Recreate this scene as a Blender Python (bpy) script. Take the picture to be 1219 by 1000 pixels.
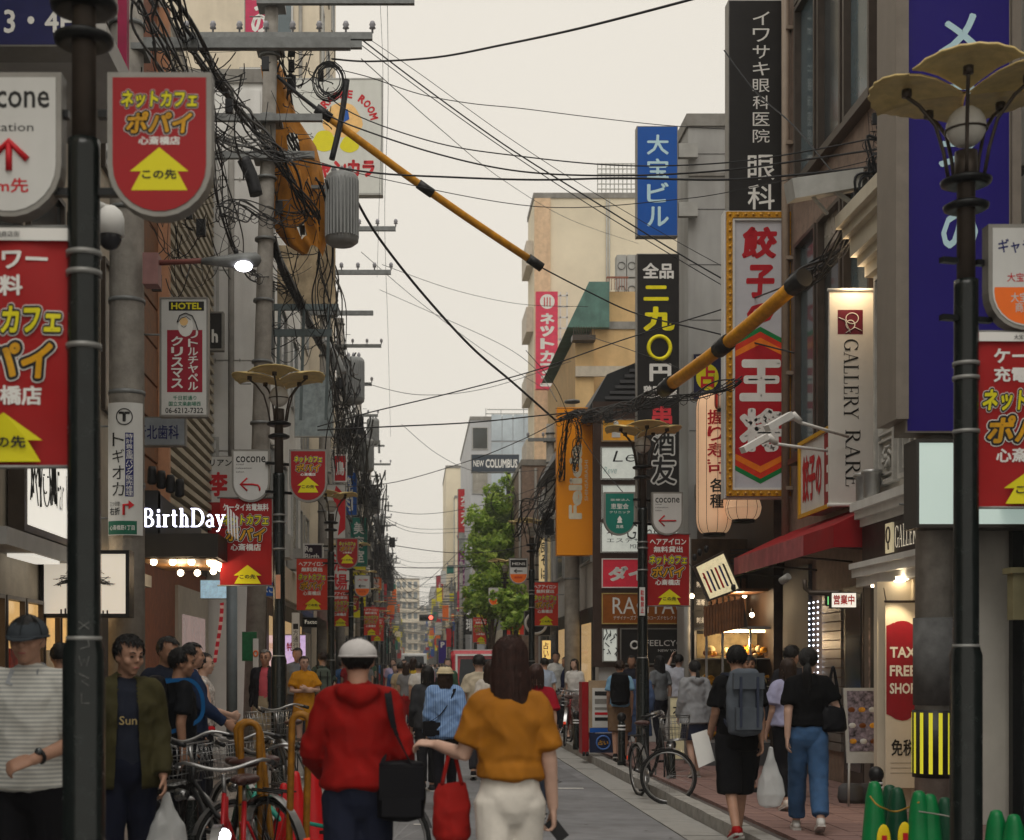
import bpy,bmesh,math,random
import numpy as np
from mathutils import Vector,Matrix,Euler
random.seed(7)
rs=np.random.RandomState(5)
SC=bpy.context.scene
COL=SC.collection
for o in list(bpy.data.objects):
 bpy.data.objects.remove(o)
R_=math.radians
# ---------------------------------------------------------------- camera
F,CX,CY,CH=1700.0,490.0,793.0,1.55
cam=bpy.data.cameras.new('camera')
camo=bpy.data.objects.new('camera',cam)
COL.objects.link(camo)
camo.location=(0,0,CH)
camo.rotation_euler=(R_(90),0,0)
cam.sensor_width=36
cam.lens=36*F/1219.0
cam.shift_x=(609.5-CX)/1219.0
cam.shift_y=(CY-500)/1219.0
cam.clip_start=.1
cam.clip_end=3000
cam.dof.use_dof=True
cam.dof.focus_distance=17.5
cam.dof.aperture_fstop=3.6
SC.camera=camo
# ---------------------------------------------------------------- world / sky (bright hazy overcast)
SUN_EL,SUN_AZ=62,190
w=bpy.data.worlds.new('World')
SC.world=w
w.use_nodes=True
nt=w.node_tree
nt.nodes.clear()
out=nt.nodes.new('ShaderNodeOutputWorld')
bg=nt.nodes.new('ShaderNodeBackground')
sky=nt.nodes.new('ShaderNodeTexSky')
sky.sky_type='NISHITA'
sky.sun_disc=False
sky.sun_elevation=R_(SUN_EL)
sky.sun_rotation=R_(SUN_AZ)
sky.dust_density=4
mixs=nt.nodes.new('ShaderNodeMix')
mixs.data_type='RGBA'
mixs.inputs['Factor'].default_value=.965
cloud=nt.nodes.new('ShaderNodeTexNoise')
cloud.inputs['Scale'].default_value=1.6
cloud.inputs['Detail'].default_value=3
tc=nt.nodes.new('ShaderNodeTexCoord')
cr=nt.nodes.new('ShaderNodeValToRGB')
cr.color_ramp.elements[0].position=.25
cr.color_ramp.elements[0].color=(.835,.785,.69,1)
cr.color_ramp.elements[1].position=.75
cr.color_ramp.elements[1].color=(.885,.83,.735,1)
sc10=nt.nodes.new('ShaderNodeVectorMath')
sc10.operation='SCALE'
sc10.inputs['Scale'].default_value=10
nt.links.new(tc.outputs['Generated'],cloud.inputs['Vector'])
nt.links.new(cloud.outputs['Fac'],cr.inputs[0])
nt.links.new(cr.outputs[0],sc10.inputs[0])
nt.links.new(sky.outputs[0],mixs.inputs['A'])
nt.links.new(sc10.outputs[0],mixs.inputs['B'])
nt.links.new(mixs.outputs['Result'],bg.inputs['Color'])
bg.inputs['Strength'].default_value=.1
nt.links.new(bg.outputs[0],out.inputs[0])
sun=bpy.data.lights.new('sun','SUN')
sun.energy=1.5
sun.angle=R_(40)
sun.color=(1,.96,.90)
suno=bpy.data.objects.new('sun',sun)
COL.objects.link(suno)
d_=Vector((math.sin(R_(SUN_AZ))*math.cos(R_(SUN_EL)),math.cos(R_(SUN_AZ))*math.cos(R_(SUN_EL)),math.sin(R_(SUN_EL))))
suno.rotation_euler=d_.to_track_quat('Z','Y').to_euler()
SC.view_settings.view_transform='Standard'
SC.view_settings.look='None'
SC.view_settings.exposure=0
SC.view_settings.gamma=1
SC.cycles.max_bounces=5
SC.cycles.diffuse_bounces=3
SC.cycles.glossy_bounces=3
SC.cycles.transmission_bounces=4
SC.cycles.transparent_max_bounces=8
SC.cycles.use_denoising=True
SC.cycles.sample_clamp_indirect=3
SC.cycles.caustics_reflective=False
SC.cycles.caustics_refractive=False
# ---------------------------------------------------------------- helpers
def P(px,py,d):
 return Vector(((px-CX)/F*d,d,CH+(CY-py)/F*d))
def X(px,d):
 return(px-CX)/F*d
def Z(py,d):
 return CH+(CY-py)/F*d
def rect(d,x0,y0,x1,y1):
 """pixel rectangle at depth d -> left, bottom, right, top in metres"""
 return X(x0,d),Z(y1,d),X(x1,d),Z(y0,d)
def srgb(r,g,b):
 f=lambda c:((c/255+.055)/1.055)**2.4 if c>10.3 else c/255/12.92
 return(f(r),f(g),f(b))
MATS={}
def mat(name,col,rough=.6,metal=0,var=.12,scale=6,bump=0,bscale=60,emit=0,ecol=None,spec=.3,coat=0,
wave=None,alpha=1,trans=0,stain=0,coords='Object'):
 if name in MATS:
  return MATS[name]
 m=bpy.data.materials.new(name)
 m.use_nodes=True
 n=m.node_tree
 b=n.nodes['Principled BSDF']
 b.inputs['Roughness'].default_value=rough
 b.inputs['Metallic'].default_value=metal
 b.inputs['Specular IOR Level'].default_value=spec
 b.inputs['Coat Weight'].default_value=coat
 b.inputs['Transmission Weight'].default_value=trans
 b.inputs['Alpha'].default_value=alpha
 c4=(*col,1)
 b.inputs['Base Color'].default_value=c4
 t=n.nodes.new('ShaderNodeTexCoord')
 if var>0:
  no=n.nodes.new('ShaderNodeTexNoise')
  no.inputs['Scale'].default_value=scale
  no.inputs['Detail'].default_value=5
  no.inputs['Roughness'].default_value=.62
  n.links.new(t.outputs[coords],no.inputs['Vector'])
  r=n.nodes.new('ShaderNodeValToRGB')
  r.color_ramp.elements[0].position=.3
  r.color_ramp.elements[1].position=.72
  r.color_ramp.elements[0].color=tuple(max(0,c*(1-var*1.4))for c in col)+(1,)
  r.color_ramp.elements[1].color=tuple(min(1,c*(1+var))for c in col)+(1,)
  n.links.new(no.outputs['Fac'],r.inputs[0])
  last=r.outputs[0]
  if stain:
   n2=n.nodes.new('ShaderNodeTexNoise')
   mp=n.nodes.new('ShaderNodeMapping')
   mp.inputs['Scale'].default_value=(3.5,3.5,.45)
   n.links.new(t.outputs[coords],mp.inputs[0])
   n.links.new(mp.outputs[0],n2.inputs['Vector'])
   n2.inputs['Scale'].default_value=1.3
   n2.inputs['Detail'].default_value=6
   r2=n.nodes.new('ShaderNodeValToRGB')
   r2.color_ramp.elements[0].position=.42
   r2.color_ramp.elements[1].position=.7
   r2.color_ramp.elements[0].color=(0,0,0,1)
   n.links.new(n2.outputs['Fac'],r2.inputs[0])
   ml=n.nodes.new('ShaderNodeMath')
   ml.operation='MULTIPLY'
   ml.inputs[1].default_value=stain
   n.links.new(r2.outputs[0],ml.inputs[0])
   mx=n.nodes.new('ShaderNodeMix')
   mx.data_type='RGBA'
   n.links.new(ml.outputs[0],mx.inputs['Factor'])
   n.links.new(last,mx.inputs['A'])
   mx.inputs['B'].default_value=(col[0]*.35,col[1]*.32,col[2]*.28,1)
   last=mx.outputs['Result']
  n.links.new(last,b.inputs['Base Color'])
  rr=n.nodes.new('ShaderNodeMapRange')
  rr.inputs['To Min'].default_value=max(.02,rough-.12)
  rr.inputs['To Max'].default_value=min(1,rough+.12)
  n.links.new(no.outputs['Fac'],rr.inputs['Value'])
  n.links.new(rr.outputs[0],b.inputs['Roughness'])
 if emit:
  b.inputs['Emission Color'].default_value=(*(ecol or col),1)
  b.inputs['Emission Strength'].default_value=emit
 if bump:
  n3=n.nodes.new('ShaderNodeTexNoise')
  n3.inputs['Scale'].default_value=bscale
  n3.inputs['Detail'].default_value=4
  n.links.new(t.outputs[coords],n3.inputs['Vector'])
  bu=n.nodes.new('ShaderNodeBump')
  bu.inputs['Strength'].default_value=bump
  bu.inputs['Distance'].default_value=.01
  n.links.new(n3.outputs['Fac'],bu.inputs['Height'])
  n.links.new(bu.outputs[0],b.inputs['Normal'])
 MATS[name]=m
 return m
def stripes_mat(name,c1,c2,period,axis='Z',duty=.5,rough=.8,off=0):
 """woven or printed stripes"""
 if name in MATS:
  return MATS[name]
 m=mat(name,c1,rough,var=0,bump=.15,bscale=150)
 n=m.node_tree
 b=n.nodes['Principled BSDF']
 t=[x for x in n.nodes if x.type=='TEX_COORD'][0]
 s=n.nodes.new('ShaderNodeSeparateXYZ')
 n.links.new(t.outputs['Object'],s.inputs[0])
 md=n.nodes.new('ShaderNodeMath');md.operation='DIVIDE';md.inputs[1].default_value=period
 n.links.new(s.outputs[axis],md.inputs[0])
 fr=n.nodes.new('ShaderNodeMath');fr.operation='FRACT'
 n.links.new(md.outputs[0],fr.inputs[0])
 r=n.nodes.new('ShaderNodeValToRGB')
 r.color_ramp.elements[0].position=duty-.06
 r.color_ramp.elements[1].position=duty+.06
 r.color_ramp.elements[0].color=(*c1,1)
 r.color_ramp.elements[1].color=(*c2,1)
 n.links.new(fr.outputs[0],r.inputs[0])
 n.links.new(r.outputs[0],b.inputs['Base Color'])
 return m
def face(d):
 return lambda a,b,c=0:Vector((a,d-c,b))
def rfac(x):
 return lambda a,b,c=0:Vector((x-c,a,b))
def lfac(x):
 return lambda a,b,c=0:Vector((x+c,a,b))
IDF=lambda a,b,c=0:Vector((a,b,c))
class MB:
 def __init__(s):
  s.v,s.f,s.m,s.sm=[],[],[],[]
 def add(s,vs,fs,m=0,smooth=False):
  o=len(s.v)
  s.v+=[tuple(x)for x in vs]
  for f in fs:
   s.f.append([i+o for i in f]);s.m.append(m);s.sm.append(smooth)
  return s
 def box(s,x0,x1,y0,y1,z0,z1,m=0):
  return s.add([(x,y,z)for x in(x0,x1)for y in(y0,y1)for z in(z0,z1)],
  [(0,1,3,2),(4,6,7,5),(0,4,5,1),(2,3,7,6),(0,2,6,4),(1,5,7,3)],m)
 def fbox(s,fr,a0,b0,a1,b1,c0,c1,m=0):
  return s.add([fr(a,b,c)for a in(a0,a1)for b in(b0,b1)for c in(c0,c1)],
  [(0,1,3,2),(4,6,7,5),(0,4,5,1),(2,3,7,6),(0,2,6,4),(1,5,7,3)],m)
 def quad(s,fr,a0,b0,a1,b1,c,m=0):
  return s.add([fr(a0,b0,c),fr(a1,b0,c),fr(a1,b1,c),fr(a0,b1,c)],[(0,1,2,3)],m)
 def prism(s,fr,pts,c0,c1,m=0,smooth=False):
  n=len(pts)
  s.add([fr(a,b,c0)for a,b in pts]+[fr(a,b,c1)for a,b in pts],
  [tuple(range(n)),tuple(range(2*n-1,n-1,-1))]+[(i,(i+1)%n,n+(i+1)%n,n+i)for i in range(n)],m)
  return s
 def poly(s,fr,pts,c,m=0):
  return s.add([fr(a,b,c)for a,b in pts],[tuple(range(len(pts)))],m)
 def frame(s,fr,a0,b0,a1,b1,t,c0,c1,m=0):
  """rectangular frame of bar width t, butt joined"""
  if a0>a1:
   a0,a1=a1,a0
  s.fbox(fr,a0,b0,a0+t,b1,c0,c1,m)
  s.fbox(fr,a1-t,b0,a1,b1,c0,c1,m)
  s.fbox(fr,a0+t,b0,a1-t,b0+t,c0,c1,m)
  s.fbox(fr,a0+t,b1-t,a1-t,b1,c0,c1,m)
  return s
 def tube(s,pts,r,n=6,m=0,caps=True,smooth=True,closed=False):
  pts=[Vector(p)for p in pts]
  N=len(pts)
  rr=r if hasattr(r,'__len__')else[r]*N
  vs,fs=[],[]
  u=None
  for i,p in enumerate(pts):
   if closed:
    t=pts[(i+1)%N]-pts[i-1]
   else:
    t=pts[min(i+1,N-1)]-pts[max(i-1,0)]
   if t.length<1e-9:
    t=Vector((0,0,1))
   t.normalize()
   if u is None:
    h=Vector((0,0,1))if abs(t.z)<.9 else Vector((1,0,0))
    u=t.cross(h).normalized()
   else:
    u=u-t*u.dot(t)
    u=u.normalized()if u.length>1e-6 else t.orthogonal().normalized()
   v=t.cross(u)
   for k in range(n):
    a=2*math.pi*(k+.5)/n
    vs.append(p+(u*math.cos(a)+v*math.sin(a))*rr[i])
  L=N if closed else N-1
  for i in range(L):
   j=(i+1)%N
   for k in range(n):
    fs.append((i*n+k,i*n+(k+1)%n,j*n+(k+1)%n,j*n+k))
  s.add(vs,fs,m,smooth)
  if caps and not closed:
   o=len(s.v)-len(vs)
   s.f+=[list(range(o,o+n))[::-1],list(range(o+(N-1)*n,o+N*n))]
   s.m+=[m,m];s.sm+=[False,False]
  return s
 def bar(s,p0,p1,w,h=None,m=0):
  """rectangular bar between two points"""
  p0,p1=Vector(p0),Vector(p1)
  t=(p1-p0).normalized()
  up=Vector((0,0,1))if abs(t.z)<.95 else Vector((0,1,0))
  a=t.cross(up).normalized()*w/2
  b=a.cross(t).normalized()*(h or w)/2
  vs=[p+x*a+y*b for p in(p0,p1)for x,y in((-1,-1),(1,-1),(1,1),(-1,1))]
  return s.add(vs,[(0,1,2,3),(7,6,5,4),(0,4,5,1),(1,5,6,2),(2,6,7,3),(3,7,4,0)],m)
 def lathe(s,c,prof,n=16,m=0,smooth=True,axis='Z',sx=1,sy=1):
  """prof = [(r, z)...] around the vertical axis through c"""
  vs,fs=[],[]
  for r,z in prof:
   for k in range(n):
    a=2*math.pi*k/n
    q=(r*math.cos(a)*sx,r*math.sin(a)*sy,z)
    if axis=='X':q=(z,q[0],q[1])
    elif axis=='Y':q=(q[0],z,q[1])
    vs.append((c[0]+q[0],c[1]+q[1],c[2]+q[2]))
  for i in range(len(prof)-1):
   for k in range(n):
    fs.append((i*n+k,i*n+(k+1)%n,(i+1)*n+(k+1)%n,(i+1)*n+k))
  fs.append(tuple(range(n))[::-1])
  fs.append(tuple(range((len(prof)-1)*n,len(prof)*n)))
  return s.add(vs,fs,m,smooth)
 def ball(s,c,rx,ry=None,rz=None,m=0,n=12,k=8):
  ry=ry or rx;rz=rz or rx
  vs,fs=[],[]
  for i in range(k+1):
   th=math.pi*i/k
   for j in range(n):
    a=2*math.pi*j/n
    vs.append((c[0]+rx*math.sin(th)*math.cos(a),c[1]+ry*math.sin(th)*math.sin(a),c[2]+rz*math.cos(th)))
  for i in range(k):
   for j in range(n):
    fs.append((i*n+j,i*n+(j+1)%n,(i+1)*n+(j+1)%n,(i+1)*n+j))
  return s.add(vs,fs,m,True)
 def mesh(s,name,mats,off=(0,0,0)):
  me=bpy.data.meshes.new(name)
  ox,oy,oz=off
  me.from_pydata([(x-ox,y-oy,z-oz)for x,y,z in s.v],[],s.f)
  for x in mats:
   me.materials.append(x)
  me.polygons.foreach_set('material_index',s.m)
  me.polygons.foreach_set('use_smooth',s.sm)
  me.update()
  return me
 def build(s,name,mats,parent=None,local=False):
  """parts: mesh stored relative to the parent's world origin; things: origin at the base"""
  if not isinstance(mats,(list,tuple)):
   mats=[mats]
  if parent is not None:
   off=(0,0,0)if local else wloc(parent)
   o=bpy.data.objects.new(name,s.mesh(name,mats,off))
   COL.objects.link(o)
   o.parent=parent
   return o
  if local:
   off=(0,0,0)
  else:
   xs,ys,zs=zip(*s.v)
   off=((min(xs)+max(xs))/2,(min(ys)+max(ys))/2,min(zs))
  o=bpy.data.objects.new(name,s.mesh(name,mats,off))
  o.location=off
  COL.objects.link(o)
  return o
def wloc(o):
 v=Vector((0,0,0))
 while o is not None:
  v+=o.location
  o=o.parent
 return v
def tag(o,label=None,cat=None,group=None,kind=None):
 if label:o['label']=label
 if cat:o['category']=cat
 if group:o['group']=group
 if kind:o['kind']=kind
 return o
def thing(name,label,cat,loc,rz=0,group=None):
 o=bpy.data.objects.new(name,None)
 o.empty_display_size=.1
 COL.objects.link(o)
 o.location=loc
 o.rotation_euler=(0,0,rz)
 return tag(o,label,cat,group)
def kids(o):
 return[c for c in list(bpy.data.objects)if c.parent==o]
CHILD={}
def dup(root,loc=None,rz=None,label=None,group=None,tree=None):
 """copy of a thing with copies of its parts and sub-parts"""
 if tree is None:
  tree={}
  for o in bpy.data.objects:
   if o.parent is not None:
    tree.setdefault(o.parent.name,[]).append(o)
 def rec(o,par):
  c=o.copy()
  COL.objects.link(c)
  if par is not None:
   c.parent=par
  for ch in tree.get(o.name,[]):
   rec(ch,c)
  return c
 r=rec(root,None)
 if loc is not None:r.location=loc
 if rz is not None:r.rotation_euler=(0,0,rz)
 if label:r['label']=label
 if group:r['group']=group
 return r
 # ---- lettering
TXT={}
def txt_raw(s,off):
 k=(s,off)
 if k not in TXT:
  c=bpy.data.curves.new('t','FONT')
  c.body=s
  c.size=1
  c.offset=off
  c.resolution_u=2
  c.align_x='CENTER'
  c.space_line=.95
  o=bpy.data.objects.new('t',c)
  m=bpy.data.meshes.new_from_object(o)
  bpy.data.objects.remove(o)
  v=np.zeros(len(m.vertices)*3)
  m.vertices.foreach_get('co',v)
  v=v.reshape(-1,3)[:,:2].copy()
  f=[tuple(p.vertices)for p in m.polygons]
  bpy.data.meshes.remove(m)
  TXT[k]=(v,f)
 return TXT[k]
STK={}
def stroked(s,bold):
 """glyph faces plus a rounded stroke of half-width bold along every outline edge"""
 k=(s,bold)
 if k in STK:return STK[k]
 v,f=txt_raw(s,0 if bold>=0 else bold)
 vs=[tuple(x)for x in v];fs=[tuple(q)for q in f];lay=[0]*len(fs)
 if bold>0:
  cnt={}
  for q in f:
   for i in range(len(q)):
    e=(q[i],q[(i+1)%len(q)])
    kk=(min(e),max(e));cnt[kk]=cnt.get(kk,0)+1
  used=set()
  for n_,(e,c)in enumerate(cnt.items()):
   if c!=1:continue
   p,q=v[e[0]],v[e[1]]
   d=q-p;L=math.hypot(*d)
   if L<1e-6:continue
   nx,ny=-d[1]/L*bold,d[0]/L*bold
   o=len(vs)
   vs+=[(p[0]+nx,p[1]+ny),(p[0]-nx,p[1]-ny),(q[0]-nx,q[1]-ny),(q[0]+nx,q[1]+ny)]
   fs.append((o,o+1,o+2,o+3));lay.append(1+n_%4)
   if bold>.02:
    for j in e:
     if j in used:continue
     used.add(j)
     o=len(vs)
     vs+=[(v[j][0]+bold*math.cos(t*.7854),v[j][1]+bold*math.sin(t*.7854))for t in range(8)]
     fs.append(tuple(range(o,o+8)));lay.append(5+n_%3)
 STK[k]=(np.array(vs),fs,lay)
 return STK[k]
def text(parent,fr,s,box,c,m,bold=.015,shear=0,base=None,name='lettering',rot=False):
 """lettering fitted to box (a0,b0,a1,b1) in frame fr, c metres proud"""
 v,f,lay=stroked(s,bold)
 if not len(v):
  return None
 bv=(v if base is None else stroked(s,base)[0]).copy()
 v=v.copy()
 if rot:
  v=np.stack([-v[:,1],v[:,0]],1);bv=np.stack([-bv[:,1],bv[:,0]],1)
 if shear:
  v[:,0]+=v[:,1]*shear;bv[:,0]+=bv[:,1]*shear
 mn,mx=bv.min(0),bv.max(0)
 a0,b0,a1,b1=box
 t=(v-mn)/np.maximum(mx-mn,1e-6)
 X_=a0+(a1-a0)*t[:,0];Y_=b0+(b1-b0)*t[:,1]
 vs,fs=[],[]
 st=.00012
 for q,l in zip(f,lay):
  o=len(vs)
  vs+=[fr(X_[i],Y_[i],c+l*st)for i in q]
  fs.append(tuple(range(o,o+len(q))))
 return MB().add(vs,fs).build(name,m,parent)
def vtext(s):
 return '\n'.join(s)
def arc(cx,cy,rx,ry,a0,a1,n=12):
 return[(cx+rx*math.cos(R_(a0+(a1-a0)*i/n)),cy+ry*math.sin(R_(a0+(a1-a0)*i/n)))for i in range(n+1)]
TK,TN=.13,.045
SERIF={
'G':(.82,[(arc(.44,.5,.36,.47,40,330,20),'c'),([(.72,.08),(.72,.42)],TK),([(.56,.42),(.86,.42)],TN),([(.73,.72),(.73,.95)],TN)]),
'A':(.80,[([(.12,.02),(.40,.98)],TN),([(.40,.98),(.70,.02)],TK),([(.22,.36),(.58,.36)],TN),([(0,.02),(.24,.02)],TN),([(.56,.02),(.84,.02)],TN)]),
'L':(.64,[([(.18,0),(.18,1)],TK),([(.04,.98),(.34,.98)],TN),([(.04,.02),(.6,.02)],TN),([(.59,.02),(.61,.26)],TN)]),
'E':(.66,[([(.18,0),(.18,1)],TK),([(.04,.98),(.58,.98)],TN),([(.04,.02),(.6,.02)],TN),([(.2,.52),(.46,.52)],TN),([(.59,.02),(.61,.24)],TN),([(.58,.98),(.58,.78)],TN),([(.46,.42),(.46,.62)],TN)]),
'R':(.78,[([(.18,0),(.18,1)],TK),([(.04,.98),(.4,.98)],TN),([(.04,.02),(.32,.02)],TN),(arc(.36,.745,.23,.235,90,-90,10),'c'),([(.2,.5),(.38,.5)],TN),([(.38,.5),(.72,.02)],TK),([(.66,.02),(.84,.02)],TN)]),
'Y':(.76,[([(.1,.98),(.38,.48)],TK),([(.38,.48),(.66,.98)],TN),([(.38,0),(.38,.5)],TK),([(0,.98),(.24,.98)],TN),([(.54,.98),(.78,.98)],TN),([(.24,.02),(.52,.02)],TN)]),
'B':(.74,[([(.18,0),(.18,1)],TK),([(.04,.98),(.38,.98)],TN),([(.04,.02),(.38,.02)],TN),(arc(.34,.75,.22,.23,90,-90,10),'c'),(arc(.36,.27,.27,.25,90,-90,10),'c'),([(.2,.52),(.38,.52)],TN)]),
'D':(.84,[([(.18,0),(.18,1)],TK),([(.04,.98),(.38,.98)],TN),([(.04,.02),(.38,.02)],TN),(arc(.34,.5,.42,.48,90,-90,14),'c')]),
'i':(.32,[([(.17,0),(.17,.66)],TK),([(.04,.64),(.17,.64)],TN),([(.04,.02),(.31,.02)],TN),([(.17,.80),(.17,.94)],TK)]),
'r':(.46,[([(.17,0),(.17,.66)],TK),([(.04,.64),(.17,.64)],TN),([(.04,.02),(.31,.02)],TN),([(.18,.48),(.28,.62),(.42,.62)],TN*1.5)]),
't':(.40,[([(.17,.08),(.17,.9)],TK),([(.03,.64),(.36,.64)],TN),(arc(.27,.12,.1,.1,180,320,6),TN*1.4)]),
'h':(.62,[([(.17,0),(.17,1)],TK),([(.04,.98),(.17,.98)],TN),([(.04,.02),(.29,.02)],TN),(arc(.32,.46,.15,.19,160,0,8),TN*1.4),([(.47,0),(.47,.48)],TK),([(.36,.02),(.6,.02)],TN)]),
'a':(.54,[(arc(.26,.46,.15,.19,150,0,8),TN*1.4),([(.41,.05),(.41,.48)],TK),(arc(.24,.18,.17,.16,80,300,10),TN*1.6),([(.41,.06),(.52,.02)],TN)]),
'y':(.58,[([(.1,.64),(.3,.08)],TK),([(.48,.64),(.28,.02),(.18,-.2),(.06,-.24)],TN*1.2),([(0,.64),(.22,.64)],TN),([(.38,.64),(.58,.64)],TN)]),
' ':(.3,[]),
}
def serif_pts(s):
 x,vs,fs=0,[],[]
 for ch in s:
  wd,strokes=SERIF[ch]
  for pts,wt in strokes:
   n=len(pts)
   o=len(vs)
   for i,(a,b)in enumerate(pts):
    p,q=pts[max(i-1,0)],pts[min(i+1,n-1)]
    dx,dy=q[0]-p[0],q[1]-p[1]
    L=math.hypot(dx,dy)or 1
    t=(TN+(TK-TN)*abs(dy/L)**1.5)if wt=='c' else wt
    nx,ny=-dy/L*t/2,dx/L*t/2
    vs+=[(x+a+nx,b+ny),(x+a-nx,b-ny)]
   for i in range(n-1):
    fs.append((o+2*i,o+2*i+1,o+2*i+3,o+2*i+2))
  x+=wd+.07
 return np.array(vs),fs
def serif(parent,fr,s,box,c,m,rot=0,depth=0,name='lettering'):
 v,f=serif_pts(s)
 if rot==-1:
  v=np.stack([v[:,1],-v[:,0]],1)
 mn,mx=v.min(0),v.max(0)
 a0,b0,a1,b1=box
 t=(v-mn)/(mx-mn)
 mb=MB()
 g=lambda x,y,cc:fr(a0+(a1-a0)*x,b0+(b1-b0)*y,cc)
 for k,q in enumerate(f):
  mb.add([g(*t[i],c+k%7*.0004)for i in q],[(0,1,2,3)])
  if depth:
   mb.prism(lambda a,b,cc:g(a,b,cc),[tuple(t[i])for i in q],c-depth,c+k%7*.0004)
 return mb.build(name,m,parent)
 # ---------------------------------------------------------------- people
TS=bpy.data.scenes.new('workshop')
def bake(mb,voxel,smooth=2,name='m',fac=.5):
 """voxel-merge overlapping closed shapes into one continuous surface"""
 me=mb.mesh(name,[])
 o=bpy.data.objects.new(name,me)
 TS.collection.objects.link(o)
 r=o.modifiers.new('r','REMESH');r.mode='VOXEL';r.voxel_size=voxel;r.use_smooth_shade=True
 if smooth:
  s=o.modifiers.new('s','SMOOTH');s.iterations=smooth;s.factor=fac
 TS.view_layers[0].update()
 m2=bpy.data.meshes.new_from_object(o.evaluated_get(TS.view_layers[0].depsgraph))
 bpy.data.objects.remove(o);bpy.data.meshes.remove(me)
 m2.name=name
 m2.polygons.foreach_set('use_smooth',[True]*len(m2.polygons))
 return m2
_K=rs.normal(size=(26,3));_PH=rs.uniform(0,6.28,26)
def wrinkle(me,amp,freq=16,seed=0,stretch=(1,1,.6)):
 """cloth folds: ridged warped waves pushed along the normals"""
 n=len(me.vertices)
 co=np.zeros(n*3);me.vertices.foreach_get('co',co);co=co.reshape(-1,3)
 no=np.zeros(n*3);me.vertices.foreach_get('normal',no);no=no.reshape(-1,3)
 q=co*np.array(stretch)*freq+seed*3.7
 wv=np.stack([np.sin(q@_K[i]*.5+_PH[i])for i in range(3)],1)*.9
 q=q+wv
 h=np.zeros(n)
 for i in range(3,11):
  h+=1-np.abs(np.sin(q@_K[i]*.45+_PH[i]))*1.6
 h=h/8-h.mean()/8
 h=np.sign(h)*np.minimum(np.abs(h)*2.6,.9)
 h2=np.zeros(n)
 for i in range(11,18):
  h2+=np.sin(q@_K[i]*1.5+_PH[i])
 co=co+no*((h*.9+h2/7*.22)*amp)[:,None]
 me.vertices.foreach_set('co',co.ravel())
 me.update()
 return me
def loft(mb,rings,n=16,side=Vector((1,0,0)),cap=True,dome=1,dome0=1):
 """rings: (centre, rx, ry) rx along side, closed with domed ends"""
 R=[(Vector(c),a,b)for c,a,b in rings]
 if cap:
  t0=(R[0][0]-R[1][0]).normalized();t1=(R[-1][0]-R[-2][0]).normalized()
  c,a,b=R[0];r=min(a,b)
  pre=[(c+t0*r*.85*dome0,a*.35,b*.35),(c+t0*r*.5*dome0,a*.78,b*.78)]
  c,a,b=R[-1];r=min(a,b)
  post=[(c+t1*r*.5*dome,a*.78,b*.78),(c+t1*r*.85*dome,a*.35,b*.35)]
  R=pre+R+post
 vs,fs=[],[]
 N=len(R)
 for i,(c,a,b)in enumerate(R):
  t=R[min(i+1,N-1)][0]-R[max(i-1,0)][0]
  t.normalize()
  u=side-t*side.dot(t)
  if u.length<.2:u=Vector((0,1,0))-t*t.y
  u.normalize()
  v=t.cross(u)
  for k in range(n):
   an=2*math.pi*k/n
   vs.append(c+u*math.cos(an)*a+v*math.sin(an)*b)
 for i in range(N-1):
  for k in range(n):
   fs.append((i*n+k,i*n+(k+1)%n,(i+1)*n+(k+1)%n,(i+1)*n+k))
 fs+=[tuple(range(n))[::-1],tuple(range((N-1)*n,N*n))]
 mb.add(vs,fs,0,True)
def limb(mb,pts,rad,n=12,sub=4,dome=1):
 """tapering limb through joints with softly varying radius"""
 pts=[Vector(p)for p in pts]
 R=[]
 for i in range(len(pts)-1):
  for k in range(sub):
   t=k/sub
   R.append((pts[i].lerp(pts[i+1],t),rad[i]*(1-t)+rad[i+1]*t))
 R.append((pts[-1],rad[-1]))
 loft(mb,[(c,r,r)for c,r in R],n,dome=dome)
V=Vector
def hand_shapes(mb,wrist,direction,palm_n,curl=.5,side=1,s=1.0):
 """palm, four unequal bent fingers and a thumb; side=+1 right hand, -1 left hand; palm_n = way the palm faces"""
 d=Vector(direction).normalized()
 pn=Vector(palm_n);pn=(pn-d*pn.dot(d)).normalized()
 lat=d.cross(pn)*side
 w=Vector(wrist)
 loft(mb,[(w,.027*s,.02*s),(w+d*.03*s,.034*s,.017*s),(w+d*.07*s,.041*s,.015*s),(w+d*.092*s,.040*s,.013*s)],12,side=lat)
 L=[.066,.078,.072,.056]
 for i in range(4):
  off=(.030-.0205*i)*s
  b=w+d*.085*s+lat*off
  l=L[i]*s
  a1=curl*.8;a2=curl*1.9
  d1=(d*math.cos(a1)+pn*math.sin(a1)+lat*(.10-.07*i)).normalized()
  d2=(d*math.cos(a2)+pn*math.sin(a2)).normalized()
  a3=curl*2.8
  d3=(d*math.cos(a3)+pn*math.sin(a3)).normalized()
  p1=b+d1*l*.45;p2=p1+d2*l*.32;p3=p2+d3*l*.23
  limb(mb,[b-d*.02,b,p1,p2,p3],[.009*s,.0095*s,.009*s,.0082*s,.007*s],8,2)
 b=w+d*.02*s+lat*.026*s
 t1=(d*.75+lat*.6+pn*.35).normalized();t2=(d*.95+lat*.12+pn*.45).normalized()
 limb(mb,[b,b+t1*.04*s,b+t1*.04*s+t2*.03*s,b+t1*.04*s+t2*.055*s],[.016*s,.012*s,.0105*s,.008*s],8,2)
HC=Vector((0,.015,1.578))
def head_pt(x,y,z,rot):
 nk=Vector((0,-.005,1.47))
 return nk+rot@(HC+Vector((x,y,z+.008))*1.0+Vector((x,y,z))*.015-nk)
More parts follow.
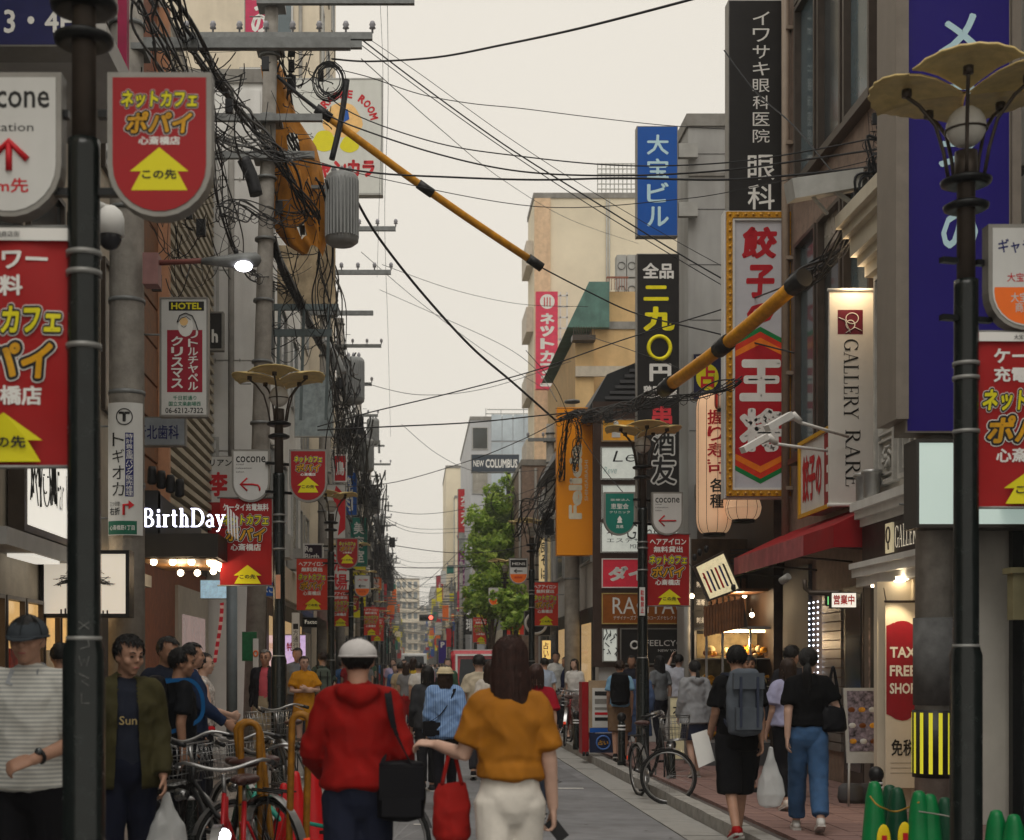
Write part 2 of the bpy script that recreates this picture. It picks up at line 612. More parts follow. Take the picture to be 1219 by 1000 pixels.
def head_shapes(mb,rot,fine=True):
 def ell(c,r,n=18,k=12):
  vs,fs=[],[]
  for i in range(k+1):
   th=math.pi*i/k
   for j in range(n):
    a=2*math.pi*j/n
    vs.append(head_pt(c[0]+r[0]*math.sin(th)*math.cos(a),c[1]+r[1]*math.sin(th)*math.sin(a),c[2]+r[2]*math.cos(th),rot))
  for i in range(k):
   for j in range(n):
    fs.append((i*n+j,i*n+(j+1)%n,(i+1)*n+(j+1)%n,(i+1)*n+j))
  mb.add(vs,fs,0,True)
 ell((0,-.010,.022),(.074,.092,.088))
 ell((0,.012,-.035),(.060,.068,.068))
 ell((0,.030,-.058),(.044,.048,.044))
 ell((0,.056,-.086),(.024,.020,.018))
 for sx in(-1,1):
  ell((sx*.038,.048,-.022),(.024,.030,.026))
  ell((sx*.074,-.008,-.008),(.009,.017,.031))
 if fine:
  ell((0,.074,.030),(.046,.016,.011))
  for(c,r)in(((0,.086,.008),(.010,.012,.02)),((0,.096,-.012),(.012,.015,.014)),((.011,.088,-.018),(.008,.009,.008)),((-.011,.088,-.018),(.008,.009,.008))):
   ell(c,r,10,8)
  ell((0,.079,-.047),(.022,.011,.008),12,8)
  ell((0,.077,-.060),(.018,.011,.007),12,8)
SKIN=dict(
a=mat('skin_warm',(.42,.235,.16),.5,var=.1,scale=12,bump=.08,bscale=90),
b=mat('skin_pale',(.52,.33,.25),.5,var=.08,scale=12,bump=.08,bscale=90),
c=mat('skin_tan',(.30,.16,.10),.5,var=.1,scale=12,bump=.08,bscale=90))
M_EYE=mat('eye_dark',(.02,.013,.01),.2,var=0)
M_LIP=mat('lip',(.36,.13,.11),.45,var=.05)
M_HAIR=dict(
black=mat('hair_black',(.010,.009,.009),.42,var=.35,scale=30,bump=.5,bscale=220),
brown=mat('hair_dark_brown',(.030,.015,.010),.38,var=.4,scale=30,bump=.5,bscale=220),
auburn=mat('hair_auburn',(.036,.015,.011),.42,var=.4,scale=30,bump=.5,bscale=220),
grey=mat('hair_grey',(.16,.15,.14),.55,var=.3,scale=30,bump=.5,bscale=220))
def cloth(name,rgb,rough=.85,var=.16):
 return mat('cloth_'+name,srgb(*rgb),rough,var=var,scale=5,bump=.12,bscale=320,spec=.1)
M_SOLE=mat('shoe_sole',(.55,.53,.5),.7)
HS=1.09
def hair_mesh(style,rot,strands,seed,capped=False):
 """scalp shell plus fine tapering locks"""
 rn=random.Random(seed)
 mb=MB()
 c=Vector((0,-.014,.030))
 r=Vector((.0835,.102,.094))if not capped else Vector((.081,.098,.088))
 n,k=28,18
 vs,fs,keep=[],[],{}
 long=style in('long','bob','pony')
 def covered(u):
  x,y,z=u
  if y>.05:
   return(z>.46+.12*abs(x)if style!='fringe' else z>.22)or(abs(x)>.86 and y<.42 and z>-.12)
  if y>-.25:
   return z>(-.9 if long else(-.22-.35*(.05-y)))
  return z>(-1 if long else-.62)
 for i in range(k+1):
  th=math.pi*i/k
  for j in range(n):
   a=2*math.pi*j/n
   u=Vector((math.sin(th)*math.cos(a),math.sin(th)*math.sin(a),math.cos(th)))
   q=c+Vector((u.x*r.x,u.y*r.y,u.z*r.z))*(1+rn.uniform(-.008,.012))
   vs.append(head_pt(*q,rot));keep[i*n+j]=covered(u)
 for i in range(k):
  for j in range(n):
   f=(i*n+j,i*n+(j+1)%n,(i+1)*n+(j+1)%n,(i+1)*n+j)
   if sum(keep[q]for q in f)>=3:
    fs.append(f)
 mb.add(vs,fs,0,True)
 down=rot.inverted()@Vector((0,0,-1))
 zend=dict(long=-.42,bob=-.15,pony=-.1).get(style,0)
 def surf(u,g=0):
  return c+Vector((u.x*(r.x+g),u.y*(r.y+g),u.z*(r.z+g)))
 for s_ in range(strands):
  for _ in range(30):
   u=Vector((rn.gauss(0,1),rn.gauss(0,1),rn.gauss(0,1))).normalized()
   if covered(u)and not(capped and u.z>-.12):break
  pts=[]
  if style=='long':
   u=Vector((u.x,min(u.y,.25),abs(u.z)*.7+.2)).normalized()
   L=rn.uniform(.8,1.02)*zend
   a=surf(u,.002)
   ang=math.atan2(u.x,-u.y)
   wv=rn.uniform(-.012,.012)
   for t in(0,.18,.36,.52,.68,.84,1):
    z=a.z+(L-a.z)*t
    hx=.085+.012*math.sin(t*3)-.015*t
    hy=.104+.004*math.sin(t*2.5)-.02*t
    f=min(1,t*3.5)
    bx=math.sin(ang)*hx;by=-math.cos(ang)*hy-.015
    if t>.5:
     by=min(by,-.055-.02*math.cos(ang*1.2))
     bx*=1+.2*(t-.5)
    q=Vector((a.x+(bx-a.x)*f+wv*t,a.y+(by-a.y)*f,z))
    pts.append(q)
   rr=[.0035,.0045,.005,.005,.0045,.0035,.0008]
  elif style in('bob','pony'):
   a=surf(u,.001)
   if style=='bob':
    z1=zend*rn.uniform(.85,1.1)
    for t in(0,.3,.6,1):
     z=a.z+(z1-a.z)*t
     ang=math.atan2(u.x,-u.y)
     if abs(ang)>2.0:ang=2.0*(1 if ang>0 else-1)
     f=min(1,t*3)
     pts.append(Vector((a.x+(math.sin(ang)*.088-a.x)*f,a.y+(-math.cos(ang)*.108-.01-a.y)*f,z)))
    rr=[.003,.004,.004,.0008]
   else:
    b=Vector((0,-.118,-.02))
    for t in(0,.33,.66,1):
     q=a.lerp(b,t)
     e=Vector(((q.x-c.x)/r.x,(q.y-c.y)/r.y,(q.z-c.z)/r.z))
     if e.length<1.02:q=surf(e.normalized(),.003)
     pts.append(q)
    rr=[.0025,.003,.003,.002]
  else:
   L=rn.uniform(.018,.038);t2_=rn.uniform(-.3,1)
   tang=(Vector((0,-.25,.95))*-1+u*1).normalized()
   g_=Vector((rn.gauss(0,.3),.45 if u.y>-.1 else-.1,-.75+rn.gauss(0,.2)));flow=(g_-u*g_.dot(u)).normalized()
   a=surf(u,-.002)
   for t in(0,.5,1):
    pts.append(a+u*(.003+.007*t*t2_-.35*L*L*t*t/.1)+flow*L*t)
   rr=[.0032,.0026,.0005]
  mb.tube([head_pt(*q,rot)for q in pts],rr,3,caps=False)
 if style=='pony':
  for s_ in range(max(30,strands//4)):
   dx,dy=rn.gauss(0,.012),rn.gauss(0,.010)
   ze=rn.uniform(-.24,-.3)
   pts=[(dx*.3,-.115,-.02),(dx,-.142+dy,-.06),(dx*1.3,-.142+dy,-.15),(dx*.8,-.125+dy,ze)]
   mb.tube([head_pt(*q,rot)for q in pts],[.004,.0055,.005,.001],3,caps=False)
 return mb
def person(label,pos,yaw,H=1.70,skin='a',hair=('short','black'),top=None,bottom=None,shoes=(30,30,34),pose=None,
vox=.014,fine=False,group=None,head=(0,0),build=.93,cap=None,glasses=False,strands=None,seed=None,hands=True,inner=None):
 """top: dict(col, sleeve 'short'/'long', hem z, loose, mat, hood); bottom: dict(kind, col, hem); pose: elbows, wrists, knees, ankles"""
 pose=pose or{}
 seed=seed if seed is not None else random.randint(0,9999)
 rn=random.Random(seed)
 s=H/1.70
 root=thing('person',label,'person',pos,R_(yaw),group)
 bw=build
 st=pose.get('stride',.5)
 hip={1:V((.088*bw,0,.90)),-1:V((-.088*bw,0,.90))}
 knee,ankle={},{}
 for sd in(1,-1):
  f=sd*st
  knee[sd]=V((.092*sd*bw,.10*f+.03*abs(st),.49))
  ankle[sd]=V((.085*sd*bw,.26*f-.01,.085+max(0,-f)*.07))
 for k_,v_ in pose.get('knee',{}).items():knee[k_]=V(v_)
 for k_,v_ in pose.get('ankle',{}).items():ankle[k_]=V(v_)
 sh={sd:V((.160*sd*bw,-.008,1.385))for sd in(1,-1)}
 el,wr={},{}
 for sd in(1,-1):
  sw=-sd*st*.5
  el[sd]=V((.204*sd*bw,-.035+.10*sw,1.115));wr[sd]=V((.212*sd*bw,.045+.30*sw,.880))
 for k_,v_ in pose.get('elbow',{}).items():el[k_]=V(v_)
 for k_,v_ in pose.get('wrist',{}).items():wr[k_]=V(v_)
 rot=Matrix.Rotation(R_(head[0]),3,'Z')@Matrix.Rotation(R_(head[1]),3,'X')
 # --- the body: one continuous surface
 b=MB()
 head_shapes(b,rot,fine or vox<.016)
 limb(b,[(0,-.02,1.40),(0,-.012,1.46),head_pt(0,-.015,-.05,rot)],[.062,.053,.053],14,3)
 torso=[((0,0,.86),.145*bw,.10),((0,0,.95),.165*bw,.112),((0,.005,1.06),.138*bw,.095),((0,.005,1.18),.148*bw,.102),
 ((0,0,1.30),.165*bw,.108),((0,-.01,1.39),.135*bw,.085),((0,-.015,1.425),.08,.06)]
 loft(b,torso,18)
 for sd in(1,-1):
  limb(b,[sh[sd],el[sd],wr[sd]],[.050,.040,.027],12)
  limb(b,[sh[sd]+V((-.05*sd,0,.012)),sh[sd]],[.05,.05],12,2)
  limb(b,[hip[sd],knee[sd],ankle[sd]],[.083,.055,.037],12)
  limb(b,[ankle[sd],ankle[sd]+V((0,.05,-.045)),ankle[sd]+V((0,.13,-.06))],[.035,.03,.022],10,2)
  if hands:
   d=pose.get('hdir',{}).get(sd,(wr[sd]-el[sd]).normalized())
   pn=pose.get('palm',{}).get(sd,V((-sd,0,.1)))
   hand_shapes(b,wr[sd],d,pn,pose.get('curl',{}).get(sd,.45),sd)
 me=bake(b,vox,1 if fine else 2,'body',.35)
 me.materials.append(SKIN[skin])
 me.transform(Matrix.Scale(s,4))
 bo=bpy.data.objects.new('body',me);COL.objects.link(bo);bo.parent=root
 def addm(m2,nm,mt,sc=True):
  m2.materials.clear();m2.materials.append(mt)
  if sc:m2.transform(Matrix.Scale(s,4))
  o=bpy.data.objects.new(nm,m2);COL.objects.link(o);o.parent=root
  return o
 if fine or vox<.016:
  for sx in(-1,1):
   q=MB();q.ball((0,0,0),.0125,.006,.0055,0,10,6)
   q.v=[tuple(head_pt(sx*.030+x,.0775+y,.008+z,rot)*s)for x,y,z in q.v]
   q.build('eye',M_EYE,root,True)
   q=MB();q.tube([head_pt(sx*x,y,z,rot)*s for x,y,z in((.014,.088,.030),(.030,.085,.036),(.046,.074,.030))],[.003,.0035,.002],5)
   q.build('eyebrow',M_HAIR['black'],root,True)
  q=MB();q.ball((0,0,0),.021,.006,.005,0,10,6)
  q.v=[tuple(head_pt(x,.0855+y,-.0535+z,rot)*s)for x,y,z in q.v]
  q.build('lips',M_LIP,root,True)
 if glasses:
  q=MB()
  for sx in(-1,1):
   q.tube([head_pt(sx*.031+.021*math.cos(a),.092,.006+.016*math.sin(a),rot)*s for a in np.linspace(0,6.28,11)[:-1]],.0018,4,closed=True)
   q.tube([head_pt(sx*.052,.090,.008,rot)*s,head_pt(sx*.076,-.01,.008,rot)*s],.0016,4)
  q.build('glasses',M_EYE,root,True)
  # --- hair / cap
 if hair:
  hm=hair_mesh(hair[0],rot,strands if strands is not None else(900 if fine else 160),seed,bool(cap))
  if hair[0]=='long':
   base=MB()
   rr=[((0,-.04,.05),.055,.045),((0,-.065,.0),.072,.040),((0,-.072,-.1),.074,.034),((0,-.07,-.2),.066,.028),((0,-.075,-.29),.045,.02)]
   loft(base,[(head_pt(*c_,rot),a_,b_)for c_,a_,b_ in rr],18)
   hm.add(base.v,base.f,0,True)
  hm.v=[tuple(V(x)*s)for x in hm.v]
  hm.build('hair',M_HAIR[hair[1]],root,True)
 if cap:
  kind,col=cap
  q=MB()
  prof=[(-.075,0)]
  cc=V((0,-.012,.035))
  def cp(x,y,z):return tuple(head_pt(cc.x+x,cc.y+y,cc.z+z,rot)*s)
  vs,fs=[],[]
  n,k=22,8
  for i in range(k+1):
   th=(math.pi/2*1.04)*i/k
   for j in range(n):
    a=2*math.pi*j/n
    bul=1.0+(.012*math.sin(a*5+seed)+.012*math.sin(th*7+a*2))*(kind!='helmet')+(.05*math.sin(th*1.6)if kind=='beret' else 0)
    vs.append(cp(.093*math.sin(th)*math.cos(a)*bul,.114*math.sin(th)*math.sin(a)*bul,.098*math.cos(th)*(.94 if kind!='beret' else .86)-.014-(.010*math.cos(a-1.57)if kind!='helmet' else 0)))
  for i in range(k):
   for j in range(n):
    fs.append((i*n+j,i*n+(j+1)%n,(i+1)*n+(j+1)%n,(i+1)*n+j))
  q.add(vs,fs,0,True)
  if kind!='helmet':
   q.tube([cp(.094*math.cos(a),.115*math.sin(a),-.016)for a in np.linspace(0,2*math.pi,25)[:-1]],.006,6,closed=True)
  else:
   q.tube([cp(.097*math.cos(a),.118*math.sin(a),-.016)for a in np.linspace(0,2*math.pi,25)[:-1]],.009,6,closed=True)
  if kind in('cap','beret'):
   br=[(-.07,.075),(-.055,.135),(-.02,.165),(.02,.165),(.055,.135),(.07,.075)]if kind=='cap' else[(-.06,.085),(-.04,.12),(0,.135),(.04,.12),(.06,.085)]
   top_=[cp(x,y,.0-(y-.07)*.25-abs(x)*.12)for x,y in br];bot_=[cp(x,y,-.006-(y-.07)*.25-abs(x)*.12)for x,y in br]
   m_=len(br)
   q.add(top_+bot_,[tuple(range(m_)),tuple(range(2*m_-1,m_-1,-1))]+[(i,(i+1)%m_,m_+(i+1)%m_,m_+i)for i in range(m_)])
  co_=q.build('cap' if kind!='helmet' else 'helmet',cloth('cap%d_%d_%d'%col,col),root,True)
  if kind!='helmet':
   e_=MB()
   for k2 in range(3):
    a2=math.pi*k2/3+.52
    e_.tube([cp(.0945*math.sin(t)*math.cos(a2),.1155*math.sin(t)*math.sin(a2),.0985*math.cos(t)*(.94 if kind!='beret' else .86)-.012)for t in np.linspace(-1.5,1.5,13)],.0022,4)
   e_.build('seam',cloth('seam%d_%d_%d'%col,tuple(int(v*.6)for v in col)),co_,True)
   MB().ball(cp(0,0,.092*(.94 if kind!='beret' else .86)),.008,.008,.004).build('button',cloth('cap%d_%d_%d'%col,col),co_,True)
   # --- clothes
 vc=max(vox,.011)
 if bottom:
  kind=bottom['kind']
  q=MB()
  l=bottom.get('loose',.012)
  if kind in('trousers','shorts'):
   loft(q,[((0,0,.86),(.150+l)*bw,.108+l),((0,0,.94),(.168+l)*bw,.114+l),((0,.003,1.05),.142*bw+l,.098+l)],18)
   for sd in(1,-1):
    A,K,N=hip[sd],knee[sd],ankle[sd]
    w2=bottom.get('wide',0)
    if kind=='trousers':
     limb(q,[A,K,K.lerp(N,.9)],[.092+l,.062+l+w2*.6,.047+l*.8+w2],14,4,.15)
    else:
     e=K.lerp(A,.12)if not bottom.get('hem')else K.lerp(A,(bottom['hem']-K.z)/(A.z-K.z))
     limb(q,[A,e],[.095+l+w2*.5,.078+l+w2],14,4,.15)
  else:
   hz=bottom.get('hem',.5)
   fl=bottom.get('flare',.05)
   rg=[]
   for i in range(7):
    t=i/6
    z=1.04+(hz-1.04)*t
    rg.append(((0,.004,z),(.142+.03*min(1,t*3)+fl*t)*bw+l,.10+.02*min(1,t*3)+fl*t+l))
   loft(q,rg[::-1],20,cap=False)
  m2=bake(q,vc,2,kind)
  wrinkle(m2,bottom.get('wr',.006),40,seed,(.8,.8,.5))
  addm(m2,kind,bottom.get('mat')or cloth('b%d_%d_%d'%bottom['col'],bottom['col']))
 if top:
  q=MB()
  l=top.get('loose',.014);hem=top.get('hem',.93)
  rg=[((0,0,hem),.162*bw+l*1.3,.114+l*1.3),((0,0,max(hem+.05,.98)),.158*bw+l*1.2,.110+l*1.2),((0,.004,1.10),.145*bw+l*1.2,.102+l),((0,.004,1.20),.153*bw+l,.108+l),
  ((0,0,1.30),.168*bw+l,.112+l*.8),((0,-.01,1.385),.142*bw+l*.7,.09+l*.5),((0,-.014,1.425),.088+l*.5,.066+l*.3)]
  if top.get('flare'):
   rg[0]=(rg[0][0],rg[0][1]+top['flare'],rg[0][2]+top['flare'])
  loft(q,rg,20,dome0=.2)
  for sd in(1,-1):
   limb(q,[sh[sd]+V((-.08*sd,0,.018)),sh[sd]],[.045+l*.5,.048+l*.7],14,2)
   S,E_,W=sh[sd],el[sd],wr[sd]
   if top.get('sleeve','short')=='short':
    e=S.lerp(E_,top.get('slen',.72))
    limb(q,[S,e],[.049+l*.7,.049+l*1.5],14,4,.15)
   elif top['sleeve']=='long':
    limb(q,[S,E_,E_.lerp(W,.95)],[.049+l*.7,.043+l*.8,.031+l*.7],14,4,.15)
   elif top['sleeve']=='half':
    limb(q,[S,E_,E_.lerp(W,.35)],[.049+l*.7,.044+l,.042+l*1.2],14,4,.15)
  if top.get('hood'):
   loft(q,[((-.10,-.03,1.43),.03,.03),((-.075,-.10,1.43),.042,.035),((0,-.125,1.405),.06,.042),((.075,-.10,1.43),.042,.035),((.10,-.03,1.43),.03,.03)],12,side=V((0,0,1)))
   loft(q,[((-.09,.05,1.43),.026,.024),((-.10,-.03,1.44),.03,.03)],10,side=V((0,0,1)))
   loft(q,[((.09,.05,1.43),.026,.024),((.10,-.03,1.44),.03,.03)],10,side=V((0,0,1)))
  m2=bake(q,vc,2,'shirt')
  wrinkle(m2,top.get('wr',.009),46,seed+1,(.8,.8,.5))
  if top.get('open'):
   bm=bmesh.new();bm.from_mesh(m2)
   g=[f for f in bm.faces if f.calc_center_median().y>.03 and abs(f.calc_center_median().x)<.055+.05*max(0,1.3-f.calc_center_median().z)and f.calc_center_median().z<1.47]
   bmesh.ops.delete(bm,geom=g,context='FACES')
   bm.to_mesh(m2);bm.free()
  addm(m2,top.get('name','shirt'),top.get('mat')or cloth('t%d_%d_%d'%top['col'],top['col']))
  if top.get('collar'):
   q=MB()
   ccol=top.get('collar')
   q.tube([V((.070*math.cos(a),-.014+.062*math.sin(a),1.452-.022*math.sin(a)))*s for a in np.linspace(R_(118),R_(422),18)],.013,6)
   for sd in(1,-1):
    q.add([tuple(V(p)*s)for p in((sd*.022,.050,1.435),(sd*.070,.045,1.452),(sd*.075,.092,1.385),(sd*.038,.102,1.372))],[(0,1,2,3)])
   q.build('collar',cloth('c%d_%d_%d'%ccol,ccol),root,True)
 if inner:
  q=MB()
  loft(q,[((0,.012,.93),.150*bw,.115),((0,.012,1.10),.142*bw,.108),((0,.012,1.25),.155*bw,.112),((0,.004,1.37),.12,.092),((0,-.01,1.43),.075,.06)],18)
  m2=bake(q,vc,2,'undershirt');wrinkle(m2,.004,46,seed+2)
  addm(m2,'undershirt',cloth('i%d_%d_%d'%inner,inner))
  # --- shoes
 if shoes:
  for sd in(1,-1):
   N=ankle[sd]
   q=MB()
   tilt=.35 if N.z>.10 else 0
   dv=V((0,math.cos(tilt),-math.sin(tilt)))
   g=N+V((0,0,-.055))
   loft(q,[(g+dv*-.045+V((0,0,.004)),.036,.036),(g+dv*.02,.040,.040),(g+dv*.09,.044,.028),(g+dv*.15,.040,.022)],12)
   limb(q,[N+V((0,-.005,-.01)),N+V((0,0,-.045))],[.042,.043],12,2)
   m2=bake(q,max(vox,.012),1,'shoe')
   addm(m2,'shoe',cloth('s%d_%d_%d'%shoes,shoes,.6))
   q=MB()
   q.prism(lambda a,b_,c_:(g+V((a,0,0))+dv*b_+V((0,0,c_)))*s,[(-.036,-.075),(.036,-.075),(.046,.05),(.042,.14),(0,.172),(-.042,.14),(-.046,.05)],-.032,-.014)
   q.build('sole',M_SOLE,root,True)
 root['H']=H
 return root
def wpt(root,x,y,z):
 """point of the 1.70 m body -> world"""
 s=root['H']/1.70
 a=root.rotation_euler.z
 return Vector((root.location.x+(x*math.cos(a)-y*math.sin(a))*s,root.location.y+(x*math.sin(a)+y*math.cos(a))*s,root.location.z+z*s))
 # ---------------------------------------------------------------- materials of the place
M_ASPH=mat('asphalt',(.195,.197,.207),.85,var=.22,scale=1.1,bump=.7,bscale=90,stain=.25)
M_CONC=mat('concrete',(.27,.26,.24),.85,var=.18,scale=3,bump=.3,bscale=40,stain=.35)
M_KERB=mat('kerb_granite',(.33,.32,.30),.8,var=.2,scale=9,bump=.3,bscale=80,stain=.2)
M_GUT=mat('gutter_concrete',(.30,.295,.28),.85,var=.15,scale=4,bump=.3,bscale=60,stain=.2)
M_PAVR=mat('red_paver',(.235,.145,.13),.8,var=.22,scale=5,bump=.3,bscale=50,stain=.1)
M_PAVG=mat('grey_paver',(.20,.185,.175),.8,var=.2,scale=5,bump=.3,bscale=50)
M_PAVD=mat('paver_bed',(.10,.085,.08),.9,var=.2)
M_PAINT=mat('road_paint',(.62,.61,.58),.7,var=.2,scale=20,stain=.3)
M_GROUND=mat('city_ground',(.14,.14,.135),.9,var=.15,scale=.5)
M_DARK=mat('dark_metal',(.010,.011,.012),.38,metal=.2,var=.25,scale=9,bump=.08,bscale=60)
M_BLACK=mat('black_plastic',(.012,.012,.013),.45,var=.2)
M_WHITEP=mat('white_panel',(.72,.72,.70),.5,var=.06,scale=2,stain=.18)
M_CREAM=mat('cream_wall',(.68,.60,.47),.75,var=.08,scale=1.5,stain=.15)
M_BEIGE=mat('beige_tile',(.52,.46,.37),.6,var=.12,scale=5,bump=.3,bscale=30,stain=.2)
M_BROWN=mat('brown_tile',(.27,.195,.155),.7,var=.2,scale=8,bump=.5,bscale=25,stain=.2)
M_GREYW=mat('grey_wall',(.38,.38,.37),.7,var=.08,scale=1.2,stain=.25)
M_GREYD=mat('dark_grey_wall',(.085,.085,.09),.7,var=.12,scale=2,stain=.2)
M_GLASS=mat('window_glass',(.035,.045,.05),.06,var=.3,scale=.6,spec=.9)
M_GLASS2=mat('window_glass_bluish',(.09,.13,.15),.1,var=.3,scale=.6,spec=.9)
M_CURT=mat('curtained_glass',(.33,.31,.27),.25,var=.2,scale=2,spec=.8)
M_ALU=mat('aluminium',(.42,.42,.41),.4,metal=.7,var=.1)
M_BRONZE=mat('bronze_frame',(.07,.055,.045),.4,metal=.4,var=.15)
M_WOOD=mat('warm_wood',(.20,.085,.035),.55,var=.3,scale=7,bump=.3,bscale=40)
M_GREEN=mat('green_roof',(.10,.20,.17),.7,var=.2,scale=3,stain=.3)
M_TAN=mat('tan_wall',(.62,.42,.20),.75,var=.1,scale=2,stain=.2)
M_WARM=mat('warm_light',(1,.68,.34),var=0,emit=6,ecol=(1,.66,.32))
M_BULB=mat('bulb_light',(1,.85,.6),var=0,emit=14,ecol=(1,.80,.52))
M_LITW=mat('lit_white_face',(.8,.8,.76),var=0,emit=.62,ecol=(1,.95,.84))
M_LITG=mat('lit_greenish_face',(.6,.68,.64),.35,var=.03,scale=2,emit=.32,ecol=(.78,1,.9))
M_NEON=mat('white_neon',(.9,.9,1),var=0,emit=1.5,ecol=(.88,.88,1))
M_AC=mat('machine_grey',(.40,.40,.38),.6,var=.1,stain=.2)
M_CREAML=mat('far_cream',(.76,.68,.52),.8,var=.1,scale=.5)
WALLS=[M_CREAM,M_BEIGE,M_GREYW,M_WHITEP,M_BROWN,M_CONC,M_CREAML]
# ---------------------------------------------------------------- ground and street
RL,RR=-.80,2.45
GL,GR=-1.15,2.85
g=MB().quad(IDF,-160,-40,160,640,-.03)
tag(g.build('ground',M_GROUND),kind='structure')
g=MB()
ys=[-2]+[x for x in range(4,40,2)]+[60,100,200,420]
for a,b in zip(ys,ys[1:]):
 g.add([(RL,a,0),(RR,a,0),(RR,b,0),(RL,b,0)],[(0,1,2,3)])
road=tag(g.build('road',M_ASPH),kind='structure')
def strip(name,x0,x1,z,m,y0=-2,y1=420,zb=-.03):
 return tag(MB().box(x0,x1,y0,y1,zb,z).build(name,m),kind='structure')
KH=.12
pr=strip('pavement',GR+.17,5.4,KH-.035,M_PAVD)
pl=strip('pavement',-4.2,GL-.17,KH,M_PAVG)
strip('pavement',5.4,14,KH-.002,M_PAVG,20.2,420)
far_r=tag(MB().box(GR+.17,5.4,27,420,KH-.035,KH).build('far_pavement',M_PAVG,pr))
def pieces(name,parent,mb,mt,spots):
 me=mb.mesh(name,[mt])
 pw=wloc(parent)
 for p in spots:
  o=bpy.data.objects.new(name,me)
  COL.objects.link(o)
  o.parent=parent
  o.location=Vector(p)-pw
rn=random.Random(3)
for sd,xk,xg0,xg1 in((1,GR,RR,GR),(-1,GL,GL,RL)):
 kroot=tag(MB().box(min(xk,xk+sd*.17)+.01,max(xk,xk+sd*.17)-.01,-2,420,-.03,KH-.02).build('kerb',M_CONC),kind='structure')
 q=MB().box(-.083,.083,-.296,.296,0,KH+.012)
 pieces('kerb_stone',kroot,q,M_KERB,[(xk+sd*.085+rn.uniform(-.004,.004),11.2+i*.6,rn.uniform(-.004,.004))for i in range(42)])
 MB().box(min(xk,xk+sd*.17)-.001,max(xk,xk+sd*.17),36.2,420,-.02,KH+.012).build('far_kerb_stones',M_KERB,kroot)
 groot=tag(MB().box(xg0,xg1,-2,420,-.03,-.006).build('gutter',M_CONC),kind='structure')
 wd=(xg1-xg0)/2-.006
 q=MB().box(-wd,wd,-.594,.594,-.02,.010)
 pieces('gutter_slab',groot,q,M_GUT,[((xg0+xg1)/2,11.2+i*1.2,rn.uniform(-.003,.003))for i in range(22)])
 MB().box(xg0+.005,xg1-.005,37,420,-.01,.008).build('far_gutter_slabs',M_GUT,groot)
q=MB().box(-.145,.145,-.145,.145,-.04,0)
spots=[(GR+.17+.155+(i+.5)*.30,11.6+j*.30,KH+rn.uniform(-.002,.002))for j in range(40)for i in range(7)]
pieces('paver',pr,q,M_PAVR,spots)
q=MB()
for j in range(12):
 for i in range(7):
  x,y=GR+.325+(i+.5)*.3,23.6+j*.3
  q.box(x-.145,x+.145,y-.145,y+.145,KH-.03,KH+rn.uniform(-.002,.002))
tag(q.build('far_pavers',M_PAVR,pr),kind='stuff')
for x,y,a,b in((.31,15.8,.30,.05),(1.85,18.0,.32,.10),(.02,13.9,.16,.08),(1.1,24,.3,.1)):
 MB().box(x,x+a,y,y+b,.004,.008).build('paint_mark',M_PAINT,road)
MB().box(.7,1.3,29,29.6,.004,.010).build('manhole_cover',M_DARK,road)
M_PATCH=mat('asphalt_patch',(.15,.15,.158),.9,var=.2,scale=3,bump=.7,bscale=120)
for k,(x,y,a,b)in enumerate(((-.3,14.6,.9,1.6),(1.3,19.2,1.0,3.4),(-.6,25,1.2,2.2),(.9,31,1.4,4),(-.4,38,1.6,3))):
 MB().add([(x,y,.003),(x+a,y+.05,.003),(x+a-.04,y+b,.003),(x+.06,y+b-.04,.003)],[(0,1,2,3)]).build('asphalt_patch',M_PATCH,road)
rc=random.Random(8)
q=MB()
for k in range(16):
 x,y=rc.uniform(-.7,2.3),rc.uniform(13,30)
 pts=[(x,y,.0035)]
 for i in range(7):
  x+=rc.uniform(-.09,.09);y+=rc.uniform(.05,.28);pts.append((x,y,.0035))
 w_=.004+.0004*y
 for p,q2 in zip(pts,pts[1:]):q.add([(p[0]-w_,p[1],.0035),(p[0]+w_,p[1],.0035),(q2[0]+w_,q2[1],.0035),(q2[0]-w_,q2[1],.0035)],[(0,1,2,3)])
tag(q.build('cracks',mat('crack_dark',(.04,.04,.04),.9,var=0),road),kind='stuff')
q=MB()
for k in range(260):
 x,y=rc.choice([rc.uniform(-.8,2.4),rc.uniform(3.05,5.3)]),rc.uniform(12.5,30)
 z=.004 if x<2.6 else KH+.004
 r_=rc.uniform(.008,.022)
 q.add([(x+r_*math.cos(t),y+r_*math.sin(t),z)for t in np.linspace(0,6.28,7)[:-1]],[(0,1,2,3,4,5)])
tag(q.build('gum_spots',mat('gum',(.07,.07,.07),.8,var=0)),'tiny dark gum spots trodden into road and paving','gum',kind='stuff')
for y in(48,49,50,51,52):
 MB().box(RL+.3,RR-.3,y,y+.45,.004,.008).build('paint_stripe',M_PAINT,road)
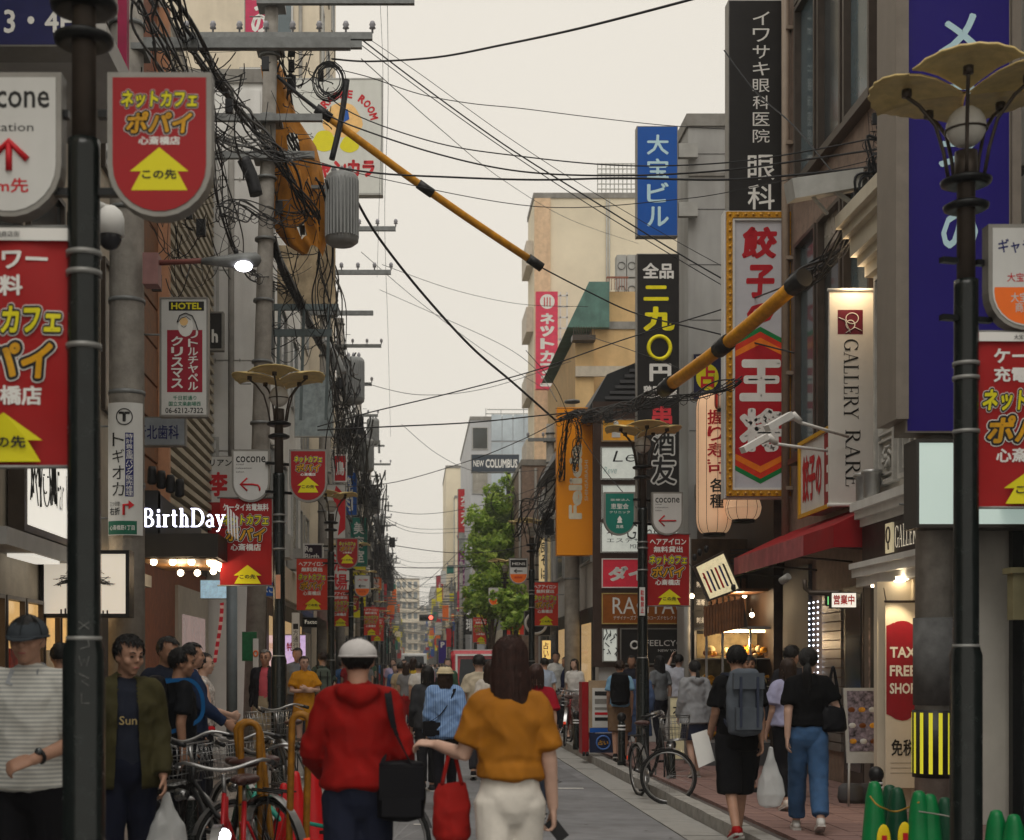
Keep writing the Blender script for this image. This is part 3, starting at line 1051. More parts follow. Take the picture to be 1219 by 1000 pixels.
 # ---------------------------------------------------------------- buildings
WM={}
def window(root,fr,a,b,w,h,fm=None,gm=None,mull=1,t=.05,proud=.05,sill=False):
 """one window part (frame) with its pane as a sub-part; meshes shared between alike windows"""
 fm=fm or M_ALU;gm=gm or random.choice([M_GLASS,M_GLASS,M_GLASS2,M_CURT])
 o0=fr(0,0,0);o=fr(a,b,0)-o0
 key=(tuple(round(x,3)for x in(fr(1,0,0)-o0)),tuple(round(x,3)for x in(fr(0,0,1)-o0)),w,h,fm.name,gm.name,mull,t,proud,sill)
 g_=lambda x,y,c=0:fr(x,y,c)-o0
 if key not in WM:
  q=MB().frame(g_,0,0,w,h,t,.001,proud)
  for i in range(1,mull):
   q.fbox(g_,w*i/mull-t/2,t,w*i/mull+t/2,h-t,.002,proud-.004)
  if sill:q.fbox(g_,-.05,-.06,w+.05,-.002,.001,proud+.08)
  p=MB().quad(g_,t,t,w-t,h-t,.012)
  WM[key]=(q.mesh('window',[fm]),p.mesh('pane',[gm]))
 m1,m2=WM[key]
 f=bpy.data.objects.new('window',m1);COL.objects.link(f)
 f.parent=root;f.location=(o+o0)-wloc(root)
 p=bpy.data.objects.new('pane',m2);COL.objects.link(p);p.parent=f
 return f
def bld(name,label,x0,x1,y0,y1,h,wm,cat='building',z0=-.02,roof=True):
 root=thing(name,label,cat,((x0+x1)/2,(y0+y1)/2,0))
 MB().box(x0,x1,y0,y1,z0,h).build('wall',wm,root)
 if roof:
  q=MB().box(x0-.04,x1+.04,y0-.04,y1+.04,h,h+.22)
  q.build('parapet',M_CONC,root)
 return root
 # --- right: dark glass shop nearest the camera
r=bld('shop_building','dark glass fronted building at the right edge behind the black lamp post',5.45,12,5,12.85,12,M_GREYD)
f5=rfac(5.45)
for i in range(12):
 y=12.75-i*.62
 MB().fbox(f5,y-.04,.12,y+.04,3.0,.001,.10).build('mullion',M_DARK,r)
 MB().quad(f5,y-.58,.15,y-.04,2.9,.02).build('pane',M_GLASS,r)
MB().fbox(f5,5.2,2.95,12.8,3.25,.002,.35).build('canopy',M_DARK,r)
for k in range(9):
 MB().fbox(f5,9,3.6+k*.8,12.7,4.3+k*.8,.002,.03).build('wall_panel',M_WHITEP,r)
q=MB().box(5.18,5.30,12.30,12.42,1.95,2.35);q.box(5.15,5.33,12.27,12.45,2.35,2.40)
tag(q.build('meter_box',mat('meter_yellow',(.30,.27,.15),.6,stain=.3)),'small dull yellow box fixed beside the dark glass front','utility box')
# --- right: the resale boutique
gr=bld('boutique_building','white boutique front with carved stone panel, cornices and dark name band',5.0,12,12.9,15.4,6.0,mat('off_white_stone',(.55,.53,.48),.7,var=.08,scale=3,stain=.15),roof=False)
fg=rfac(5.0)
M_STONE=mat('carved_stone',(.50,.49,.46),.75,var=.15,scale=5,bump=.4,bscale=30)
def cornice(root,fr,a0,a1,b,steps,m,name='cornice'):
 q=MB()
 for(h0,h1,c)in steps:
  q.fbox(fr,a0,b+h0,a1,b+h1,.001,c)
 return q.build(name,m,root)
cornice(gr,fg,12.9,15.45,5.75,[(0,.12,.10),(.12,.22,.18),(.22,.42,.26),(.42,.52,.34),(.52,.66,.42)],mat('cornice_cream',(.60,.55,.44),.7,var=.06,stain=.1))
cornice(gr,fg,12.9,15.42,3.05,[(0,.08,.16),(.08,.16,.22),(.16,.25,.27)],M_WHITEP)
cornice(gr,fg,12.9,15.42,2.40,[(0,.10,.20),(.10,.19,.25),(.19,.25,.28)],M_WHITEP)
MB().fbox(fg,12.9,2.65,15.4,3.05,.001,.14).build('name_band',mat('name_band_dark',(.028,.018,.017),.4,var=.1),gr)
q=MB().fbox(fg,14.38,2.70,14.58,3.0,.141,.165)
q.build('emblem_plate',mat('plate_cream',(.75,.66,.40),.4,emit=.25,ecol=(1,.85,.55)),gr)
q=MB().tube([fg(14.48+.055*math.cos(a),2.88+.08*math.sin(a),.17)for a in np.linspace(0,6.28,15)[:-1]],.009,4,closed=True)
q.tube([fg(14.48,2.80,.17),fg(14.47,2.73,.17)],.009,4);q.build('emblem',M_BRONZE,gr)
M_GOLDL=mat('cream_lettering',(.85,.78,.62),.5,var=0,emit=.35,ecol=(1,.9,.7))
serif(gr,fg,'GALLERY',(14.34,2.73,13.62,2.96),.146,M_GOLDL)
serif(gr,fg,'RARE',(13.54,2.73,13.16,2.96),.146,M_GOLDL)
for a0,a1 in((14.62,15.25),(13.8,14.5),(13.0,13.7)):
 q=MB().frame(fg,a0,3.45,a1,5.7,.05,.001,.07)
 for j in range(5):
  b0=3.55+j*.43
  q.frame(fg,a0+.09,b0,a1-.09,b0+.38,.025,.001,.05)
  cx_=(a0+a1)/2;cy_=b0+.19
  for s_ in range(6):
   an=s_*math.pi/3
   q.tube([fg(cx_+math.cos(an)*.04,cy_+math.sin(an)*.03,.02),fg(cx_+math.cos(an+.5)*.11,cy_+math.sin(an+.5)*.10,.04),fg(cx_+math.cos(an+1.1)*.15,cy_+math.sin(an+1.1)*.12,.02)],.018,5)
  q.ball(fg(cx_,cy_,.03),.035)
 q.build('carved_panel',M_STONE,gr)
MB().fbox(fg,12.92,.12,13.06,2.4,.001,.12).build('pillar',M_CREAM,gr)
MB().fbox(fg,13.95,.12,14.1,2.4,.001,.10).build('pillar',M_CREAM,gr)
for a0,a1 in((13.08,13.9),(14.12,14.9)):
 q=MB().frame(fg,a0,.14,a1,2.36,.04,.001,.05)
 q.build('window',M_BRONZE,gr)
 MB().quad(fg,a0+.04,.18,a1-.04,2.32,.012).build('pane',mat('lit_shop_glass',(.25,.17,.08),.1,var=.6,scale=4,emit=.35,ecol=(1,.65,.3)),gr)
for a in(13.4,14.2,14.9):
 MB().lathe(fg(a,2.375,.15),[(.001,.02),(.055,.02),(.055,0),(.001,0)],12).build('downlight',M_BULB,gr)
MB().fbox(fg,14.95,.12,15.38,2.38,.001,.06).build('door',M_DARK,gr)
for k,a in enumerate((15.28,15.02)):
 q=MB().lathe(fg(a,3.30,.16),[(.06,0),(.085,.03),(.085,.26),(.11,.27),(.11,.31)],14)
 tag(q.build('metal_planter',M_ALU),['further grey metal bucket on the boutique cornice','nearer grey metal bucket on the boutique cornice'][k],'bucket','metal buckets on the cornice')
 # --- right: brown tiled building over the dumpling restaurant
bb=bld('brick_building','brown tiled building with bronze windows above the red restaurant awning',5.3,13,15.45,20.3,14,M_BROWN)
f53=rfac(5.3)
for(b,h)in((8.1,2.4),(4.4,2.3),(11.6,1.8)):
 for i in range(3):
  window(bb,f53,16.25+i*1.1,b,1.0,h,M_BRONZE,[M_GLASS2,M_GLASS,M_GLASS2][i],1,.06,.10)
 for i in range(3):
  window(bb,f53,16.25+i*1.1,b+h+.03,1.0,.55,M_BRONZE,M_CURT if i==1 else M_GLASS2,1,.05,.10)
 MB().fbox(f53,16.15,b-.10,19.6,b-.02,.001,.14).build('ledge',M_BRONZE,bb)
for a in(15.62,19.9):
 q=MB().tube([f53(a,3.2,.09),f53(a,13.9,.09)],.055,8)
 for z in np.arange(4,13.5,1.6):q.fbox(f53,a-.08,z,a+.08,z+.05,.002,.10)
 q.build('drainpipe',mat('pipe_tan',(.28,.22,.17),.5,stain=.2),bb)
for k in range(26):
 MB().fbox(f53,15.75,3.6+k*.40,16.12,3.6+k*.40+.37,.001,.014).build('tile_panel',M_BROWN,bb)
M_STEEL=mat('stainless_dull',(.30,.28,.26),.35,metal=.6,var=.15)
MB().fbox(f53,18.9,.12,20.2,2.9,.001,.05).build('shop_wall',M_GREYD,bb)
for k in range(17):
 MB().fbox(f53,17.5,.5+k*.115,18.3,.5+k*.115+.10,.001,.04).build('shutter_slat',M_STEEL,bb)
MB().fbox(f53,16.6,.12,17.35,2.5,.001,.05).build('door',M_BRONZE,bb)
MB().quad(f53,16.68,.3,17.27,2.4,.056).build('pane',M_GLASS,bb)
MB().fbox(f53,15.5,.12,16.5,2.85,.001,.07).build('shop_wall',mat('taupe',(.17,.14,.12),.6,var=.15),bb)
MB().fbox(f53,15.85,.9,16.25,2.1,.075,.10).build('poster',mat('poster_pink',(.40,.28,.24),.5,var=.6,scale=14),bb)
q=MB()
for a in(18.42,18.62,18.82):
 for z in np.arange(.7,2.45,.07):q.ball(f53(a,z,.06),.011,n=6,k=4)
tag(q.build('light_string',mat('led_white',(.8,.85,1),var=0,emit=6,ecol=(.8,.86,1)),bb),kind='stuff')
# --- right: seafood stall front and the grey building beyond it
gb=bld('grey_building','plain grey rendered building whose blank side wall rises behind the lanterns',5.0,13,25.8,26.9,11.3,M_GREYW)
f22=face(25.8)
MB().fbox(f22,5.0,10.4,13,10.46,.001,.03).build('ledge',M_CONC,gb)
for k in range(6):
 MB().fbox(f22,5.02,5.8+k*1.0,13,5.81+k*1.0,.001,.006).build('panel_joint',M_GREYD,gb)
sb=bld('stall_building','low dark timber shop front with warm bulbs under the lanterns',5.15,12,20.32,25.75,4.6,mat('dark_timber',(.045,.026,.016),.6,var=.3,scale=8))
f51=rfac(5.15)
fs=face(21.9)
MB().box(4.3,5.15,21.9,21.97,.1,3.5).build('back_wall',mat('timber_back',(.06,.035,.02),.6,var=.4,scale=6),sb)
for k in range(9):
 MB().fbox(fs,4.32+k*.092,.5,4.38+k*.092,2.9,.001,.03).build('board',M_WOOD,sb)
MB().box(4.62,5.1,20.4,21.8,2.62,2.66).build('ceiling',M_WOOD,sb)
for k,(x,y,z)in enumerate(((4.42,20.6,2.18),(4.70,21.2,2.28),(4.98,20.9,2.30),(4.2,21.4,2.60),(5.06,21.7,2.62))):
 q=MB().ball((x,y,z),.035,m=0);q.tube([(x,y,z+.03),(x,y,z+.10)],.014,6,1)
 tag(q.build('light_bulb',[M_BULB,M_BLACK]),['bare glowing bulb over the left of the glass case','bare glowing bulb above the middle of the glass case','bare glowing bulb above the right of the glass case','glowing spot bulb beside the grey post','glowing bulb deep inside the timber shop front'][k],'bulb','bulbs of the seafood stall')
 # --- right: corner building with the tenant board, dark louvred upper part
cb=bld('corner_building','corner building with pale side wall and black louvred upper storey',3.55,12,27.1,40,6.3,mat('pale_side',(.52,.52,.51),.6,var=.06,stain=.15),roof=False)
f271=face(27.1)
prf=[(X(661,28),Z(490,28)),(X(700,28),Z(440,28)),(X(762,28),Z(424,28)),(12,Z(424,28)),(12,6.3),(X(700,28),6.3)]
MB().prism(face(28),[(3.3,6.32),(3.75,7.15),(4.9,7.62),(12,7.62),(12,6.32)],-10,.6).build('upper_cladding',mat('black_cladding',(.02,.022,.025),.5,var=.2),cb)
for k in range(11):
 z=6.45+k*.105
 a=3.40+max(0,(z-6.32))*.9
 MB().fbox(face(27.4),a,z,8,z+.06,.001,.05).build('louvre_slat',M_GREYD,cb)
f355=rfac(3.55)
for i in range(5):
 MB().fbox(f355,27.6+i*2.3,.15,29.6+i*2.3,2.7,.001,.05).build('shopfront',M_BLACK,cb)
 MB().quad(f355,27.8+i*2.3,.5,29.4+i*2.3,2.4,.055).build('pane',random.choice([M_GLASS,mat('lit_shop_glass',(0,0,0))]),cb)
for i in range(4):window(cb,f355,28+i*2.6,3.6,1.8,1.6)
# --- right: orange-tan building with green roof
tb=bld('tan_building','tan building with green mansard roof beyond the black cladding',X(705,42),12,42,52,Z(392,42),M_TAN)
x0,x1=X(674,42),X(724,42)
MB().prism(face(42),[(x0,Z(392,42)),(X(700,42),Z(338,42)),(x1,Z(338,42)),(x1,Z(392,42))],-8,.25).build('roof',M_GREEN,tb)
MB().box(X(724,42),X(800,42),42.2,50,Z(392,42),Z(345,42)).build('upper_wall',M_TAN,tb)
MB().box(X(683,42),X(705,42),41.6,50,Z(500,42),Z(405,42)).build('wing',M_TAN,tb)
q=MB().box(X(678,42),X(705,42),41.2,41.6,Z(412,42),Z(406,42))
for k in range(9):q.box(X(679+k*3,42),X(679.6+k*3,42),41.22,41.24,Z(406,42),Z(396,42))
q.build('balcony',M_BRONZE,tb)
MB().box(X(683,42),X(760,42),41.5,41.6,Z(452,42),Z(440,42)).build('ledge',M_BEIGE,tb)
q=MB()
for k in range(9):q.box(X(722+k*3,42),X(722.6+k*3,42),42.0,42.04,Z(345,42),Z(330,42))
q.box(X(722,42),X(748,42),42.0,42.05,Z(331,42),Z(329,42));q.build('railing',mat('rust_rail',(.3,.12,.08),.6),tb)
for k,(px,py)in enumerate(((737,322),(749,322),(737,350),(749,350))):
 q=MB().box(X(px,43)-.14,X(px,43)+.14,42.5,42.9,Z(py+13,43),Z(py-13,43),0)
 q.tube([(X(px,43)+.11*math.cos(a),42.49,Z(py,43)+.11*math.sin(a))for a in np.linspace(0,6.28,13)[:-1]],.01,4,1,closed=True)
 tag(q.build('condenser_unit',[M_AC,M_BLACK]),['upper left','upper right','lower left','lower right'][k]+' air conditioner unit on the tan building roof terrace','air conditioner','rooftop air conditioners')
 # --- right: tall cream apartment block
ab=bld('apartment_building','tall cream apartment block with side balconies and bare end wall',X(636,60),14,60,63.2,Z(236,60),M_CREAML)
f60=face(60)
MB().fbox(f60,X(636,60),3,X(655,60),Z(237,60),.001,.12).build('corner_strip',mat('corner_orange',(.72,.52,.34),.75,stain=.2),ab)
q=MB()
for px in(722,725):q.tube([f60(X(px,60),Z(480,60),.08),f60(X(px,60),Z(238,60),.08)],.03,6)
q.build('drainpipe',M_AC,ab)
f46=rfac(X(636,60))
for k in range(6):
 z=4.5+k*2.8
 MB().box(X(636,60)-.30,X(636,60),60.4,62.9,z,z+1.05).build('balcony',mat('balcony_grey',(.60,.54,.46),.8,stain=.2),ab)
MB().box(X(712,60),X(770,60),60.8,62.6,Z(237,60),Z(226,60)).build('roof_house',M_CREAM,ab)
q=MB()
for px in range(711,765,5):q.box(X(px,63),X(px+.9,63),63,63.05,Z(233,63),Z(194,63))
for py in range(195,234,6):q.box(X(711,63),X(764,63),62.93,62.98,Z(py+1,63),Z(py,63))
tag(q.build('roof_lattice',M_AC),'pale lattice screen round the plant on the cream block roof','screen')
q=MB()
for px in(803,812,820):q.box(X(px,50),X(px+.9,50),50,50.05,Z(245,50),Z(190,50))
for py in range(192,245,9):q.box(X(803,50),X(821,50),50.06,50.1,Z(py+1,50),Z(py,50))
tag(q.build('roof_ladder',M_AC),'pale metal ladder frame between the blue sign and the grey wall','ladder')
# --- right: glass and grey office block
ob=bld('office_building','grey office block draped with pale construction sheeting',X(560,90),14,90,108,Z(500,90),mat('office_grey',(.48,.49,.51),.6,var=.1,scale=.5))
f90=face(90)
for i in range(6):
 for j in range(8):
  MB().fbox(f90,X(585+i*13,90),3.5+j*1.75,X(585+i*13+12.2,90),5.15+j*1.75,.001,.06).build('wall_panel',mat('pale_blue_sheet',(.48,.55,.60),.4,var=.15,scale=.8),ob)
for j in range(5):window(ob,f90,X(562,90),4+j*2.8,1.0,1.4)
q=MB()
for px in range(578,668,9):
 h=500-random.choice([8,14,22,12]);q.box(X(px,90),X(px+.8,90),90,90.05,Z(500,90),Z(h,90))
q.box(X(578,90),X(668,90),90,90.05,Z(493,90),Z(492,90));q.box(X(580,90),X(640,90),90,90.05,Z(488,90),Z(487,90))
q.build('roof_railing',M_AC,ob)
# --- generic rows further on; each building has its storeys of windows and a shop front
def row_building(side,x,y0,y1,h,wm,label,depth=8,fl=2.9,shop=True):
 xa,xb=(x,x+depth)if side>0 else(x-depth,x)
 r=bld('shop_house',label,xa,xb,y0,y1,h,wm)
 fr=rfac(x)if side>0 else lfac(x)
 nf=max(1,int((h-3.4)/fl))
 n=max(2,int((y1-y0)/2.2))
 for j in range(nf):
  for i in range(n):
   window(r,fr,y0+.4+i*(y1-y0-.4)/n,3.9+j*fl,1.3,1.5)
 fy=face(y0)
 if h>6:
  for j in range(nf):
   a=x+.8 if side>0 else x-1.7
   window(r,fy,a,3.9+j*fl,1.0,1.4)
 MB().fbox(fr,y0+.15,.12,y1-.15,2.7,.001,.06).build('shopfront',random.choice([M_GREYD,M_BRONZE,M_BLACK,M_WOOD]),r)
 MB().quad(fr,y0+.5,.4,y1-.5,2.4,.065).build('pane',random.choice([M_GLASS,M_CURT,mat('lit_shop_glass',(0,0,0))]),r)
 if y0<120:
  for k in range(2):
   ya=y0+1.5+k*3
   q=MB().fbox(fr,ya,3.45,ya+.75,3.85,.02,.32)
   q.fbox(fr,ya+.1,3.5,ya+.5,3.8,.321,.33)
   q.build('air_conditioner_unit',M_AC,r)
  MB().tube([fr(y0+.25,3.4,.06),fr(y0+.25,h-.1,.06)],.045,6).build('downpipe',M_AC,r)
  MB().tube([fy(x+side*.5,2.8,.05),fy(x+side*.5,h-.1,.05)],.05,6).build('downpipe',M_CONC,r)
 q=MB().fbox(fr,y0+.2,2.8,y1-.2,3.4,.001,.12)
 q.build('fascia',random.choice([M_WHITEP,mat('fascia_red',(.30,.03,.03),.5),mat('fascia_blue',(.05,.10,.25),.5),mat('fascia_green',(.05,.2,.12),.5),M_CREAM]),r)
 return r
cols={M_CREAM:'cream',M_BEIGE:'beige tiled',M_GREYW:'grey',M_WHITEP:'white',M_BROWN:'brown tiled',M_CONC:'concrete',M_CREAML:'pale yellow'}
rr=[(4.1,53,59.5,9,M_BROWN),(4.6,63.4,89,8.5,M_GREYW),(3.9,108.5,118,9,M_WHITEP),(3.6,118.5,132,Z(593,118.5),M_CREAML),(3.6,132.5,150,8,M_BEIGE),
(3.5,160,176,12.3,M_BROWN),(3.6,177,200,9,M_WHITEP),(3.7,201,230,13,M_CREAML),(3.6,231,262,10,M_CREAM),(3.6,263,300,16,M_GREYW)]
names_r=['between the trees and the tan building','behind the street trees','below the karaoke tower','behind the karaoke tower sign','just past the karaoke tower','carrying the dark red upright sign','second past the dark red sign','third past the dark red sign','fourth past the dark red sign','at the far end of the right row']
for(x,y0,y1,h,wm),nm in zip(rr,names_r):
 row_building(1,x,y0,y1,h,wm,'%s building on the right %s'%(cols[wm],nm))
ll=[(-2.45,23.4,31.5,11.1,M_WHITEP),(-2.75,31.6,38.5,12.8,M_BEIGE),(-2.5,38.6,47,27,M_CREAM),(-2.8,47.1,58,11.5,M_GREYW),(-2.7,58.1,70,12.5,M_WHITEP),
(-2.75,70.1,86,11,M_BEIGE),(-2.8,86.1,104,12.5,M_CREAML),(-2.8,104.1,130,11,M_GREYW),(-2.8,130.1,160,14,M_CREAM),(-2.9,160.1,200,12.5,M_BROWN),(-3,201,250,16,M_WHITEP),(-3,251,300,14,M_CREAML)]
names_l=['with big blank side panels behind the hotel sign','behind the wrapped orange sheet','carrying the large karaoke room board','beyond the karaoke board building','behind the second transformer','seen through the far wires','under the distant cross arms',
'eighth along the left row','ninth along the left row','tenth along the left row','eleventh along the left row','closing the far left row']
LB=[]
for(x,y0,y1,h,wm),nm in zip(ll,names_l):
 LB.append(row_building(-1,x,y0,y1,h,wm,'%s building on the left %s'%(cols[wm],nm)))
f234=face(23.4)
for i in range(4):
 for j in range(5):
  MB().fbox(f234,-2.46-(i+1)*1.05,3.6+j*1.48,-2.46-i*1.05-.02,3.6+(j+1)*1.48-.025,.001,.035).build('wall_panel',M_WHITEP,LB[0])
  for a in(.35,.75):MB().fbox(f234,-2.46-i*1.05-a-.01,3.6+j*1.48-.03,-2.46-i*1.05-a+.01,3.6+j*1.48+.02,.036,.05).build('panel_clip',M_AC,LB[0])
fars=[(-14,4,330,350,20,M_CREAML,'pale yellow tower closing the street at its far end'),(-4.5,2.2,400,420,26,M_CREAM,'cream tower rising behind the far end of the street'),(2.4,12,420,440,19,M_BEIGE,'low beige block right of the towers at the street end'),
(-30,-16,380,400,22,M_GREYW,'grey tower left behind the far towers'),(-12,-5,300.5,320,17.5,M_WHITEP,'white block at the left of the street end')]
for x0,x1,y0,y1,h,wm,lb in fars:
 if x0==-14:x0,x1=-9,-5
 r=bld('far_tower',lb,x0,x1,y0,y1,h,wm)
 fr=face(y0)
 q=MB();p=MB()
 for j in range(int(h/2.9)):
  q.fbox(fr,x0,2.2+j*2.9,x1,3.1+j*2.9,.02,.9)
  for i in range(int((x1-x0)/1.6)):
   p.quad(fr,x0+.3+i*1.6,3.2+j*2.9,x0+1.3+i*1.6,4.9+j*2.9,.03)
 q.build('balcony',wm,r)
 tag(p.build('windows',M_GLASS2,r),kind='stuff')
q=MB()
for(x,w_,h,y,mi)in[(-40+i*8,7.5,12+(i*37%11),520+(i*13%40),i%3)for i in range(12)]:
 q.box(x,x+w_,y,y+20,0,h,mi)
tag(q.build('distant_city',[M_CREAML,M_GREYW,M_BEIGE]),'low distant buildings far beyond the end of the street','buildings',kind='stuff')
# --- left near buildings
M_SOFFIT=mat('soffit_grey',(.42,.41,.39),.6,var=.08,stain=.15)
l0=bld('shop_building','cream building at the left edge under the navy sign',-9,-3.4,3,11.0,10,M_CREAM)
f3=lfac(-3.4)
for i in range(4):
 window(l0,f3,5.6+i*1.3,3.7,1.1,1.9,M_BRONZE,M_GLASS2)
 window(l0,f3,5.6+i*1.3,6.6,1.1,1.9,M_BRONZE,M_GLASS2)
MB().box(-6,X(138,9.6),9.3,11.0,Z(80,9.6),Z(52,9.6)).build('soffit',M_SOFFIT,l0)
MB().box(-3.39,-3.2,3.2,10.98,2.55,3.5).build('fascia',M_GREYD,l0)
MB().quad(f3,3.5,.3,10.8,2.5,.02).build('pane',M_GLASS,l0)
l1=bld('shop_building','beige building on the left above the lit illustrated signs',-9,-3.45,11.05,17.4,9.5,M_BEIGE)
f35=lfac(-3.45)
for j in range(2):
 for i in range(4):window(l1,f35,11.2+i*1.55,4.4+j*2.7,1.3,1.7,M_BRONZE)
MB().fbox(f35,11.1,2.50,17.3,2.64,.001,.3).build('canopy',M_SOFFIT,l1)
M_WARMG=mat('warm_shop_glass',(.35,.2,.08),.15,var=.7,scale=3,emit=.55,ecol=(1,.60,.22))
for i in range(6):
 q=MB().frame(f35,11.36+i*.62,.3,11.94+i*.62,2.15,.035,.001,.06)
 w_=q.build('window',M_BRONZE,l1)
 MB().quad(f35,11.395+i*.62,.335,11.905+i*.62,2.11,.012).build('pane',M_WARMG,w_)
MB().fbox(f35,15.2,.12,17.3,2.2,.001,.04).build('shop_wall',M_BLACK,l1)
for i in range(3):
 MB().box(-3.40,-3.18,12.0+i*1.2,12.9+i*1.2,2.47,2.497).build('ceiling_light',M_LITW,l1)
q=MB().box(X(60,15.5),X(118,15.5),15.5,15.6,.12,2.3);q.build('shop_wall',M_BLACK,l1)
MB().quad(face(15.49),X(66,15.5),.4,X(90,15.5),2.0,.01).build('pane',M_WARMG,l1)
MB().fbox(face(15.49),X(100,15.5),.5,X(120,15.5),1.6,.011,.03).build('poster',M_CREAM,l1)
l2=bld('shop_building','brick red and louvred building above the glowing birthday shop canopy',-9,-3.35,17.45,23.3,10.2,mat('brick_red',(.24,.09,.05),.75,var=.2,scale=10,bump=.4,bscale=40,stain=.2))
f33=lfac(-3.35)
M_LOUV=mat('louvre_cream',(.43,.38,.29),.6,var=.08,stain=.2)
for k in range(44):
 z=3.1+k*.16
 MB().fbox(f33,18.9,z,23.28,z+.075,.02,.13).build('louvre_slat',M_LOUV,l2)
MB().fbox(f33,18.75,3.0,18.9,10.2,.001,.16).build('corner_trim',mat('trim_orange',(.5,.25,.14),.6,stain=.2),l2)
MB().fbox(f33,18.9,3.0,23.28,10.2,.001,.018).build('louvre_back',M_BRONZE,l2)
for k in range(9):
 MB().fbox(f33,17.55,3.2+k*.5,18.7,3.2+k*.5+.46,.001,.03).build('timber_board',M_WOOD,l2)
MB().fbox(f33,20.2,.12,23.2,2.7,.001,.05).build('shop_wall',mat('shop_pale',(.42,.38,.32),.6,var=.1),l2)
MB().quad(f33,20.5,.3,22.8,2.3,.056).build('pane',mat('pink_shop_glass',(.38,.22,.2),.2,var=.4,scale=3,emit=.15,ecol=(1,.75,.7)),l2)
for k in range(6):
 MB().fbox(f35,11.45+k*.62,1.0,11.82+k*.62,1.5+.2*(k%2),.03,.06).build('poster',[M_CREAM,mat('poster_red',(.35,.06,.05),.5,var=.6,scale=12),mat('poster_pink',(0,0,0))][k%3],l1)
hz=MB().box(-170,170,-45,650,-1.1,29)
hzm=bpy.data.materials.new('haze')
hzm.use_nodes=True
hn=hzm.node_tree
hn.nodes.clear()
ho=hn.nodes.new('ShaderNodeOutputMaterial');hv=hn.nodes.new('ShaderNodeVolumePrincipled')
hv.inputs['Color'].default_value=(.93,.93,.92,1)
hv.inputs['Density'].default_value=.0009
hn.links.new(hv.outputs[0],ho.inputs['Volume'])
tag(hz.build('haze',hzm),'thin pale summer haze filling the long street','haze',kind='stuff')
# ---------------------------------------------------------------- street lamps
M_PETAL=mat('petal_gold',(.68,.52,.22),.5,var=.15,scale=12,bump=.15,bscale=70)
M_GLOBE=mat('globe_milky',(.62,.60,.55),.25,var=.06)
M_POST=mat('post_green_black',(.007,.010,.0095),.24,var=.3,scale=14,bump=.1,bscale=50,spec=.35)
M_RING=mat('band_grey',(.22,.22,.21),.45,metal=.3)
def lamp_post(label,x,y,group='black flower-topped street lamps',rz=0):
 r=thing('street_lamp',label,'street lamp',(x,y,-.05),rz,group)
 L=lambda mb,n,m:mb.build(n,m,r,True)
 L(MB().lathe((0,0,0),[(.11,0),(.11,.10),(.088,.14),(.088,1.66),(.07,1.72),(.066,3.72),(.066,3.76)],16),'pole',M_POST)
 for z in(1.7,2.9,3.2,3.28):
  L(MB().lathe((0,0,0),[(.05,z),(.074,z),(.074,z+.022),(.05,z+.022)],16),'band',M_RING)
 L(MB().lathe((0,0,0),[(.05,3.76),(.05,4.34),(.062,4.36),(.062,4.48)],14),'neck',M_BRONZE)
 for z,rr_ in((4.16,.12),(4.30,.135)):
  L(MB().lathe((0,0,0),[(.05,z),(rr_*.8,z-.012),(rr_,z),(rr_+.004,z+.02),(rr_*.7,z+.04),(.05,z+.045)],20),'collar',M_DARK)
 L(MB().ball((0,0,4.62),.108,.108,.115,0,20,14),'globe',M_GLOBE)
 L(MB().tube([(.112*math.cos(a),.112*math.sin(a),4.60)for a in np.linspace(0,6.2832,21)[:-1]],.006,5,closed=True),'globe_band',M_BRONZE)
 for k in range(5):
  a=2*math.pi*k/5+.35
  c,s_=math.cos(a),math.sin(a)
  L(MB().tube([(c*.10,s_*.10,4.34),(c*.125,s_*.125,4.48),(c*.17,s_*.17,4.63),(c*.26,s_*.26,4.74),(c*.33,s_*.33,4.79)],.011,6),'arm',M_BRONZE)
  vs,fs=[],[]
  n=15
  cen=(.045,0)
  rows=(0,.2,.5,.8,1.0)
  for th in(0,.012):
   for q_,t in enumerate(rows):
    for i in range(n):
     u=-1+2*i/(n-1)
     ang=u*.56
     R0=.03+t*.50*(1-.10*u*u-(.025*(i%2)if t==1 else 0))
     rad,lat_=R0*math.cos(ang),R0*math.sin(ang)*(1.12)
     z=4.80+.055*math.sin(t*2.2)-.05*u*u*t+th
     vs.append((c*rad-s_*lat_,s_*rad+c*lat_,z+(.02 if k%2 else 0)))
  R_c=len(rows)
  for q_ in range(R_c-1):
   for i in range(n-1):
    b_=q_*n+i
    fs.append((b_,b_+1,b_+n+1,b_+n))
    o=R_c*n
    fs.append((o+b_,o+b_+n,o+b_+n+1,o+b_+1))
  o=R_c*n
  rim=[(R_c-1)*n+i for i in range(n)]
  for i in range(n-1):fs.append((rim[i],rim[i+1],rim[i+1]+o,rim[i]+o))
  for q_ in range(R_c-1):
   for i in(0,n-1):
    b_=q_*n+i;fs.append((b_,b_+n,b_+n+o,b_+o))
  L(MB().add(vs,fs,0,True),'petal',M_PETAL)
  L(MB().lathe((c*.33,s_*.33,0),[(.001,4.79),(.028,4.79),(.028,4.83),(.001,4.83)],8),'petal_clip',M_BRONZE)
 for sd in(-1,1):
  for z in(3.85,3.53):
   L(MB().box(min(sd*.06,sd*.16),max(sd*.06,sd*.16),-.02,.02,z,z+.03),'bracket',M_DARK)
 return r
LP_L=[(100,5.87),(332,16),(394,27),(418,38),(431,49),(440,60)]
LP_R=[(1150,8.0),(765,19.5),(633,32),(601,44),(581,56),(566,68)]
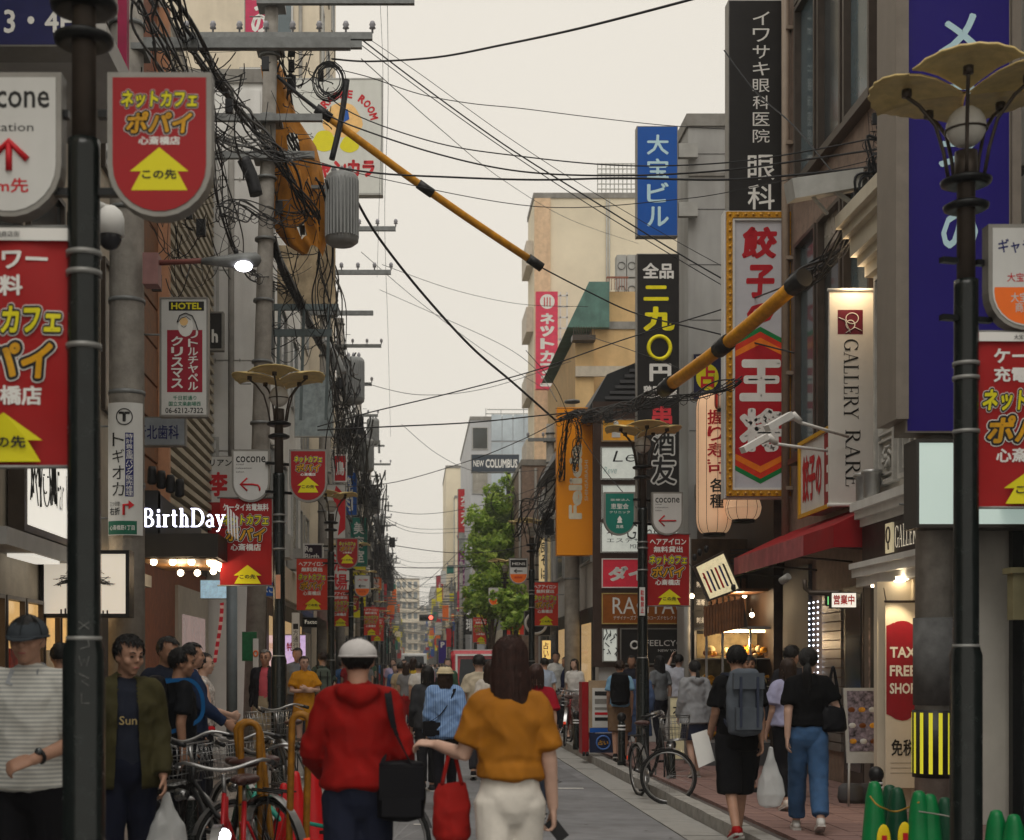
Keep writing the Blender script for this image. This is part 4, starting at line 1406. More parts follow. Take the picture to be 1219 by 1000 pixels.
lab_l=['nearest black lamp post at the left, graffiti scratched on its shaft','black lamp post between the white cocone shield and red shield','black lamp post beside the red hair iron banner left of street','slim black lamp post carrying the orange bottomed shield on left','fifth black lamp post along the left kerb','sixth black lamp post along the left kerb']
lab_r=['nearest black lamp post at the right with gold petals over globe','black lamp post behind the parked bicycle, holding teal and white shields','black lamp post in front of the street tree with red banner','black lamp post left of the tree trunk on the right kerb','fifth black lamp post along the right kerb','sixth black lamp post along the right kerb']
posts={}
L0=None
tree0=None
for sd,LP,lab in((-1,LP_L,lab_l),(1,LP_R,lab_r)):
 for i,(px,d)in enumerate(LP):
  if L0 is None:
   L0=lamp_post(lab[0],X(px,d),d)
   posts[(sd,i)]=L0
   tree0={L0.name:kids(L0)}
  else:
   posts[(sd,i)]=dup(L0,(X(px,d),d,-.05),rn.uniform(-.3,.9),lab[i],tree=tree0)
for i in range(8):
 for sd,xx in((-1,-1.75),(1,2.95)):
  dup(L0,(xx,(72 if sd<0 else 80)+12*i,-.05),rn.uniform(0,1),'small black lamp post in the far row on the %s kerb'%('left' if sd<0 else 'right'),tree=tree0)
q=MB()
gx,gy=X(100,5.87),5.87
fgr=lambda a,b,c=0:Vector((gx+math.sin(a/.088)*(.0895+c),gy-math.cos(a/.088)*(.0895+c),b))
for(z,pts)in((1.70,[(-.02,.0),(.02,.03)]),(1.70,[(-.02,.03),(.02,0)]),(1.62,[(-.015,0),(.02,.01),(.015,.04),(-.01,.045)]),(1.55,[(-.02,.04),(-.01,0),(.0,.03),(.01,0),(.02,.04)]),(1.48,[(-.02,.04),(.02,.02),(-.01,.01),(.02,-.01)]),(1.40,[(-.01,.04),(-.01,0),(.02,0)])):
 q.tube([fgr(a+.02,z+b,.0)for a,b in pts],.0014,4,caps=False)
q.build('graffiti',M_RING,posts[(-1,0)])
# ---------------------------------------------------------------- the shields and banners of the lamps
M_RED=mat('sign_red',srgb(150,10,20),.42,var=.05,scale=2,stain=.08)
M_BANRED=mat('banner_red',srgb(152,14,16),.6,var=.10,scale=2.5,bump=.12,bscale=12)
M_BANORG=mat('banner_orange_red',srgb(196,50,32),.6,var=.08,scale=2.5,bump=.12,bscale=12)
M_YEL=mat('print_yellow',srgb(214,204,20),.5,var=.03)
M_GOLD=mat('print_gold',srgb(205,150,15),.5,var=.25,scale=14)
M_INK=mat('print_black',(.012,.012,.012),.5,var=0)
M_WH=mat('print_white',(.74,.73,.70),.5,var=.03)
M_SIGNW=mat('sign_white',(.58,.58,.56),.4,var=.05,scale=3,stain=.12)
M_PRED=mat('print_red',srgb(190,24,36),.5,var=.04)
M_FRM=mat('sign_frame',(.25,.24,.22),.5,metal=.4,var=.15)
M_TEAL=mat('sign_teal',srgb(12,112,98),.42,var=.05)
M_ORG=mat('sign_orange',srgb(236,110,30),.42,var=.05)
M_NAVY=mat('print_navy',srgb(24,32,96),.5,var=.04)
def shield_pts(w,h,n=14,ins=0):
 w2=w/2-ins
 pts=[(-w2,h/2-ins),(w2,h/2-ins)]
 yb=-h/2+w/2*.98
 pts+=[(w2*math.cos(a),yb+(w2)*1.0*math.sin(a))for a in np.linspace(0,-math.pi,n)]
 return pts
def shield(label,cat,cx,y,zc,face_mat,deco,w=.425,h=.585,th=.09,group='shield signs on the lamp posts'):
 r=thing('shield_sign',label,cat,(cx,y,zc),0,group)
 fr=lambda a,b,c=0:Vector((cx+a,y-c,zc+b))
 q=MB().prism(fr,shield_pts(w,h),-th/2,th/2);q.build('frame',M_FRM,r)
 MB().prism(fr,shield_pts(w,h,14,.022),th/2-.01,th/2+.004).build('face',face_mat,r)
 deco(r,fr,th/2+.005)
 return r
def arrow(root,fr,c,cx,y0,y1,wd,m,rotl=False):
 h=y1-y0
 pts=[(cx-wd*.5,y0),(cx+wd*.5,y0),(cx+wd*.32,y0+h*.44),(cx+wd*.52,y0+h*.44),(cx,y1),(cx-wd*.52,y0+h*.44),(cx-wd*.32,y0+h*.44)]
 MB().poly(fr,pts,c,0).build('arrow',m,root)
def popeye_logo(root,fr,c,box,lines=('ネットカフェ','ポパイ')):
 a0,b0,a1,b1=box
 H_=b1-b0;W_=a1-a0
 rows=[(lines[0],(a0,b0+H_*.60,a1,b1)),(lines[1],(a0+W_*.06,b0,a1-W_*.06,b0+H_*.52))]
 for s_,bx in rows:
  text(root,fr,s_,bx,c,M_WH,.15,.12,base=.045,name='lettering_outline')
  text(root,fr,s_,bx,c+.0014,M_INK,.12,.12,base=.045,name='lettering_edge')
  text(root,fr,s_,bx,c+.0028,M_GOLD if s_==lines[1]else M_YEL,.038,.12,base=.045)
def deco_popeye(root,fr,c):
 popeye_logo(root,fr,c,(-.155,.04,.155,.215))
 text(root,fr,'心斎橋店',(-.085,-.005,.085,.03),c,M_WH,.03)
 arrow(root,fr,c,0,-.19,-.015,.23,M_YEL)
 text(root,fr,'この先',(-.07,-.145,.07,-.105),c+.0012,M_INK,.03)
def deco_cocone(kind):
 def f(root,fr,c):
  text(root,fr,'cocone',(-.165,.145,.165,.215),c,M_INK,.012)
  if kind=='big':
   text(root,fr,'relaxation',(-.165,.05,.10,.085),c,M_INK,0)
   MB().tube([fr(0,-.11,c),fr(0,.0,c)],.014,6).build('arrow',M_PRED,root)
   MB().tube([fr(-.075,-.065,c),fr(0,.01,c),fr(.075,-.065,c)],.014,6).build('arrow',M_PRED,root)
   text(root,fr,'50m先',(-.13,-.20,.08,-.14),c,M_PRED,.02)
  else:
   for k,t_ in enumerate(('total','relaxation','salon')):
    text(root,fr,t_,(-.165,.115-.042*k,-.165+(.085,.175,.09)[k],.135-.042*k),c,M_INK,0)
   MB().tube([fr(-.11,-.10,c),fr(.02 if kind=='turn' else .12,-.10,c)]+([fr(.08,-.11,c),fr(.10,-.14,c),fr(.10,-.17,c)]if kind=='turn' else[]),.011,6).build('arrow',M_PRED,root)
   MB().tube([fr(-.04,-.17,c),fr(-.115,-.10,c),fr(-.04,-.03,c)],.011,6).build('arrow',M_PRED,root)
 return f
def deco_clinic(root,fr,c):
 text(root,fr,'医療法人',(-.12,.17,.14,.20),c,M_WH,0)
 text(root,fr,'恵聖会',(-.12,.06,.12,.135),c,M_WH,.01)
 text(root,fr,'クリニック',(-.14,.0,.14,.035),c,M_WH,.01)
 arrow(root,fr,c,0,-.13,-.03,.07,M_WH)
 text(root,fr,'直進',(-.05,-.20,.05,-.155),c,M_WH,.01)
def deco_gallery(root,fr,c):
 text(root,fr,'ギャラリー',(-.16,.13,.16,.21),c,M_NAVY,.02)
 text(root,fr,'大宝',(.0,.05,.16,.115),c,M_NAVY,.02)
 text(root,fr,'大宝ビル1F',(-.11,-.03,.13,.02),c,M_PRED,.01)
 pts=[p for p in shield_pts(.425,.585,14,.03)if p[1]<-.07]
 MB().poly(fr,[(-.18,-.06),(.18,-.06)]+[(a,b)for a,b in pts],c).build('orange_half',M_ORG,root)
 text(root,fr,'大宝寺通\n商店街',(-.09,-.20,.10,-.09),c+.0012,M_SIGNW,.01)
def deco_orange(s1,dark):
 def f(root,fr,c):
  MB().quad(fr,-.18,.08,.18,.25,c).build('panel',M_INK if dark else M_SIGNW,root)
  text(root,fr,s1,(-.14,.13,.15,.19),c+.001,M_WH if dark else M_PRED,.01)
  MB().tube([fr(-.09,.0,c),fr(.09,.0,c)],.010,5).build('arrow',M_INK,root)
  MB().tube([fr(-.04,.04,c),fr(-.10,0,c),fr(-.04,-.04,c)],.010,5).build('arrow',M_INK,root)
  pts=[p for p in shield_pts(.425,.585,14,.03)if p[1]<-.08]
  MB().poly(fr,[(-.18,-.07),(.18,-.07)]+pts,c).build('orange_half',M_ORG,root)
  text(root,fr,'商店街',(-.09,-.17,.09,-.12),c+.0012,M_PRED,.01)
 return f
def on_post(key,dx):
 p=posts[key]
 return p.location.x+dx,p.location.y
ZS=3.68
x,y=on_post((-1,0),.318);shield('big red shield sign with yellow arrow, top left by the nearest post','shop sign',x,y,ZS,M_RED,deco_popeye)
x,y=on_post((-1,0),-.295);shield('big white shield sign with red up arrow at the left edge','shop sign',x,y,ZS,M_SIGNW,deco_cocone('big'))
x,y=on_post((-1,1),-.31);shield('white cocone shield sign with curved red arrow above a red banner','shop sign',x,y,ZS,M_SIGNW,deco_cocone('turn'))
x,y=on_post((-1,1),.33);s0=shield('red shield sign with yellow arrow right of second left lamp post','shop sign',x,y,ZS,M_RED,deco_popeye)
x,y=on_post((-1,2),.31);dup(s0,(x,y,ZS),label='small red shield sign with yellow arrow right of third left post')
x,y=on_post((-1,3),.3);shield('small pale shield with orange foot on the fourth left lamp post','shop sign',x,y,ZS,M_SIGNW,deco_orange('大宝',False))
x,y=on_post((-1,4),-.3);dup(s0,(x,y,ZS),label='tiny red shield sign on the fifth left lamp post')
x,y=on_post((1,0),.32);shield('pale shield sign with orange lower half at the right edge','shop sign',x,y,3.72,M_SIGNW,deco_gallery)
x,y=on_post((1,1),-.32);shield('teal clinic shield sign on the post behind the bicycle','shop sign',x,y,ZS-.05,M_TEAL,deco_clinic)
x,y=on_post((1,1),.33);shield('white cocone shield sign with straight red arrow above red banner','shop sign',x,y,ZS-.05,M_SIGNW,deco_cocone('left'))
x,y=on_post((1,2),-.3);s1=shield('shield with black panel and orange foot before the street tree','shop sign',x,y,ZS,M_SIGNW,deco_orange('MENS',True))
x,y=on_post((1,3),-.3);shield('shield with red mark and orange foot under the tree','shop sign',x,y,ZS,M_SIGNW,deco_orange('占',False))
def banner(label,cx,y,z1,top,m=M_BANRED,w=.58,h=.98,header=False,lines=2):
 z0=z1-h
 r=thing('street_banner',label,'banner',(cx,y,z0),0,'red arrow banners on the lamp posts')
 bil=lambda a,b:.018*math.sin((b-z0)*5+cx)*math.cos((a-cx)/w*2.6)+.008*math.sin((a-cx)*19+(b-z0)*7)
 fr=lambda a,b,c=0:Vector((a,y-c-bil(a,b),b))
 q=MB();n,k=8,12
 for s_,cc in((0,-.004),(1,0)):
  vs=[fr(cx-w/2+w*i/n,z0+h*j/k,cc)for j in range(k+1)for i in range(n+1)]
  q.add(vs,[(j*(n+1)+i,j*(n+1)+i+1,(j+1)*(n+1)+i+1,(j+1)*(n+1)+i)for j in range(k)for i in range(n)],0,True)
 q.build('cloth',m,r)
 MB().tube([(cx-w/2-.03,y,z1+.004),(cx+w/2+.02,y,z1+.004)],.010,6).build('rod',M_RING,r)
 MB().tube([(cx-w/2-.03,y,z0),(cx+w/2+.02,y,z0)],.008,6).build('rod',M_RING,r)
 L_,R2=cx-w/2,cx+w/2
 c=.004
 o=0
 if header:
  MB().quad(fr,L_+.004,z1-.055,R2-.004,z1-.004,.022).build('header_strip',M_WH,r)
  text(r,fr,'大宝寺通商店街',(L_+.2,z1-.045,R2-.2,z1-.02),.026,M_INK,.01)
  o=.03
 fsz=.09 if len(top)>1 else .085
 for i,t_ in enumerate(top):
  wd=min(w*.43,fsz*.55*len(t_))if len(top)>1 else w*.44
  text(r,fr,t_,(cx-wd,z1-o-.06-(i+1)*.105+.02,cx+wd,z1-o-.06-i*.105),c,M_WH,.03)
 zt=z1-o-.08-len(top)*.105
 popeye_logo(r,fr,c+.002,(L_+.035,zt-.30,R2-.035,zt))
 text(r,fr,'心斎橋店',(cx-.17,zt-.405,cx+.17,zt-.325),c,M_WH,.03)
 arrow(r,fr,.026,cx+.02,z0+.02,z0+.20+(.02 if o else .03),.30,M_YEL)
 text(r,fr,'この先',(cx-.07,z0+.075,cx+.11,z0+.125),.030,M_INK,.03)
 return r
x,y=on_post((-1,0),-.345);banner('large red banner with white header and yellow arrow at the left edge',x,y,Z(272,5.87),('シャワー','無料'),header=True)
x,y=on_post((-1,1),-.37);banner('red banner below the white cocone shield on second left post',x,y,Z(593,16),('ケータイ充電無料',))
x,y=on_post((-1,2),-.36);b3=banner('orange red hair iron banner on the third left lamp post',x,y,Z(665,27),('ヘアアイロン','無料貸出'),M_BANORG)
x,y=on_post((1,0),.345);banner('large red banner with yellow arrow at the right edge',x,y,Z(396,8),('ケータイ','充電無料'),header=True)
x,y=on_post((1,1),.345);banner('red banner with yellow arrow beside second right lamp post',x,y,Z(636,19.5),('ヘアアイロン','無料貸出'))
x,y=on_post((1,2),.3);dup(b3,(x,y,Z(693,32)-.98),label='orange red banner right of the third right lamp post')
x,y=on_post((1,3),.3);dup(b3,(x,y,Z(718,44)-.98),label='smaller orange red banner under the tree on the right')
x,y=on_post((1,4),-.3);dup(b3,(x,y,Z(735,56)-.98),label='tiny orange red banner left of the tree on the right')
x,y=on_post((-1,3),-.3);dup(b3,(x,y,2.6),label='small red banner behind the hair iron banner on the left')
x,y=on_post((-1,4),.3);dup(b3,(x,y,2.6),label='tiny red banner on the fifth left lamp post')
for k_ in((1,5),(-1,5)):
 x,y=on_post(k_,.3);dup(b3,(x,y,2.6),label='tiny red banner on the sixth %s lamp post'%('right' if k_[0]>0 else 'left'))
 # ---------------------------------------------------------------- box signs
def box_sign(name,label,cat,d,x0,y0,x1,y1,th,fm,bm_,deco=None,rim=.02,group=None,frontc=None):
 a0,b0,a1,b1=rect(d,x0,y0,x1,y1)
 r=thing(name,label,cat,((a0+a1)/2,d,b0),0,group)
 fr=face(d)
 MB().fbox(fr,a0,b0,a1,b1,-th,0).build('case',bm_,r)
 MB().quad(fr,a0+rim,b0+rim,a1-rim,b1-rim,.004).build('face',fm,r)
 if rim>.015:MB().frame(fr,a0,b0,a1,b1,rim*.8,.001,.012).build('frame',bm_,r)
 if deco:
  T=lambda s_,x0,y0,x1,y1,m,**k:text(r,fr,s_,rect(d,x0,y0,x1,y1),k.pop('c',.007),m,**k)
  deco(r,fr,T)
 return r
def column(T,s,x0,x1,y0,y1,m,gap=.12,**k):
 n=len(s);h=(y1-y0)/n
 for i,ch in enumerate(s):
  T(ch,x0,y0+h*i+h*gap/2,x1,y0+h*(i+1)-h*gap/2,m,**k)
M_BLUE=mat('sign_blue',srgb(16,84,170),.4,var=.05,scale=2,stain=.08)
M_PURP=mat('sign_violet_blue',srgb(28,12,112),.4,var=.05,scale=1)
M_BLK=mat('sign_black',(.014,.013,.013),.4,var=.15)
M_LTB=mat('print_pale_blue',srgb(190,222,232),.5,var=.03)
def dk(r,fr,T):
 column(T,'メガネ',1117,1166,5,5+3*72,M_LTB,gap=.30,bold=.02)
 column(T,'の',1120,1164,240,312,M_LTB,gap=.30,bold=.02)
box_sign('tall_sign','tall violet blue sign with pale letters behind nearest right lamp','shop sign',12.5,1078,-90,1203,515,.30,M_PURP,mat('sign_case_taupe',(.22,.19,.16),.5,var=.1,stain=.2),dk,rim=.015)
MB0=MB().fbox(face(12.5),X(1064,12.5),Z(500,12.5),X(1079,12.5),Z(-90,12.5),-.45,.06)
tag(MB0.build('sign_column',mat('sign_case_taupe',(0,0,0))),'taupe metal column along the left side of the violet sign','column')
tag(MB().fbox(face(12.5),X(1203.5,12.5),Z(527,12.5),X(1214,12.5),Z(-90,12.5),-.3,.03).build('sign_column',mat('sign_case_taupe',(0,0,0))),'narrow taupe metal column along the right side of the violet sign','column')
def dg(r,fr,T):pass
box_sign('light_box','blank glowing greenish light box under the violet sign','light box',12.4,1090,523,1290,628,.30,M_LITG,mat('box_bronze',(.05,.045,.04),.5),dg,rim=.03)
def de(r,fr,T):
 column(T,'イワサキ眼科医院',896,916,12,172,M_WH,gap=.2,bold=.002)
 column(T,'眼科',890,922,182,252,M_WH,gap=.14,bold=.01)
box_sign('tall_sign','tall black eye clinic sign with white vertical letters','shop sign',20.4,867,0,941,253,.22,M_BLK,M_FRM,de,rim=.012)
M_GILT=mat('gilt_frame',srgb(196,140,30),.45,metal=.3,var=.3,scale=30,bump=.4,bscale=60)
def do(r,fr,T):
 d=20.0
 PX=lambda pts:[(X(a,d),Z(b,d))for a,b in pts]
 MB().frame(fr,*rect(d,864,253,946,591),.085,.012,.05).build('gilt_frame',M_GILT,r)
 MB().frame(fr,*rect(d,871.5,260.5,938.5,583.5),.03,.013,.035).build('inner_frame',M_WHITEP,r)
 a0,b0,a1,b1=rect(d,868,256.5,942,587.5)
 q=MB();n=0
 for k in range(36):
  for a in(a0,a1):q.ball(fr(a,b0+(b1-b0)*k/35,.056),.022,n=8,k=5)
 for k in range(1,8):
  for b in(b0,b1):q.ball(fr(a0+(a1-a0)*k/8,b,.056),.022,n=8,k=5)
 tag(q.build('frame_bulbs',mat('bulb_unlit',srgb(200,150,60),.25,var=.1),r),kind='stuff')
 gr_,og,rd=mat('sign_green',srgb(10,120,60),.5),mat('band_orange',srgb(230,120,20),.5),mat('sign_red2',srgb(176,16,34),.45,var=.05)
 MB().poly(fr,PX([(875,405),(905,389),(935,405),(935,560),(905,576),(875,560)]),.006).build('green_band',gr_,r)
 MB().poly(fr,PX([(875,411),(905,395),(935,411),(935,554),(905,570),(875,554)]),.007).build('red_band',mat('band_red_orange',srgb(206,50,24),.5),r)
 MB().poly(fr,PX([(875,418),(905,402),(935,418),(935,547),(905,563),(875,547)]),.008).build('orange_band',og,r)
 MB().poly(fr,PX([(875,425),(905,410),(935,425),(935,540),(905,555),(875,540)]),.009).build('red_field',rd,r)
 for ch,b in(('餃',(883,270,925,308)),('子',(888,315,922,355)),('の',(889,361,921,385))):
  T(ch,*b,rd,bold=.045,shear=.08)
 for ch,b in(('王',(880,428,932,478)),('将',(880,486,933,538))):
  T(ch,*b,M_WH,bold=.055,c=.012)
box_sign('tall_sign','tall dumpling shop sign in gilt bulb frame with red field','shop sign',20.0,862,251,948,593,.20,mat('sign_pale_violet',(.50,.50,.54),.45,var=.04),M_WHITEP,do,rim=.01)
def dgal(r,fr,T):
 d=15.9
 a0,b0,a1,b1=rect(d,997,369,1027,398)
 MB().quad(fr,a0,b0,a1,b1,.006).build('emblem_ground',mat('maroon',srgb(96,14,40),.5),r)
 q=MB();cx_,cz=(a0+a1)/2,(b0+b1)/2
 q.tube([fr(cx_+.02+.07*math.cos(a),cz+.04+.06*math.sin(a),.009)for a in np.linspace(0,6.28,17)[:-1]],.006,4,closed=True)
 q.tube([fr(cx_+.05*math.cos(a),cz-.03+.05*math.sin(a),.010)for a in np.linspace(-1,4.5,13)],.006,4)
 q.tube([fr(cx_-.13,cz+.05,.011),fr(cx_-.06,cz+.02,.011),fr(cx_,cz-.12,.011)],.005,4)
 q.tube([fr(cx_-.05,cz-.12,.012),fr(cx_+.05,cz-.06,.012),fr(cx_+.13,cz-.10,.012)],.005,4)
 q.build('emblem',M_WH,r)
 serif(r,fr,'GALLERY',rect(d,1004,404,1022,499),.007,M_INK,rot=-1)
 serif(r,fr,'RARE',rect(d,1006,512,1024,579),.007,M_INK,rot=-1)
box_sign('vertical_banner','white vertical boutique banner with maroon emblem and dark serif letters','banner',15.9,987,345,1040,601,.04,mat('banner_white',(.66,.64,.60),.7,var=.05,scale=2),mat('banner_white',(0,0,0)),dgal,rim=.004)
tag(MB().tube([P(985,601,15.88),P(1045,601,15.88)],.022,8).build('banner_pole',M_WHITEP),'white rod under the vertical boutique banner','rod')
tag(MB().tube([P(985,345,15.88),P(1068,345,15.88)],.018,8).build('banner_pole',M_WHITEP),'white rod at the top of the vertical boutique banner','rod')
def d290(r,fr,T):
 yl=mat('brush_yellow',srgb(240,226,20),.5)
 T('全品',765,313,802,332,M_WH,bold=.03)
 T('二',766,340,796,358,yl,bold=.05);T('九',766,365,803,394,yl,bold=.05)
 d=25
 MB().tube([fr(X(785,d)+.19*math.cos(a),Z(414,d)+.20*math.sin(a),.008)for a in np.linspace(0,6.28,25)[:-1]],.035,6,closed=True).build('zero_ring',yl,r)
 T('円',773,433,799,454,M_WH,bold=.04)
 T('鶏居酒屋',766,459,806,474,M_WH,bold=.03)
 T('串',776,483,800,508,mat('print_pink',srgb(216,60,70),.5),bold=.03)
 for ch,b in(('酒',(777,512,803,541)),('友',(776,544,804,576)),('鳥',(776,600,800,618))):
  T(ch,*b,M_SIGNW,bold=.08,base=.02)
  T(ch,*b,M_INK,bold=.02,base=.02,c=.010)
box_sign('tall_sign','tall black pub sign with yellow and white brush characters','shop sign',25.0,758,302,809,622,.18,M_BLK,M_FRM,d290,rim=.012)
def dbl(r,fr,T):
 column(T,'大宝ビル',770,796,158,272,M_LTB,gap=.16,bold=.02)
box_sign('tall_sign','blue building name sign with four pale vertical characters','shop sign',25.6,758,150,807,281,.2,M_BLUE,M_FRM,dbl,rim=.015)
for i,py in enumerate((180,250)):
 tag(MB().bar(P(807,py,25.7),P(830,py,25.7),.12,.25).build('steel_bracket',M_AC),['upper','lower'][i]+' pale steel bracket tying the blue sign to the grey building','bracket')
def dfo(r,fr,T):
 d=21.5
 MB().poly(fr,[(X(842,d)+.17*math.cos(a),Z(449,d)+.20*math.sin(a))for a in np.linspace(0,6.28,25)[:-1]],.006).build('yellow_disc',M_YEL,r)
 T('占',834,436,851,462,M_PRED,bold=.03,c=.009)
 T('奥左',828,424,842,432,M_WH,bold=.02);T('大阪占館',828,466,856,472,M_WH,bold=.01)
box_sign('small_sign','navy sign with yellow disc and red fortune telling character','shop sign',21.5,825,421,859,476,.10,mat('sign_navy',srgb(28,30,62),.45),M_FRM,dfo,rim=.01)
def dfe(r,fr,T):
 w_=mat('print_cream',(.75,.70,.55),.5)
 T('Felicia',677,528,693,618,w_,bold=.05,rot=1)
 T('SHINSAIBASHI',696,548,700,596,w_,bold=.0,rot=1)
box_sign('tall_sign','tall orange sign with white letters reading upwards','shop sign',28,663,485,709,661,.25,mat('sign_amber',srgb(240,150,8),.45,var=.04,scale=1),mat('sign_amber',(0,0,0)),dfe,rim=.005)
def dnc(r,fr,T):
 column(T,'ネットカフェ',643,660,372,461,M_WH,gap=.12,bold=.05)
 d=58
 MB().poly(fr,[(X(651.5,d)+.30*math.cos(a),Z(359,d)+.30*math.sin(a))for a in np.linspace(0,6.28,21)[:-1]],.006).build('white_disc',M_WH,r)
 q=MB()
 for k in range(3):q.quad(fr,X(647.5+k*3.3,d),Z(365,d),X(648.7+k*3.3,d),Z(354,d),.012)
 q.build('mark',M_PRED,r)
box_sign('tall_sign','pink red net cafe sign high on the cream apartment block','shop sign',58,638,347,664,463,.3,mat('sign_pink',srgb(214,62,92),.45),mat('sign_pink',(0,0,0)),dnc,rim=.01)
q=MB()
for py in range(352,460,13):q.bar(P(664,py,58.2),P(676,py,58.2),.06)
for px in(667,675):q.bar(P(px,348,58.2),P(px,462,58.2),.06)
tag(q.build('sign_bracket',M_WHITEP),'white lattice bracket behind the pink net cafe sign','bracket')
def dco(r,fr,T):
 T('NEW',563.5,548,576,555.5,M_WH,bold=.02);T('COLUMBUS',578,546.5,616,557,M_WH,bold=.03)
box_sign('rooftop_sign','slate sign with white capitals in front of the office block','shop sign',84,561,541,618,562,.5,mat('sign_slate',srgb(52,62,74),.5),M_FRM,dco,rim=.02)
tag(MB().box(X(603,84.3),X(608,84.3),84.3,84.6,0,Z(560,84)).build('sign_post',M_DARK),'dark steel mast under the slate capitals sign','mast')
kb=bld('karaoke_building','narrow beige karaoke tower with stacked sign on its corner',X(531,120),X(560,120)+4,120,131.8,Z(594,120)+2.6,M_CREAML)
def dka(r,fr,T):
 d=100
 column(T,'カラオケ',548.5,558.5,589,627,M_WH,gap=.12,bold=.05)
 MB().quad(fr,*rect(d,546,634,562.5,656),.01).build('picture_panel',mat('picture_grey',(.30,.32,.30),.5,var=.8,scale=.6),r)
 MB().quad(fr,*rect(d,546,656.5,562.5,703),.01).build('purple_panel',mat('sign_purple',srgb(120,30,110),.5),r)
 column(T,'ビッグ',548,556,660,700,mat('print_pale_pink',(.6,.4,.5),.5),gap=.1,c=.02)
box_sign('tall_sign','tall karaoke sign, red above and purple below, on beige tower','shop sign',100,545,582,563.5,705,.8,M_PRED,M_FRM,dka,rim=.03)
tag(MB().box(X(564,101),X(572,101),101,102,Z(700,101),Z(582,101)).build('vertical_sign',mat('panel_teal',srgb(40,150,140),.5)),'teal vertical panel beside the karaoke sign','sign')
box_sign('tall_sign','distant dark red upright sign on a brown building','shop sign',158,519,685,528,716,.8,mat('sign_darkred',srgb(150,24,44),.5),M_FRM,lambda r,f,T:T('本',521.5,694,525.5,704,M_WH),rim=.05)
box_sign('small_sign','purple parking sign with white letter above a far post','shop sign',62,521.5,762,531.5,790,.2,mat('sign_indigo',srgb(60,40,130),.5),M_FRM,lambda r,f,T:T('P',524.5,764,529.5,771,M_WH,bold=.05),rim=.02)
box_sign('small_sign','cream noodle shop sign with brown brush letters behind the third lamp','shop sign',38,641,640,654,694,.2,mat('sign_cream',srgb(236,200,130),.5,emit=.25,ecol=(1,.8,.45)),M_FRM,lambda r,f,T:column(T,'良そば',644,651,644,690,M_INK,bold=.02),rim=.01)
a0,b0,a1,b1=rect(27,706,478,829,794)
tb_=thing('tenant_board','big brown tenant board stacked with lit shop plates at the corner','sign board',((a0+a1)/2,27,b0))
f27=face(27.0)
M_BRB=mat('board_brown',(.055,.032,.024),.5,var=.15)
MB().fbox(f27,a0,b0,a1,b1,-.08,0).build('board',M_BRB,tb_)
def plate(x0,y0,x1,y1,m,label,deco=None,fm=None):
 a0,b0,a1,b1=rect(27,x0,y0,x1,y1)
 r=MB().fbox(f27,a0,b0,a1,b1,.001,.03).build('tenant_plate',m,tb_)
 r['label']=label
 MB().frame(f27,a0,b0,a1,b1,.02,.031,.042).build('plate_rim',fm or M_FRM,r)
 if deco:
  deco(r,lambda s_,x0,y0,x1,y1,m_,**k:text(r,f27,s_,rect(27,x0,y0,x1,y1),k.pop('c',.034),m_,**k))
M_PLW=mat('plate_lit_white',(.62,.64,.58),.4,emit=.25,ecol=(.95,1,.9))
def dfig(r,T):
 q=MB();q.ball(f27(X(733,27),Z(505,27),.04),.05,.01,.06);q.fbox(f27,X(728,27),Z(521,27),X(738,27),Z(509,27),.034,.04)
 q.build('figure',M_WH,r)
plate(716,499,756,526,mat('plate_orange',srgb(230,150,20),.5,emit=.1,ecol=(1,.6,.1)),'orange plate with a small white figure',dfig)
def dle(r,T):
 T('Le',729,537,756,550,M_INK,bold=-.01,shear=.2);T('Reve',718,556,734,564,mat('print_mint',(.45,.62,.58),.5),shear=.3,bold=0)
plate(715,532,823,571,M_PLW,'white plate with thin script',dle)
plate(716,577,823,618,M_PLW,'white plate half hidden by the teal shield',lambda r,T:(T('一番',758,585,775,612,M_PRED,bold=.05)))
def dgu(r,T):
 T('Guest',746,624,790,642,M_INK,shear=.25,bold=-.01);T('エステサロン',722,641,785,646,M_INK,bold=0);T('M3F',750,648,760,653,M_INK,bold=0)
 MB().poly(f27,[(X(728+7*math.cos(a)*(1 if i%2 else .4),27),Z(632+7*math.sin(a)*(1 if i%2 else .4),27))for i,a in enumerate(np.linspace(0,6.28,13)[:-1])],.034).build('flower_mark',M_BRB,r)
plate(715,622,823,658,M_PLW,'white plate with flower mark and script',dgu)
plate(716,665,823,700,mat('plate_red',srgb(196,20,44),.4,emit=.08,ecol=(1,.1,.15)),'red plate with white katakana',lambda r,T:T('ダイソー',724,674,815,692,M_WH,bold=.06),M_WH)
def drg(r,T):
 T('RAGTAG',729,711,818,731,M_WH,bold=.0);T('デザイナーズブランドのユーズドセレクトショップ',730,733,821,738,M_WH,bold=0)
plate(716,706,823,743,mat('plate_ochre',srgb(150,84,24),.4),'ochre plate with large white capitals',drg,mat('plate_rim_gold',(.5,.36,.12),.5))
def dfc(r,T):
 T('FEELCYCLE',768,762,823,769,M_WH,bold=.0);T('NEW YORK',783,773,812,776,M_WH,bold=0)
 MB().tube([f27(X(755,27)+.07*math.cos(a),Z(768,27)+.07*math.sin(a),.036)for a in np.linspace(0,6.28,17)[:-1]],.020,5,closed=True).build('ring_mark',M_WH,r)
plate(738,748,825,791,M_BLK,'black plate with ring logo and white capitals',dfc)
def dph(r,T):
 q=MB()
 rr_=random.Random(4)
 for k in range(16):
  x_,y_=rr_.uniform(719,734),rr_.uniform(751,786)
  q.tube([f27(X(x_,27),Z(y_,27),.036),f27(X(x_+rr_.uniform(-6,6),27),Z(y_+rr_.uniform(-8,8),27),.036)],.012,4)
 q.build('photo_print',M_INK,r)
